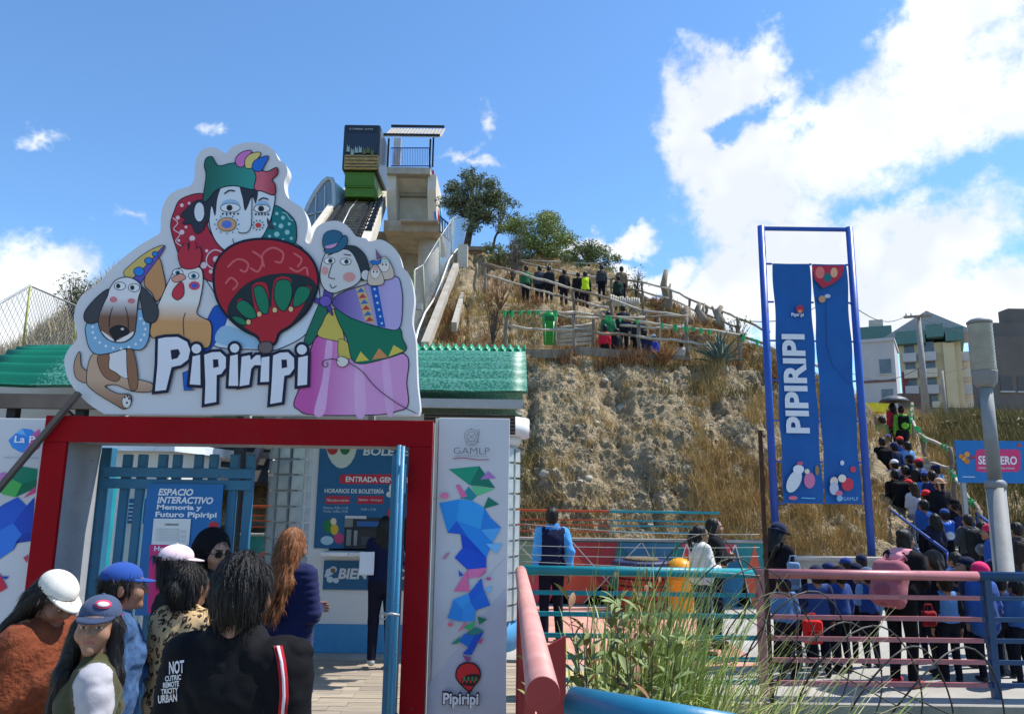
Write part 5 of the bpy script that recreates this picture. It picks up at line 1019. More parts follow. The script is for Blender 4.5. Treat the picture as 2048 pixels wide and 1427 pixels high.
for xc in (xl_, xr2):
    b = MB(); b.lathe((xc, yc, 2.6), [(.6, 0), (.6, .235)], 36); b.build('slab_round', mat('slab_white', (.72, .74, .76)), t)
    b = MB(); b.lathe((xc, yc, 2.48), [(rc_+.01, 0), (rc_+.04, .115)], 32); b.build('column_head', bw, t)
    b = MB(); b.lathe((xc, yc, .33), [(rc_-.03, 0), (rc_-.03, 2.14)], 32); col = b.build('block_core', mat('mortar_white', (.72, .73, .72), .7), t)
    b = MB(); b.lathe((xc, yc, 0), [(rc_+.01, 0), (rc_+.01, .33)], 32); b.build('column_base', bb, t)
    gb_ = mat('glass_block', (.30, .36, .38), .12, col2=(.46, .52, .53), scale=5, bump=.3, bscale=8, spec=.8)
    me = MB(); me.box((0, 0, 0), (.148, .06, .166)); me = me.data('glass_block', gb_)
    for r_ in range(11):
        for k in range(9):
            a_ = R(180+k*22.5) if True else 0
            o = link_mesh('glass_block', me, col); p = Vector((xc+rc_*math.cos(a_), yc+rc_*math.sin(a_), .44+r_*.192)); o.location = p-Vector(t.location); o.rotation_euler = (0, 0, a_+math.pi/2)
            if not o.modifiers: pass
LAY[0] = 0; YM = Y0-.03
mm = mat('menu_blue', srgb(24, 92, 132), .45, .1); b = MB(); b.box2((P(636, 950, YM).x, YM, 1.2), (xr2, YM+.02, 2.59)); mbd = b.build('menu_board', mm, t)
cI = lambda x, y: (x, y)
FM = lambda col, pts, **k: flat(mbd, col, pts, cI, YM, **k)
FM((196, 206, 190), ell(683, 880, 32, 56)); FM((176, 50, 50), ell(665, 893, 12, 16)); FM((40, 110, 60), ell(690, 893, 11, 16))
txt(mbd, 'BOLETERIA', 726, 910, YM-.005, 130, (206, 214, 214), 17, .03, .12)
FM((190, 44, 60), rrect(679, 948, 880, 967, 8)); txt(mbd, 'ENTRADA GENERAL', 691, 963, YM-.008, 128, (226, 226, 222), 11, .03)
txt(mbd, 'HORARIOS DE BOLETERÍA', 649, 985, YM-.005, 119, (216, 222, 220), 11, .02)
FM((180, 44, 60), rrect(650, 991, 700, 1007, 3)); FM((180, 44, 60), rrect(714, 991, 767, 1007, 3)); txt(mbd, 'Miércoles a viernes', 653, 1002, YM-.008, 44, (222, 214, 210), 6); txt(mbd, 'Sábados - domingos', 717, 1002, YM-.008, 47, (222, 214, 210), 6)
txt(mbd, 'Mañanas: 9:30 a 11:30\nTardes: 15:00 a 17:00', 646, 1024, YM-.005, 50, (180, 200, 206), 12); txt(mbd, '10:00 a 17:00', 722, 1020, YM-.005, 30, (180, 200, 206), 5)
for col, pts in (((30, 120, 60), ell(658, 1052, 11, 14)), ((206, 170, 50), ell(669, 1058, 8, 11)), ((222, 200, 170), ell(667, 1042, 6, 7)), ((190, 70, 110), ell(678, 1076, 10, 11)), ((170, 200, 206), ell(654, 1080, 13, 9)), ((206, 206, 196), ell(780, 988, 8, 6)), ((216, 216, 206), ell(788, 976, 10, 12)), ((196, 50, 60), ell(780, 1026, 6, 9))): FM(col, pts)
dkw = mat('window_dark', (.02, .022, .025), .15, 0, spec=.7); b = MB(); b.box2(P(688, 1095, YM-.012), P(830, 1036, YM-.016)); w = b.build('service_window', dkw, t)
for (x0, y0, x1, y1, c_) in ((690, 1031, 733, 1036, (200, 200, 196)), (689, 1037, 706, 1054, (120, 124, 120)), (714, 1042, 760, 1052, (50, 96, 150)), (692, 1058, 703, 1090, (120, 124, 122)), (707, 1060, 715, 1090, (140, 144, 144)), (722, 1072, 740, 1088, (70, 76, 78)), (689, 1054, 760, 1057, (40, 44, 48))): FM(c_, [(x0, y0), (x1, y0), (x1, y1), (x0, y1)]) if False else (lambda b: (b.box2(P(x0, y1, YM-.018), P(x1, y0, YM-.024)), b.build('window_part', print_mat(c_), w)))(MB())
YW = Y0-.025; b = MB(); b.box2(P(645, 1178, YW), P(880, 1123, YW+.02)); ws = b.build('welcome_sign', mm, t)
txt(ws, 'BIENVENIDOS', 676, 1157, YW-.006, 175, (206, 214, 220), 22, .04, .15)
for x, y, r_ in ((659, 1143, 8), (667, 1138, 7), (660, 1158, 7), (672, 1160, 6), (654, 1150, 5)): LAY[0] = 2; b = MB(); b.sheet(on(YW-.003-.0004*r_, ell(x, y, r_, r_*.9, 16))); b.build('printed_mark', print_mat((190, 206, 216)), ws)
b = MB(); b.sheet(on(YW-.008, ell(666, 1140, 5, 5, 12))); b.build('printed_mark', print_mat((120, 96, 70)), ws)
# ================================================================== green corrugated roof
def green_roof():
    m = bpy.data.materials.new('roof_green'); m.use_nodes = True; N = m.node_tree.nodes; L = m.node_tree.links; bs = N['Principled BSDF']; bs.inputs['Roughness'].default_value = .45
    tc = N.new('ShaderNodeTexCoord'); n = N.new('ShaderNodeTexNoise'); n.inputs['Scale'].default_value = 42; n.inputs['Detail'].default_value = 4; L.new(tc.outputs['Object'], n.inputs['Vector'])
    n2 = N.new('ShaderNodeTexNoise'); n2.inputs['Scale'].default_value = .8; n2.inputs['Detail'].default_value = 3; L.new(tc.outputs['Object'], n2.inputs['Vector'])
    sp = N.new('ShaderNodeSeparateXYZ'); L.new(tc.outputs['Object'], sp.inputs[0])
    mr = N.new('ShaderNodeMapRange'); L.new(sp.outputs[0], mr.inputs[0]); mr.inputs[1].default_value = -2.35; mr.inputs[2].default_value = -1.7
    ad = N.new('ShaderNodeMath'); ad.operation = 'MULTIPLY_ADD'; L.new(mr.outputs[0], ad.inputs[0]); ad.inputs[1].default_value = .62; L.new(n.outputs[0], ad.inputs[2])
    rp = N.new('ShaderNodeValToRGB'); e = rp.color_ramp.elements; e[0].position = .98; e[0].color = (0, 0, 0, 1); e[1].position = 1.0; e[1].color = (1, 1, 1, 1)
    sb = N.new('ShaderNodeMath'); sb.operation = 'ADD'; L.new(ad.outputs[0], sb.inputs[0]); sb.inputs[1].default_value = -.13
    L.new(sb.outputs[0], rp.inputs[0])
    c = N.new('ShaderNodeMixRGB'); L.new(n2.outputs[0], c.inputs[0]); c.inputs[1].default_value = (*srgb(0, 88, 66), 1); c.inputs[2].default_value = (*srgb(4, 124, 92), 1)
    x = N.new('ShaderNodeMixRGB'); L.new(rp.outputs[0], x.inputs[0]); L.new(c.outputs[0], x.inputs[1]); x.inputs[2].default_value = (.09, .27, .21, 1); L.new(x.outputs[0], bs.inputs['Base Color']); return m
rm = green_roof()
t = thing('corrugated_roof', 'worn green corrugated roof over the entrance building', 'roof', (-3.6, 9, 2.9))
e0 = (8.3, P(832, 786, 8.3).z); e1 = (9.95, P(832, 706, 9.95).z)
nl = 8; per = 12; vs = []; fs = []; npf = nl*per+1; nxs = 30
for j in range(npf):
    s = j/(npf-1); yy = e0[0]+(e1[0]-e0[0])*s; zz = e0[1]+(e1[1]-e0[1])*s+.16*math.sin(math.pi*s)+.042*math.cos(2*math.pi*s*nl); xl2 = -6.12-.22*s
    for i in range(nxs+1): u = i/nxs; vs.append((xl2+(.175-xl2)*u, yy, zz+.006*math.sin(u*40+j*.05)))
for j in range(npf-1):
    for i in range(nxs): a = j*(nxs+1)+i; fs.append((a, a+1, a+nxs+2, a+nxs+1))
b = MB(); b.add(vs, fs, True); o = b.build('corrugated_sheet', rm, t); md = o.modifiers.new('thick', 'SOLIDIFY'); md.thickness = .012; md.offset = -1
b = MB(); n = 150; vs = []; fs = []
for i in range(n+1):
    x = -1.5+(1.68)*i/n; w_ = .028*math.cos(i/n*2*math.pi*16)
    vs += [(x, 9.78, e1[1]+.02+w_), (x, 9.98, e1[1]+.12+w_), (x, 10.2, e1[1]+.0+w_)]
for i in range(n):
    for k in range(2): a = i*3+k; fs.append((a, a+3, a+4, a+1))
b.add(vs, fs, True); o = b.build('ridge_cap', mat('ridge_green', srgb(6, 140, 96), .4, .15), t); md = o.modifiers.new('thick', 'SOLIDIFY'); md.thickness = .01
b = MB(); b.add([(-6.4, 9.96, e1[1]), (.17, 9.96, e1[1]), (.17, 12.4, 2.95), (-6.4, 12.4, 2.95)], [(0, 1, 2, 3)]); b.build('rear_sheet', rm, t)
brn = mat('brown_beam', (.15, .11, .085), .8, col2=(.21, .16, .125), scale=3); 
t = thing('roof_frame', 'dark timber and steel frame carrying the green roof', 'roof frame', (-4, 8.4, 0))
b = MB(); b.box2((-8.3, 8.34, e0[1]-.22), (-1.2, 8.44, e0[1]-.06)); b.build('eave_beam', brn, t)
b = MB(); b.box2((-1.19, 8.34, e0[1]-.15), (.13, 8.42, e0[1]-.05)); b.build('gutter', mat('gutter_grey', (.42, .42, .40), .6, .1), t)
b = MB(); b.box2((-1.0, 8.6, e0[1]-.42), (.05, 8.64, e0[1]-.2)); b.build('louvre_panel', mat('louvre_dark', (.06, .05, .05), .7), t)
for k in range(5): b = MB(); b.box2((-1.0, 8.57, e0[1]-.40+k*.04), (.05, 8.6, e0[1]-.385+k*.04)); b.build('louvre_slat', brn, t)
for px in (28, 165, 487):
    x = P(px, 820, 8.5).x; b = MB(); b.box2((x-.05, 8.45, 0), (x+.05, 8.55, e0[1]-.2)); b.build('post', steel_d, t)
b = MB(); b.bar((-5.0, 8.5, e0[1]-.25), (-5.7, 8.5, e0[1]-1.1), .08, .08); b.build('brace', brn, t)
b = MB(); b.bar((-4.9, 8.5, e0[1]-.25), (-4.3, 8.5, e0[1]-1.1), .08, .08); b.build('brace', brn, t)
b = MB(); b.box2((-8.3, 8.5, e0[1]-.42), (-3.2, 8.54, e0[1]-.39)); b.build('tie_rod', steel_d, t)
t = thing('building_wall', 'cream cracked plaster wall behind the roof frame on the left', 'wall', (-6, 11, 0)); b = MB(); b.box2((-10, 10.6, 0), (-4.3, 10.8, 3.3)); b.build('wall_body', cream, t)
# small white cabin and turquoise panel behind the barred leaf
t = thing('cabin', 'small white cabin with a poster behind the barred gate leaf', 'cabin', (-3.9, 7.9, 0)); Yc = 7.4
a = P(228, 902, Yc); c = P(318, 940, Yc); b = MB(); b.box2((a.x, Yc, 0), (c.x+.1, Yc+1.3, a.z)); b.build('wall', mat('cabin_white', (.60, .62, .58), .7, .08), t)
b = MB(); b.box2((a.x-.1, Yc-.15, a.z+.002), (c.x+.2, Yc+1.4, a.z+.09)); b.build('roof', paint('cabin_roof', (214, 222, 230)), t)
q0 = P(247, 1118, Yc-.02); q1 = P(300, 972, Yc-.02); b = MB(); b.box2((q0.x, Yc-.02, 0), (q1.x, Yc-.002, q1.z)); d = b.build('door', mat('door_sage', (.42, .48, .44), .6, .06), t)
q0 = P(252, 1046, Yc-.03); q1 = P(291, 997, Yc-.03); b = MB(); b.box2((q0.x, Yc-.03, q0.z), (q1.x, Yc-.022, q1.z)); b.build('door_poster', print_mat((30, 80, 120)), d)
for k in range(5): b = MB(); q0 = P(257, 1040-k*8, Yc-.034); b.box2((q0.x, Yc-.036, q0.z), (q0.x+.12+.02*(k % 2), Yc-.031, q0.z+.012)); b.build('poster_line', print_mat((150, 180, 200)), d)
t = thing('turquoise_screen', 'narrow turquoise screen panel behind the gate hinge post', 'panel', P(218, 1200, 6.2)); a = P(212, 948, 6.2); b = MB(); b.box2((a.x-.05, 6.2, 0), (a.x, 6.4, a.z)); b.build('panel', paint('turquoise', (24, 140, 150), .5), t)
# ================================================================== soft shapes: distance fields turned into meshes
class Fld:
    def __init__(s): s.p = []
    def rc(s, a, b, ra, rb, lab=0, k=.02, sq=(1, 1, 1)):
        s.p.append(('c', np.array(a, float), np.array(b, float), ra, rb, lab, k, np.array(sq, float))); return s
    def el(s, c, r, lab=0, k=.02, rot=None, sub=False):
        s.p.append(('s' if sub else 'e', np.array(c, float), np.array(r, float), np.array(rot) if rot is not None else None, 0, lab, k, None)); return s
    def bx(s, c, h, r, lab=0, k=.02, rot=None):
        s.p.append(('b', np.array(c, float), np.array(h, float), np.array(rot) if rot is not None else None, r, lab, k, None)); return s
    def cut(s, axis, v, keep): s.p.append(('x', axis, v, keep, 0, 0, 0, None)); return s
    def bounds(s):
        lo = np.full(3, 9.); hi = -lo
        for q in s.p:
            if q[0] == 'c':
                m = max(q[3], q[4])*q[7]
                for e in (q[1], q[2]): lo = np.minimum(lo, e-m); hi = np.maximum(hi, e+m)
            elif q[0] in 'eb':
                m = np.max(q[2])+(q[4] if q[0] == 'b' else 0) if q[3] is not None else q[2]+(q[4] if q[0] == 'b' else 0)
                lo = np.minimum(lo, q[1]-m); hi = np.maximum(hi, q[1]+m)
        return lo, hi
    def mesh(s, res, disp=None):
        lo, hi = s.bounds(); lo = lo-res*3; hi = hi+res*3
        n = np.ceil((hi-lo)/res).astype(int)+1
        ax = [lo[i]+np.arange(n[i])*res for i in range(3)]
        D = np.full(n, 1., np.float32); Bst = np.full(n, 9., np.float32); Lb = np.zeros(n, np.int16)
        for q in s.p:
            if q[0] == 'x':
                g = ax[q[1]]; d = (q[2]-g) if q[3] > 0 else (g-q[2]); sh = [1, 1, 1]; sh[q[1]] = -1
                D = np.maximum(D, d.reshape(sh).astype(np.float32)); continue
            k = q[6]; pad = k*1.5+res*3
            if q[0] == 'c': m = max(q[3], q[4])*q[7]; a = np.minimum(q[1], q[2])-m-pad; b = np.maximum(q[1], q[2])+m+pad
            else:
                m = (np.max(q[2]) if q[3] is not None else q[2])+(q[4] if q[0] == 'b' else 0); a = q[1]-m-pad; b = q[1]+m+pad
            i0 = np.clip(np.floor((a-lo)/res).astype(int), 0, n); i1 = np.clip(np.ceil((b-lo)/res).astype(int)+1, 0, n)
            if np.any(i1 <= i0): continue
            sl = tuple(slice(i0[j], i1[j]) for j in range(3))
            x = (ax[0][sl[0]]-q[1][0])[:, None, None]; y = (ax[1][sl[1]]-q[1][1])[None, :, None]; z = (ax[2][sl[2]]-q[1][2])[None, None, :]
            if q[0] == 'c':
                sq = q[7]; x = x/sq[0]; y = y/sq[1]; z = z/sq[2]; v = (q[2]-q[1])/sq; vv = max(float(v@v), 1e-9)
                t = np.clip((x*v[0]+y*v[1]+z*v[2])/vv, 0, 1)
                d = (np.sqrt((x-t*v[0])**2+(y-t*v[1])**2+(z-t*v[2])**2)-(q[3]+(q[4]-q[3])*t))*sq.min()
            else:
                if q[3] is not None:
                    M = q[3]; x, y, z = (M[0, 0]*x+M[1, 0]*y+M[2, 0]*z), (M[0, 1]*x+M[1, 1]*y+M[2, 1]*z), (M[0, 2]*x+M[1, 2]*y+M[2, 2]*z)
                if q[0] == 'b':
                    ex = np.abs(x)-q[2][0]; ey = np.abs(y)-q[2][1]; ez = np.abs(z)-q[2][2]
                    d = np.sqrt(np.maximum(ex, 0)**2+np.maximum(ey, 0)**2+np.maximum(ez, 0)**2)+np.minimum(np.maximum(ex, np.maximum(ey, ez)), 0)-q[4]
                else:
                    r = q[2]; kk = np.sqrt((x/r[0])**2+(y/r[1])**2+(z/r[2])**2); d = (kk-1)*r.min()*(.5+.5*np.clip(kk, 0, 1)) if r.min()*2.2 < r.max() else (kk-1)*r.min()
            d = d.astype(np.float32); o = D[sl]
            if q[0] == 's':
                h = np.clip(.5-.5*(o+d)/max(k, 1e-4), 0, 1); D[sl] = o*(1-h)+(-d)*h+k*h*(1-h)
            else:
                kk = max(k, 1e-4); h = np.clip(.5+.5*(o-d)/kk, 0, 1); D[sl] = o*(1-h)+d*h-kk*h*(1-h)
                bs = Bst[sl]; w = d < bs; Lb[sl][w] = q[5]; bs[w] = d[w]
        if disp is not None:
            X_, Y_, Z_ = np.meshgrid(*ax, indexing='ij'); nearm = np.abs(D) < .05
            D[nearm] += disp(X_[nearm], Y_[nearm], Z_[nearm], Lb[nearm]).astype(np.float32)
        return nets(D, Lb, lo, res)
def nets(D, Lb, lo, res):
    neg = D < 0; n = D.shape; c = (n[0]-1, n[1]-1, n[2]-1)
    acc = np.zeros(c+(3,), np.float32); cnt = np.zeros(c, np.float32)
    for a in range(3):
        sA = [slice(None)]*3; sB = [slice(None)]*3; sA[a] = slice(0, -1); sB[a] = slice(1, None)
        cr = neg[tuple(sA)] != neg[tuple(sB)]; I = np.argwhere(cr)
        if len(I) == 0: continue
        da = D[tuple(sA)][cr]; db = D[tuple(sB)][cr]; t = da/(da-db)
        pos = I.astype(np.float32); pos[:, a] += t
        o1, o2 = [k for k in range(3) if k != a]
        for u in (0, -1):
            for v in (0, -1):
                J = I.copy(); J[:, o1] += u; J[:, o2] += v
                ok = np.all((J >= 0) & (J < np.array(c)), 1); Jk = J[ok]
                np.add.at(acc, (Jk[:, 0], Jk[:, 1], Jk[:, 2]), pos[ok]); np.add.at(cnt, (Jk[:, 0], Jk[:, 1], Jk[:, 2]), 1)
    used = cnt > 0; vid = np.full(c, -1, np.int64); vid[used] = np.arange(used.sum())
    V = acc[used]/cnt[used][:, None]*res+lo; F = []; M = []
    for a in range(3):
        o1, o2 = [(1, 2), (2, 0), (0, 1)][a]
        sA = [slice(None)]*3; sB = [slice(None)]*3; sA[a] = slice(0, -1); sB[a] = slice(1, None)
        cr = neg[tuple(sA)] != neg[tuple(sB)]; I = np.argwhere(cr); fl = neg[tuple(sA)][cr]
        ok = (I[:, o1] > 0) & (I[:, o2] > 0) & (I[:, o1] < n[o1]-1) & (I[:, o2] < n[o2]-1); I = I[ok]; fl = fl[ok]
        if len(I) == 0: continue
        def g(u, v): J = I.copy(); J[:, o1] += u; J[:, o2] += v; return vid[J[:, 0], J[:, 1], J[:, 2]]
        Q = np.stack([g(-1, -1), g(0, -1), g(0, 0), g(-1, 0)], 1); Q[~fl] = Q[~fl][:, ::-1]
        F.append(Q); M.append(Lb[I[:, 0], I[:, 1], I[:, 2]])
    return V, np.concatenate(F), np.concatenate(M)
def rotm(rx=0, ry=0, rz=0): return np.array((Matrix.Rotation(rz, 3, 'Z') @ Matrix.Rotation(rx, 3, 'X') @ Matrix.Rotation(ry, 3, 'Y')))
# ------------------------------------------------------------------ heads, hands (made once, then placed)
def head_mesh(res):
    f = Fld()
    f.el((0, .014, .028), (.074, .094, .092), 0, .01); f.el((0, -.028, -.045), (.054, .064, .068), 0, .03); f.el((0, -.058, .0), (.056, .04, .06), 0, .03)
    f.el((0, -.080, -.088), (.024, .020, .022), 0, .02)
    for s in (-1, 1): f.el((s*.04, -.066, -.028), (.026, .026, .026), 0, .02); f.el((s*.077, .016, -.008), (.010, .020, .031), 0, .006, rotm(0, 0, s*.3)); f.rc((s*.012, -.093, .030), (s*.046, -.082, .028), .008, .007, 0, .012)
    for s in (-1, 1): f.el((s*.031, -.098, .008), (.019, .012, .012), 0, .010, None, True)
    for s in (-1, 1): f.el((s*.031, -.0795, .007), (.0145, .0135, .0125), 1, .002)
    f.rc((0, -.088, .022), (0, -.112, -.018), .007, .012, 0, .008); f.el((0, -.104, -.022), (.019, .010, .010), 0, .006)
    f.el((0, -.0905, -.047), (.024, .010, .0065), 2, .004); f.el((0, -.089, -.0575), (.021, .011, .008), 2, .004)
    f.rc((0, .022, -.06), (0, .03, -.19), .054, .056, 0, .03)
    V, F, M = f.mesh(res)
    c = V[F].mean(1)
    M[:] = 0
    for s in (-1, 1): M[(c[:, 1] < -.078) & (((c[:, 0]-s*.031)/.0135)**2+((c[:, 2]-.007)/.0048)**2 < 1)] = 1
    lipz = np.abs(c[:, 2]+.0525) < .0095*np.sqrt(np.clip(1-(c[:, 0]/.024)**2, 0, 1)); M[lipz & (c[:, 1] < -.075)] = 2
    for s in (-1, 1): M[(M == 1) & (np.hypot(c[:, 0]-s*.031, c[:, 2]-.007) < .0062)] = 3
    for s in (-1, 1): M[(np.abs(c[:, 2]-.0305-.10*(.04-np.abs(c[:, 0]))*0) < .005) & (np.abs(c[:, 0]-s*.031) < .021) & (c[:, 1] < -.07) & (M == 0)] = 3
    return V, F, M
HEAD = {'hi': head_mesh(.0046), 'lo': head_mesh(.0085)}
def hand_mesh(res, curl):
    """palm at the origin pointing down -z, thumb towards -y, palm facing +x side inward"""
    f = Fld(); f.el((0, 0, -.045), (.016, .040, .050), 0, .01); f.rc((0, 0, .03), (0, 0, -.03), .026, .028, 0, .02)
    for k, (y, L_) in enumerate(((-.030, .070), (-.010, .080), (.011, .074), (.030, .058))):
        a = np.array((0, y, -.085)); d = np.array((0, y*.12, -1.)); p = a; ang = 0
        for seg, fr in enumerate((.45, .32, .25)):
            ang += curl*(.5+.35*seg); q = p+np.array((math.sin(ang), 0, -math.cos(ang)))*L_*fr; f.rc(p, q, .0092-.0008*seg, .0085-.0008*seg, 0, .004); p = q
    p = np.array((.004, -.030, -.03)); q = p+np.array((.012, -.028, -.030)); r = q+np.array((.012+.01*curl, -.006, -.032)); f.rc(p, q, .012, .0105, 0, .012); f.rc(q, r, .0105, .0085, 0, .004)
    return f.mesh(res)
HAND = {('hi', 0): hand_mesh(.0045, .35), ('hi', 1): hand_mesh(.0045, 1.0), ('lo', 0): hand_mesh(.008, .35), ('lo', 1): hand_mesh(.008, 1.0)}
skin = {k: mat('skin_'+k, c, .5, .12, 30, spec=.35) for k, c in {'tan': (.30, .155, .095), 'brown': (.20, .10, .062), 'light': (.40, .23, .15)}.items()}
eye_w = mat('eye_white', (.6, .58, .55), .25, 0); lip = mat('lips', (.30, .10, .085), .4, .1); eye_d = mat('eye_dark', (.012, .009, .008), .3, 0)
def fabric(rgb, rough=.85, weave=140, **k):
    n = 'fabric_%d_%d_%d' % tuple(rgb); return mat(n, srgb(*rgb), rough, .14, 7, .25, weave, spec=.15, bdist=.004, sheen=.0 if max(rgb) < 60 else .1, **k)
def hair_mat(kind='black'):
    c = {'black': ((.004, .0035, .0035), (.012, .010, .009)), 'brown': ((.02, .011, .007), (.06, .034, .02)), 'red': ((.12, .038, .012), (.36, .14, .05)), 'grey': ((.1, .1, .1), (.3, .3, .3))}[kind]
    return mat('hair_'+kind, c[0], .42, col2=c[1], scale=9, stretch=(9, 9, 1), bump=.6, bscale=34, bdist=.006, det=6, spec=.28)
BLK = srgb(24, 24, 28)
def place(V, M3, off): return V@M3.T+off
def joined(parts):
    vs = []; fs = []; ms = []; o = 0
    for V, F, M in parts: vs.append(V); fs.append(F+o); ms.append(M); o += len(V)
    return np.concatenate(vs), np.concatenate(fs), np.concatenate(ms)
ARMS = {'down': ((.05, .03, -.27), (.06, -.03, -.51)), 'front': ((.04, -.02, -.26), (-.10, -.22, -.26)), 'phone': ((.03, -.04, -.26), (-.11, -.24, -.14)), 'up': ((.07, -.12, -.20), (.03, -.26, .02)),
        'strap': ((.06, -.02, -.24), (-.05, -.13, -.05)), 'pocket': ((.10, .05, -.25), (.02, -.03, -.46)), 'reach': ((.05, -.14, -.22), (.0, -.36, -.16)), 'cross': ((.03, -.06, -.25), (-.16, -.19, -.20)), 'back': ((.05, .10, -.25), (.04, .10, -.5))}
def person(label, loc, h, face=180, skin_k='tan', hair='short', hair_c='black', top=(30, 30, 36), legs=(28, 30, 40), shoes=(30, 28, 28), arms=('down', 'down'), lean=0.0, head=(0, 0, 0), hem=.90, bulk=0.0,
           hat=None, hat_c=(30, 40, 70), hat_c2=None, sleeve=None, hood=None, child=False, lod='lo', res=None, group=None, step=0.0, puff=False, top_mat=None, leg_m=None, extra=None, fem=True, hair_len=.34, collar=None, hand_pose=(0, 0), glasses=False):
    """builds a dressed figure standing at loc, h metres tall, facing `face` degrees (0 = towards the camera, 90 = to the right)"""
    s = h/1.70; hs = 1.0
    if child: hs = min(1.25, 1.12+max(0, (1.35-h))*.35)
    hk = hs/ s if child else 1.0                       # head size relative to the scaled body
    hk = min(hk, 1.35)
    T = thing('person', label, 'person', loc, R(face), group)
    res = res or (.011 if lod == 'hi' else .02); res = res/s
    sw_ = .155 if fem else .172
    if child: sw_ = .165
    def up(p, base=.95):                                # lean of everything above the hips
        x, y, z = p; d = z-base
        if d <= 0: return (x, y, z)
        return (x, y-math.sin(lean)*d, base+math.cos(lean)*d)
    shz = 1.385; nz = 1.43; hd = np.array(up((0, -.005, 1.575 if not child else 1.56+.01*hk)))
    sk, tr, sh, tp, sl = 0, 1, 2, 3, 4
    f = Fld()
    for sd_, st in ((-1, 0.0), (1, step)):
        hip = (sd_*.085, 0, .90); kn = (sd_*.095, -.03-st*.55, .49+st*.55); an = (sd_*.10, .02-st*.35, .09+st); f.rc(hip, kn, .092, .066, tr, .03); f.rc(kn, an, .066, .052, tr, .02)
        f.rc((an[0], an[1]+.03, st+.045), (an[0]+sd_*.02, an[1]-.13, st+.04), .043, .036, sh, .01); 
    f.rc((-.06, .005, .93), (.06, .005, .93), .115, .115, tr, .04); f.rc(up((0, .0, 1.0)), up((0, 0, 1.30)), .12, .13, tp, .04, (1, .8, 1))
    f.rc(up((0, .01, 1.36)), up((0, .01, 1.49)), .058, .052, sk, .03)
    wr = []
    for sd_, pose in ((1, arms[0]), (-1, arms[1])):
        e, w = ARMS[pose] if isinstance(pose, str) else pose; S_ = np.array((sd_*sw_, .0, shz)); E_ = S_+np.array((sd_*e[0], e[1], e[2])); W_ = S_+np.array((sd_*w[0], w[1], w[2]))
        if lean > .25: S_ = np.array(up(S_)); E_ = S_+np.array((sd_*e[0], e[1]*.7, e[2])); W_ = S_+np.array((sd_*w[0], w[1], w[2]))
        else: S_, E_, W_ = (np.array(up(q_)) for q_ in (S_, E_, W_))
        f.rc(S_, E_, .05, .042, sl, .03); f.rc(E_, W_, .04, .028, sl, .02); wr.append((sd_, S_, E_, W_))
    hm = rotm(head[0], head[1], head[2]); Vh, Fh, Mh = HEAD[lod]; Vh2 = place(Vh*hk, hm, hd)
    parts = [f.mesh(res)]
    # body materials: 0 skin 1 trousers 2 shoes 3 inner top 4 sleeves 5 eye 6 lips 7 dark
    Mh2 = np.choose(Mh, [0, 5, 6, 7]); parts.append((Vh2, Fh, Mh2))
    for (sd_, S_, E_, W_), hp in zip(wr, hand_pose):
        Vx, Fx, Mx = HAND[lod, hp]; d = (W_-E_)/np.linalg.norm(W_-E_); z = -d; xin = np.array((-sd_*1., 0, 0)); xin = xin-z*(xin@z)
        if np.linalg.norm(xin) < .2: xin = np.array((0, 0, -1.))-z*(np.array((0, 0, -1.))@z)
        xin /= np.linalg.norm(xin); yv = np.cross(z, xin); Mr = np.stack([xin, yv, z], 1)
        Vq = Vx.copy()
        Fq = Fx
        if yv[1] < 0 and d[2] < -.5: Vq[:, 1] *= -1; Fq = Fx[:, ::-1]
        if d[2] >= -.5 and yv[2] > 0: pass
        parts.append((place(Vq, Mr, W_+d*.015), Fq, Mx*0))
    V, F, M = joined(parts)
    lm = leg_m or fabric(legs); tm = top_mat or fabric(top); sm_ = fabric(sleeve) if sleeve else tm
    body = link_mesh('body', np_mesh('body', V*s, F, [skin[skin_k], lm, fabric(shoes, .6), tm, sm_, eye_w, lip, eye_d], M), T)
    # upper garment
    g = Fld(); bk = bulk
    g.rc(up((-.045, .005, hem+.10)), up((.045, .005, hem+.10)), .135+bk, .135+bk, 0, .05, (1, .82, 1)); g.rc(up((0, .0, hem+.1)), up((0, -.005, 1.10)), .145+bk, .135+bk, 0, .05, (1.05, .82, 1)); g.rc(up((-.02, -.005, 1.12)), up((-.03, .0, 1.28)), .13+bk, .14+bk, 0, .05, (1.1, .82, 1)); g.rc(up((.02, -.005, 1.12)), up((.03, .0, 1.28)), .13+bk, .14+bk, 0, .05, (1.1, .82, 1))
    if hem < .8: g.rc(up((-.03, .005, hem+.12)), up((-.03, .005, 1.05)), .16+bk, .14+bk, 0, .05, (1.05, .85, 1)); g.rc(up((.03, .005, hem+.12)), up((.03, .005, 1.05)), .16+bk, .14+bk, 0, .05, (1.05, .85, 1))
    g.rc(up((-sw_+.05, .01, shz-.01)), up((sw_-.05, .01, shz-.01)), .07+bk*.7, .07+bk*.7, 0, .05); g.rc(up((0, .01, 1.36)), up((0, .015, 1.435)), .085+bk*.5, .066+bk*.5, 0, .03)
    for sd_, S_, E_, W_ in wr: g.rc(S_, E_, .066+bk*.6, .057+bk*.6, 1, .03); g.rc(E_, W_-(W_-E_)*.03, .056+bk*.6, .044+bk*.5, 1, .02)
    if fem and not child: 
        for sd_ in (-1, 1): g.el(up((sd_*.065, -.095-bk*.5, 1.235)), (.055, .04, .055), 0, .05)
    if collar: g.rc(up((-.04, .02, 1.44)), up((.04, .02, 1.44)), .062, .062, 2, .02); g.el(up((0, .0, 1.49)), (.052, .05, .04), 2, .01, None, True)
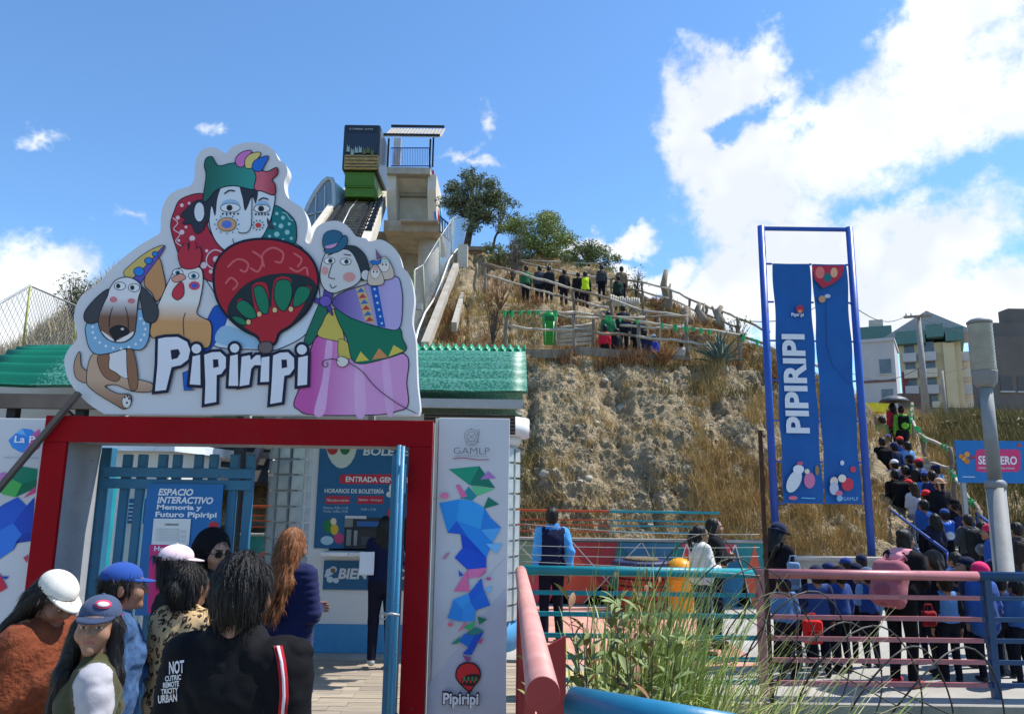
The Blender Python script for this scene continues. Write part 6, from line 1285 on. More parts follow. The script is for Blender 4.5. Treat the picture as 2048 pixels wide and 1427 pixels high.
    if hood: 
        for a_ in range(-4, 5): q_ = a_*.42; g.el(up((.085*math.sin(q_), .055+.055*math.cos(q_)*.8-.02, 1.425+.012*math.cos(q_))), (.05, .045, .045), 2, .03)
        g.el(up((0, .135, 1.36)), (.085, .045, .075), 2, .03)
    ph = random.uniform(0, 9)
    def fold(X_, Y_, Z_, L_):
        if puff:
            d_ = .008*np.abs(np.sin(Z_*math.pi/.048+.25*np.sin(X_*9)))**.5; return -d_+.006*(vnoise(X_*30, Y_*30, Z_*30)-.5)
        n1 = np.abs(fbm(X_*8+ph+Z_*3, Y_*8, Z_*10-X_*6, 3)-.44)-.08; n2 = vnoise(X_*14+ph, Y_*14, Z_*34+Y_*12+X_*9)-.5
        return -(n1*(.055 if lod == 'hi' else .05)+n2*.008)
    gr = res*.8 if lod == 'hi' else res
    V, F, M = g.mesh(gr, fold)
    link_mesh('jacket', np_mesh('jacket', V*s, F, [tm, sm_, fabric(hood or collar or top)], M), T)
    # hair
    hr_ = res*.55 if lod == 'hi' else .011
    f = Fld(); tp_ = hat in ('cap', 'cap_back', 'sun')
    if hair:
        e = .0 if not tp_ else -.004
        f.el((0, .020, .032), (.084+e, .101+e, .100+e), 0, .01)
        if hair in ('short',): f.el((0, .05, -.03), (.072, .06, .07), 0, .03)
        else: f.el((0, .055, -.05), (.080, .058, .085), 0, .03)
        if hair == 'long':
            L_ = hair_len
            for sd_ in (-1, 1): f.rc((sd_*.055, .035, -.02), (sd_*.075, .065, -L_*.55), .045, .045, 0, .03, (1, .8, 1)); f.rc((sd_*.075, .065, -L_*.55), (sd_*.065, .085, -L_), .045, .020, 0, .03, (1, .7, 1))
            f.rc((0, .09, -.03), (0, .115, -L_*1.0), .055, .022, 0, .03, (1.4, .6, 1))
        if hair == 'longfront':
            L_ = hair_len
            for sd_ in (-1, 1): f.rc((sd_*.075, .0, .0), (sd_*.09, -.02, -.20), .030, .042, 0, .03); f.rc((sd_*.09, -.02, -.20), (sd_*.125, -.05, -L_), .048, .026, 0, .03)
            f.rc((0, .09, -.03), (0, .115, -L_*1.0), .060, .030, 0, .03, (1.6, .7, 1))
        if hair in ('pony',): f.el((0, .12, .035), (.03, .03, .03), 0, .01); f.rc((0, .125, .03), (0, .16, -.08), .032, .036, 0, .02); f.rc((0, .16, -.08), (0, .145, -hair_len), .036, .014, 0, .02)
        if hair in ('bun',): f.el((0, .105, .085), (.048, .045, .042), 0, .012)
        if hair == 'lowbun': f.el((0, .118, -.005), (.05, .04, .046), 0, .012)
        f.el((0, -.105, -.035), (.067, .062, .098), 0, .012, None, True); 
        if hair in ('short',): f.el((0, -.02, -.14), (.12, .10, .075), 0, .015, None, True)
        else: f.el((0, -.06, -.15), (.064, .085, .10), 0, .015, None, True)
        pz_ = random.uniform(0, 6)
        def strand(X_, Y_, Z_, L2): a_ = np.arctan2(X_, Y_+.02); return -.005*(np.sin(a_*34+3*vnoise(Z_*9+pz_, a_*3)*2)*.5)-.014*(vnoise(a_*9+pz_, Z_*13, Z_*0)-.5)
        if tp_ or hat == 'beanie': f.cut(2, .062, -1)
        V, F, M = f.mesh(hr_, strand)
        if lod == 'hi':
            nrm = np.zeros_like(V); fn = np.cross(V[F[:, 2]]-V[F[:, 0]], V[F[:, 3]]-V[F[:, 1]])
            for c_ in range(4): np.add.at(nrm, F[:, c_], fn)
            nrm /= np.linalg.norm(nrm, axis=1)[:, None]+1e-9; pick = rng.choice(len(V), min(len(V), 3600 if hair != 'short' else 3000)); p0 = V[pick]; nn = nrm[pick]; k_ = len(pick)
            dz = np.array((0, 0, -1.))[None]-nn*(-nn[:, 2:3]); dz += rng.normal(0, .13 if hair_c != 'red' else .3, dz.shape); dz /= np.linalg.norm(dz, axis=1)[:, None]+1e-9; sdv = np.cross(dz, nn); sdv /= np.linalg.norm(sdv, axis=1)[:, None]+1e-9
            L_ = rng.uniform(.03, .085, k_)[:, None]; wv = rng.uniform(.0005, .0013, k_)[:, None]; q0 = p0+nn*.0005; q1 = p0+dz*L_*.5+nn*.0045; q2 = p0+dz*L_*(.9)+np.array((0, 0, -.3))*L_*.3+nn*.001
            SV = np.stack([q0-sdv*wv, q0+sdv*wv, q1-sdv*wv, q1+sdv*wv, q2], 1).reshape(-1, 3); bs_ = np.arange(k_)[:, None]*5
            hs_ = link_mesh('hair_strands', np_mesh('hair_strands', place(SV*hk, hm, hd)*s, np.concatenate([bs_+np.array([0, 1, 3]), bs_+np.array([0, 3, 2]), bs_+np.array([2, 3, 4])]), [hair_mat(hair_c)], None, True), T); hs_['kind'] = 'stuff'
        link_mesh('hair', np_mesh('hair', place(V*hk, hm, hd)*s, F, [hair_mat(hair_c)], M*0), T)
    if hat:
        f = Fld()
        if hat in ('cap', 'cap_back'):
            sg = -1 if hat == 'cap' else 1
            f.el((0, .016, .056), (.083, .104, .077), 0, .01); f.cut(2, .040, 1)
            V, F, M = f.mesh(hr_); o = link_mesh('cap', np_mesh('cap', place(V*hk, hm, hd)*s, F, [fabric(hat_c)], M*0), T)
            vs = []; n_ = 15; rows_ = 5
            for top_ in (1, 0):
                for j in range(rows_):
                    r_ = j/(rows_-1)
                    for i in range(n_):
                        a_ = math.pi*(i/(n_-1)); x = math.cos(a_)*(.080-.004*r_); y = .010+sg*(.03+math.sin(a_)*(.050+.082*r_)); z = .050-.020*r_*math.sin(a_)-.006*abs(math.cos(a_))**2+(.0035 if top_ else -.0035); vs.append((x, y, z))
            fs = []; o1 = n_*rows_
            for j in range(rows_-1):
                for i in range(n_-1): a = j*n_+i; fs.append((a, a+1, a+n_+1, a+n_)); fs.append((o1+a+n_, o1+a+n_+1, o1+a+1, o1+a))
            for i in range(n_-1): a = (rows_-1)*n_+i; fs.append((a, a+1, o1+a+1, o1+a))
            V = np.array(vs); me = np_mesh('visor', place(V*hk, hm, hd)*s, np.array(fs), [fabric(hat_c2 or hat_c)], None); link_mesh('visor', me, o)
            if lod == 'hi':
                f = Fld(); f.el((0, .016, .133), (.009, .009, .006), 0, .002); V, F, M = f.mesh(.003); link_mesh('button', np_mesh('button', place(V*hk, hm, hd)*s, F, [fabric(hat_c)], M*0), o)
        elif hat == 'sun':
            f.el((0, .014, .052), (.088, .108, .09), 0, .01); f.cut(2, .036, 1); V, F, M = f.mesh(hr_); o = link_mesh('hat', np_mesh('hat', place(V*hk, hm, hd)*s, F, [fabric(hat_c)], M*0), T)
            f = Fld(); f.el((0, -.005, .030), (.135, .165, .012), 0, .006); f.rc((-.06, .09, .02), (-.055, .10, -.12), .03, .02, 0, .02, (1, .5, 1)); f.rc((.06, .09, .02), (.055, .10, -.12), .03, .02, 0, .02, (1, .5, 1)); V, F, M = f.mesh(hr_*.8); link_mesh('brim', np_mesh('brim', place(V*hk, hm, hd)*s, F, [fabric(hat_c2 or hat_c)], M*0), o)
        elif hat == 'beanie':
            f.el((0, .018, .05), (.090, .108, .092), 0, .01); f.cut(2, .02, 1); V, F, M = f.mesh(hr_); link_mesh('hat', np_mesh('hat', place(V*hk, hm, hd)*s, F, [fabric(hat_c)], M*0), T)
        elif hat == 'hood':
            f.el((0, .03, .02), (.105, .118, .122), 0, .01); f.rc((0, .06, -.04), (0, .06, -.12), .10, .10, 0, .04); f.el((0, -.12, -.02), (.078, .085, .105), 0, .02, None, True); V, F, M = f.mesh(hr_); link_mesh('hood', np_mesh('hood', place(V*hk, hm, hd)*s, F, [fabric(hat_c)], M*0), T)
    if glasses:
        b = MB()
        gm = mat('dark_lens', (.01, .01, .012), .1, 0, spec=.8)
        for sd_ in (-1, 1):
            c = np.array((sd_*.032, -.108, .006)); n_ = 14; ring = [c+np.array((.026*math.cos(k*2*math.pi/n_), .004*abs(math.cos(k*2*math.pi/n_)), .020*math.sin(k*2*math.pi/n_))) for k in range(n_)]; ring2 = [p_+np.array((0, .006, 0)) for p_ in ring]
            vs = [tuple(place(np.array([p_])*hk, hm, hd)[0]*s+np.array(T.location)) for p_ in ring+ring2]; b.add(vs, [tuple(range(n_-1, -1, -1)), tuple(range(n_, 2*n_))]+[(i, (i+1) % n_, n_+(i+1) % n_, n_+i) for i in range(n_)])
            b2 = MB(); pp = [place(np.array([q_])*hk, hm, hd)[0]*s+np.array(T.location) for q_ in ((sd_*.055, -.104, .01), (sd_*.078, -.05, .008), (sd_*.08, .015, .0))]; b2.tube(pp, .0025, 5); b2.build('glasses_temple', gm, T)
        b.tube([place(np.array([q_])*hk, hm, hd)[0]*s+np.array(T.location) for q_ in ((-.008, -.11, .01), (0, -.113, .012), (.008, -.11, .01))], .003, 5)
        b.build('sunglasses', gm, T)
    T['_s'] = s; T['_h'] = [float(v) for v in hd]; T['_k'] = hk; T['_l'] = lean
    return T
def on_person(T, p):                                    # body-space point -> world
    s = T['_s']; return Vector(T.location)+Matrix.Rotation(T.rotation_euler.z, 3, 'Z') @ (Vector(p)*s)
def backpack(T, label, c1, c2=None, size=(.15, .08, .22), z=1.17, y=.20, lod='lo', group=None):
    s = T['_s']; ln = T['_l']; c2 = c2 or tuple(int(k*.7) for k in c1)
    B_ = thing('backpack', label, 'backpack', T.location, T.rotation_euler.z, group)
    yy = y-math.sin(ln)*(z-.95); zz = .95+math.cos(ln)*(z-.95); r_ = rotm(ln, 0, 0)
    res = .010 if lod == 'hi' else .016
    hz = size[2]-size[0]*.95; dy_ = math.sin(ln)*hz; cz_ = math.cos(ln)*hz; f = Fld(); f.bx((0, yy, zz), (size[0]-.08, max(.004, size[1]-.08), size[2]-.09), .08, 0, .02, r_)
    V, F, M = f.mesh(res, lambda X_, Y_, Z_, L_: -.022*(fbm(X_*9, Y_*9, Z_*12, 2)-.36)); link_mesh('bag_body', np_mesh('bag_body', V*s, F, [fabric(c1)], M), B_)
    f = Fld(); f.el((0, yy+size[1]*.80+math.sin(ln)*.09, zz-size[2]*.40), (size[0]*.72, .05, size[2]*.46), 0, .01); V, F, M = f.mesh(res*.8); link_mesh('front_pocket', np_mesh('front_pocket', V*s, F, [fabric(c2)], M), B_)
    for sd_ in (-1, 1):
        f = Fld(); pts = [(sd_*.085, yy-.03, zz+size[2]*.9), (sd_*.10, yy-.15, zz+size[2]*1.02+.02), (sd_*.105, yy-.315, zz+size[2]*.5), (sd_*.12, yy-.29, zz-size[2]*.25), (sd_*.13, yy-.05, zz-size[2]*.75)]
        for a, b in zip(pts[:-1], pts[1:]): f.rc(a, b, .018, .018, 0, .01, (1, .6, 1))
        V, F, M = f.mesh(.011); link_mesh('strap', np_mesh('strap', V*s, F, [fabric(c2)], M), B_)
    f = Fld(); f.rc((-.03, yy-.02, zz+size[2]*.98), (.03, yy-.02, zz+size[2]*.98), .012, .012, 0, .01); V, F, M = f.mesh(.008); link_mesh('handle', np_mesh('handle', V*s, F, [fabric(c2)], M), B_)
    return B_
def at_head(px, py, Y, z0=0.0):
    """where a figure stands and how tall it is, from the top of its head in the photograph"""
    p = P(px, py, Y); return (p.x, Y, z0), p.z-z0
# ================================================================== people
def who(label, px, py, Y, face, z0=0.0, **k):
    loc, h = at_head(px, py, Y, z0); return person(label, loc, h, face, **k)
leo = None
def leopard():
    m = bpy.data.materials.new('leopard_fleece'); m.use_nodes = True; N = m.node_tree.nodes; L = m.node_tree.links; bs = N['Principled BSDF']; bs.inputs['Roughness'].default_value = .9
    tc = N.new('ShaderNodeTexCoord'); nz = N.new('ShaderNodeTexNoise'); nz.inputs['Scale'].default_value = 18; L.new(tc.outputs['Object'], nz.inputs['Vector'])
    mx = N.new('ShaderNodeMixRGB'); mx.inputs[0].default_value = .06; L.new(tc.outputs['Object'], mx.inputs[1]); L.new(nz.outputs['Color'], mx.inputs[2])
    v = N.new('ShaderNodeTexVoronoi'); v.inputs['Scale'].default_value = 36; L.new(mx.outputs[0], v.inputs['Vector'])
    r1 = N.new('ShaderNodeValToRGB'); e = r1.color_ramp.elements; e[0].position = .0; e[0].color = (.30, .15, .05, 1); e[1].position = .20; e[1].color = (.30, .15, .05, 1)
    a = e.new(.26); a.color = (.015, .010, .008, 1); a = e.new(.44); a.color = (.015, .010, .008, 1); a = e.new(.50); a.color = (.60, .40, .19, 1)
    L.new(v.outputs['Distance'], r1.inputs[0]); n2 = N.new('ShaderNodeTexNoise'); n2.inputs['Scale'].default_value = 22; L.new(tc.outputs['Object'], n2.inputs['Vector'])
    r2 = N.new('ShaderNodeValToRGB'); r2.color_ramp.elements[0].position = .40; r2.color_ramp.elements[1].position = .44; L.new(n2.outputs[0], r2.inputs[0])
    m2 = N.new('ShaderNodeMixRGB'); L.new(r2.outputs[0], m2.inputs[0]); m2.inputs[1].default_value = (.60, .40, .19, 1); L.new(r1.outputs[0], m2.inputs[2]); L.new(m2.outputs[0], bs.inputs['Base Color']); return m
denim = mat('denim_jacket', srgb(34, 60, 98), .9, col2=srgb(74, 108, 150), scale=26, bump=.3, bscale=160, bdist=.003)
jeans = mat('light_jeans', srgb(96, 132, 172), .85, col2=srgb(130, 160, 196), scale=6, bump=.3, bscale=160, bdist=.003)
fleece = mat('rust_fleece', srgb(92, 42, 20), .95, col2=srgb(130, 64, 34), scale=16, bump=.9, bscale=60, bdist=.012)
dkn = fabric((20, 22, 30))
# --- queue at the gate
F1 = who('woman in rust fleece coat and white cap looking down at her phone', 80, 1138, 3.45, 72, arms=('phone', 'phone'), lean=.18, head=(.55, 0, 0), hair='long', hat='cap', hat_c=(208, 204, 194), top_mat=fleece, hood=(150, 112, 70), legs=(24, 26, 34), lod='hi', bulk=.03, hand_pose=(1, 1), skin_k='brown')
F2 = who('woman in grey-blue cap with long black hair and olive vest facing the camera', 204, 1192, 3.0, -62, arms=('down', 'down'), head=(-.03, .04, 1.30), hair='longfront', hair_len=.55, hat='cap', hat_c=(64, 78, 104), hat_c2=(52, 64, 90), top=(70, 70, 46), sleeve=(170, 168, 174), legs=(40, 44, 54), lod='hi', bulk=.0, skin_k='tan')
F3 = who('woman in blue cap, pink hood and denim jacket facing right', 250, 1126, 3.7, 118, arms=('front', 'down'), hair='short', hat='cap', hat_c=(40, 76, 150), top_mat=denim, hood=(214, 24, 120), leg_m=jeans, lod='hi', bulk=.0, hem=.92)
F4 = who('woman in leopard-print fleece with her hair clipped up', 384, 1126, 3.85, 160, arms=('front', 'front'), hair='lowbun', top_mat=leopard(), legs=(44, 44, 52), lod='hi', bulk=.02, hem=.88)
F5p = who('woman in pale pink cap with a black hair bun', 358, 1090, 4.4, 120, arms=('front', 'front'), hair='bun', hat='cap', hat_c=(226, 200, 206), top=(28, 28, 34), legs=(30, 30, 36), lod='hi')
F6 = who('woman in a black hood and dark sunglasses beside the gate poster', 430, 1060, 4.62, 55, arms=('front', 'front'), head=(.2, 0, 0), hair='long', hat='hood', hat_c=(18, 18, 22), top=(20, 20, 24), glasses=True, lod='hi', skin_k='light')
F7 = who('man in a black jacket seen from behind with a red shoulder strap', 490, 1106, 2.45, 172, arms=(((.025, .03, -.27), (.03, -.03, -.51)), ((.025, .03, -.27), (.03, -.03, -.51))), fem=False, hair='short', top=(17, 17, 20), legs=(24, 24, 28), lod='hi', bulk=.01, hem=.84, collar=(22, 22, 25), head=(.05, 0, .1))
F8 = who('woman with long wavy red hair and a navy quilted coat in the gateway', 588, 1058, 5.35, 150, arms=('front', 'front'), hair='long', hair_c='red', hair_len=.50, top=(26, 34, 76), legs=(24, 24, 30), lod='hi', bulk=.012, hem=.50, puff=True, head=(.25, 0, .1))
F9 = who('person in navy uniform with long black hair at the ticket window', 772, 1032, 8.75, 190, arms=('front', 'reach'), hair='long', hair_len=.30, top=(24, 28, 58), legs=(22, 24, 40), shoes=(170, 170, 170))
# details of the queue
def ribbon_on(T, pts, w, m, nm, th=.004):
    pts = [on_person(T, p) for p in pts]; b = MB(); cx = Vector(T.location)
    n = len(pts); L_ = []; 
    for i, p in enumerate(pts):
        d = (pts[min(i+1, n-1)]-pts[max(i-1, 0)]).normalized(); out = Vector((p.x-cx.x, p.y-cx.y, 0)).normalized(); sd_ = d.cross(out).normalized()*w/2; L_.append((p-sd_, p+sd_, p+sd_+out*th, p-sd_+out*th))
    vs = [q for r_ in L_ for q in r_]; fs = []
    for i in range(n-1):
        for k in range(4): a = i*4+k; c = i*4+(k+1) % 4; fs.append((a, c, c+4, a+4))
    fs += [(3, 2, 1, 0), (n*4-4, n*4-3, n*4-2, n*4-1)]; b.add(vs, fs); return b.build(nm, m, T)
sp = [(-.085, -.02, 1.50), (-.095, .05, 1.485), (-.115, .13, 1.42), (-.135, .185, 1.30), (-.155, .20, 1.15), (-.175, .185, 1.0), (-.19, .13, .86)]
bg = thing('shoulder_bag', 'red and white striped bag strap over the black jacket', 'bag', F7.location, F7.rotation_euler.z); bg['_s'] = F7['_s']
f = Fld(); f.bx((-.24, .0, .78), (.05, .10, .12), .02); V, F, M = f.mesh(.015); link_mesh('bag_body', np_mesh('bag_body', V*F7['_s'], F, [fabric((30, 28, 32))], M), bg)
# things laid onto cloth: shapes seen at a pixel, dropped on the garment surface
# sleeve lettering on the black jacket, laid onto the cloth
from mathutils.bvhtree import BVHTree
jk = [o for o in F7.children if o.name.startswith('jacket')][0]; Mz = Matrix.Translation(F7.location) @ Matrix.Rotation(F7.rotation_euler.z, 4, 'Z'); bv = BVHTree.FromPolygons([Mz @ v.co for v in jk.data.vertices], [tuple(p.vertices) for p in jk.data.polygons])
for s_, x0, y0, w_, h_ in (('NOT', 338, 1348, 30, 26), ('CUTRIC', 330, 1362, 32, 11), ('REMOTE', 326, 1375, 32, 11), ('TRICITY', 322, 1388, 34, 11), ('URBAN', 316, 1406, 38, 16)):
    o = put_text('sleeve_lettering', s_, (0, 0, 0), (1, 0, 0), (0, 1, 0), 1, print_mat((206, 206, 208)), None, bold=.03, width=w_, height=h_); ok = True
    for v in o.data.vertices:
        d_ = ray(x0+v.co.x, y0-v.co.y-v.co.x*.12).normalized(); hit = bv.ray_cast(Vector((0, 0, EYE)), d_)
        if hit[0] is None: ok = False; break
        v.co = Mz.inverted() @ (hit[0]-d_*.006)
    if ok: o.parent = F7
    else: bpy.data.objects.remove(o)
def drape(T, part, pts, m, nm, parent, lift=.005):
    jk_ = [o for o in T.children if o.name.split('.')[0] == part][0]; Mq = Matrix.Translation(T.location) @ Matrix.Rotation(T.rotation_euler.z, 4, 'Z'); bq = BVHTree.FromPolygons([Mq @ v.co for v in jk_.data.vertices], [tuple(p.vertices) for p in jk_.data.polygons]); out = []
    for x, y in pts:
        d_ = ray(x, y).normalized(); hit = bq.ray_cast(Vector((0, 0, EYE)), d_)
        out.append(None if hit[0] is None else hit[0]-d_*lift)
    h2 = len(out)//2; kp = [i for i in range(h2) if out[i] is not None and out[i+h2] is not None]
    if len(kp) < 2: return None
    out = [out[i] for i in kp]+[out[i+h2] for i in kp]; b = MB(); n_ = len(out)//2; b.add(out, [(i, i+1, n_+i+1, n_+i) for i in range(n_-1)], True); inv = Mq.inverted(); o = link_mesh(nm, b.data(nm, m), parent); 
    for v in o.data.vertices: v.co = inv @ v.co
    o.modifiers.new('thick', 'SOLIDIFY').thickness = .003; return o
pth = [(538, 1240), (548, 1262), (556, 1290), (563, 1322), (567, 1356), (568, 1392), (565, 1428)]
for dx, w_, lf_, c_ in ((0, 9, .008, (160, 22, 38)), (0, 3, .012, (206, 196, 200))): drape(F7, 'jacket', [(x-w_, y) for x, y in pth]+[(x+w_, y) for x, y in pth], fabric(c_), 'strap' if w_ > 5 else 'strap_stripe', bg, lf_)
def strip(cx, cy, rx, ry, n_=7): a = [(cx-rx+2*rx*i/(n_-1)) for i in range(n_)]; return [(x, cy-ry*math.sqrt(max(.05, 1-((x-cx)/rx*.97)**2))) for x in a]+[(x, cy+ry*math.sqrt(max(.05, 1-((x-cx)/rx*.97)**2))) for x in a]
for cx, cy, rx, ry, c_, lf_ in ((206, 1208, 17, 9, (196, 60, 96), .004), (206, 1208, 12, 5, (216, 212, 214), .007)): drape(F2, 'cap', strip(cx, cy, rx, ry), fabric(c_), 'cap_badge', F2, lf_)
# phone and papers
hp = on_person(F1, (.0, -.43, 1.16)); ph = thing('phone', 'dark phone held by the woman in the rust coat', 'phone', hp, F1.rotation_euler.z); b = MB(); b.box(hp, (.075, .009, .15), M=Matrix.Rotation(F1.rotation_euler.z, 3, 'Z') @ Matrix.Rotation(-.6, 3, 'X')); o = b.build('phone_body', mat('phone_black', (.01, .01, .012), .2, 0), None, .006); o.parent = ph; o.matrix_parent_inverse = ph.matrix_world.inverted() if False else Matrix.Identity(4)
for v in o.data.vertices: v.co = Matrix.Rotation(-F1.rotation_euler.z, 3, 'Z') @ (v.co-hp)
pp = P(733, 1127, 8.6); pt = thing('papers', 'white sheets of paper held at the ticket window', 'papers', pp)
for k in range(3): b = MB(); b.box(pp+Vector((.004*k, -.012*k, .006*k)), (.16, .004, .24), rz=.2+.06*k); b.build('sheet', print_mat((206, 210, 216)), pt)
# --- plaza
M1 = who('man in navy and sky-blue jersey seen from behind on the plaza', 1104, 1014, 10.2, 195, fem=False, hair='short', top=(22, 28, 58), sleeve=(70, 150, 214), legs=(18, 20, 34), collar=(60, 130, 200), arms=('down', 'back'), head=(0, 0, -.35), hem=.86)
W1 = who('woman with black ponytail and white sweater on the plaza facing right', 1400, 1050, 9.5, 100, hair='pony', top=(214, 212, 208), legs=(34, 44, 66), shoes=(18, 18, 20), arms=('front', 'front'), bulk=.03, hem=.93, hair_len=.22)
W2 = who('woman with long black hair and black jacket behind the white sweater', 1428, 1036, 10.0, 75, hair='long', top=(22, 22, 26), legs=(26, 34, 52), shoes=(18, 18, 20), arms=('cross', 'cross'), bulk=.02)
# --- schoolchildren behind the pink railing
GK = 'schoolchildren waiting behind the pink railing'
BL, NVY, DK = (40, 82, 150), (26, 36, 74), (22, 24, 34)
r1 = who('person in a navy sun hat and black jacket with red print by the rusty post', 1556, 1046, 8.9, 110, hair='long', hat='sun', hat_c=(24, 32, 64), top=(24, 22, 30), legs=(22, 22, 30), head=(.3, 0, 0), arms=('front', 'front'))
kids = [('child in a light blue jacket nearest the rusty post', 1566, 1152, 8.35, 185, dict(top=(84, 140, 204), hat='cap', hat_c=NVY)), ('child in a navy cap carrying a red lunch bag', 1632, 1134, 8.5, 170, dict(top=BL, sleeve=NVY, hat='cap', hat_c=(28, 34, 60))),
        ('child in a dark cap with white mark and royal blue jacket', 1676, 1136, 8.7, 200, dict(top=(36, 80, 170), hat='cap', hat_c=DK)), ('child in a dark navy jacket left of the pink backpack', 1712, 1130, 9.3, 150, dict(top=NVY, hat='cap', hat_c=(24, 30, 52))), ('child in a grey-blue cap half hidden by the pink backpack', 1733, 1138, 9.0, 190, dict(top=(40, 86, 176), hat='cap', hat_c=(84, 100, 126))),
        ('child with loose brown hair right of the pink hood', 1862, 1106, 8.6, 250, dict(top=(30, 32, 44), hair='long', hair_c='brown', hair_len=.2)), ('child in a pale blue jacket holding a red bag', 1888, 1150, 8.3, 175, dict(top=(96, 154, 220), sleeve=DK, hair='short')),
        ('child in a bright pink cap and long blue coat', 1958, 1130, 8.4, 185, dict(top=(46, 96, 184), hat='beanie', hat_c=(226, 44, 104), hem=.72, bulk=.03)), ('girl in a navy cap with pale grey visor beside the pink cap', 1930, 1118, 9.1, 260, dict(top=NVY, hat='cap_back', hat_c=(26, 30, 56), hat_c2=(120, 130, 150), hair='long', hair_len=.2)),
        ('child in a blue jacket behind the lamp post', 2030, 1160, 8.2, 190, dict(top=(54, 104, 180), hair='short')), ('child in navy between the blue jackets right of the pink backpack', 1910, 1140, 9.4, 160, dict(top=(30, 50, 110), hat='cap', hat_c=NVY)), ('child in dark clothes in the second row left of the pink backpack', 1655, 1128, 9.9, 210, dict(top=DK, hat='cap', hat_c=(34, 48, 92))), ('child in a royal blue cap in the back row beside the retaining wall', 1690, 1118, 10.6, 200, dict(top=(34, 60, 120), hat='cap', hat_c=(34, 60, 130))), ('child in navy with a raised hood in the back row', 1722, 1112, 10.9, 170, dict(top=NVY, hat='beanie', hat_c=(26, 32, 60))), ('child in a steel-blue jacket between the red lunch bag and rusty post', 1600, 1146, 9.0, 190, dict(top=(60, 96, 150), hat='cap', hat_c=(22, 28, 50))),
        ('child in dark navy squeezed behind the red lunch bag', 1650, 1150, 8.9, 165, dict(top=(24, 32, 66), hair='short')), ('child in black between the pink backpack and the pale blue jacket', 1846, 1140, 9.3, 195, dict(top=(20, 22, 28), hair='long', hair_len=.2)), ('child in a bright blue jacket behind the pink cap', 1985, 1122, 9.8, 190, dict(top=(40, 92, 176), hat='cap', hat_c=NVY)), ('child in navy right behind the girl with the pale visor', 1908, 1108, 10.6, 200, dict(top=(28, 40, 84), hair='short')), ('child in a blue and black coat between pink cap and lamp post', 1996, 1150, 8.6, 170, dict(top=(36, 78, 150), sleeve=DK, hair='short')),
        ('child in a blue jacket right of the lamp post', 2062, 1120, 9.2, 200, dict(top=(30, 60, 130), hair='short'))]
KP = {}
for lab, px, py, Y, fc, k in kids:
    kw = dict(child=True, legs=(20, 22, 34), shoes=(46, 46, 52), group=GK, arms=random.choice([('down', 'down'), ('front', 'down'), ('strap', 'strap')])); kw.update(k)
    if 'sleeve' not in kw and random.random() < .3: kw['sleeve'] = random.choice([(190, 194, 200), (120, 160, 206), (26, 32, 60)])
    kw['top'] = tuple(int(c*.8+8) for c in kw['top']); KP[lab] = who(lab, px, py, Y, fc, **kw)
LD = who('woman in black with a pink hood and pink backpack bending over the children', 1788, 1052, 8.15, 124, hair='bun', top=(20, 20, 24), hood=(222, 150, 160), legs=(18, 18, 22), shoes=(170, 40, 60), lean=.36, arms=('reach', 'front'), bulk=.02)
backpack(LD, 'large dusty pink backpack on the woman bending over the children', (164, 96, 108), (138, 78, 92), (.18, .12, .26), 1.10, .23)
def small_bag(label, p, c, sz=(.2, .09, .24)):
    t_ = thing('bag', label, 'bag', p); f = Fld(); f.bx((0, 0, 0), [k/2-.03 for k in sz], .03); V, F, M = f.mesh(.012, lambda X_, Y_, Z_, L_: -.015*(vnoise(X_*14, Y_*14, Z_*14)-.5)); link_mesh('bag_body', np_mesh('bag_body', V, F, [fabric(c)], M), t_)
    b = MB(); b.tube([p+Vector((-.05, 0, sz[2]/2-.01)), p+Vector((-.03, 0, sz[2]/2+.06)), p+Vector((.03, 0, sz[2]/2+.06)), p+Vector((.05, 0, sz[2]/2-.01))], .008, 6); b.build('bag_handle', fabric(c), t_)
    b = MB(); b.box(p+Vector((0, -sz[1]/2-.012, -.03)), (sz[0]*.6, .012, sz[2]*.4)); b.build('bag_pocket', fabric(tuple(int(k*.75) for k in c)), t_, .004); return t_
small_bag('red lunch bag hanging behind the pink railing', P(1625, 1262, 8.22), (206, 34, 34)); small_bag('small red bag beside the pale blue jacket', P(1858, 1236, 8.1), (150, 26, 36), (.14, .08, .16)); small_bag('pale blue and red book bag beside the navy sun hat', P(1588, 1150, 8.6), (120, 150, 180), (.14, .07, .3))
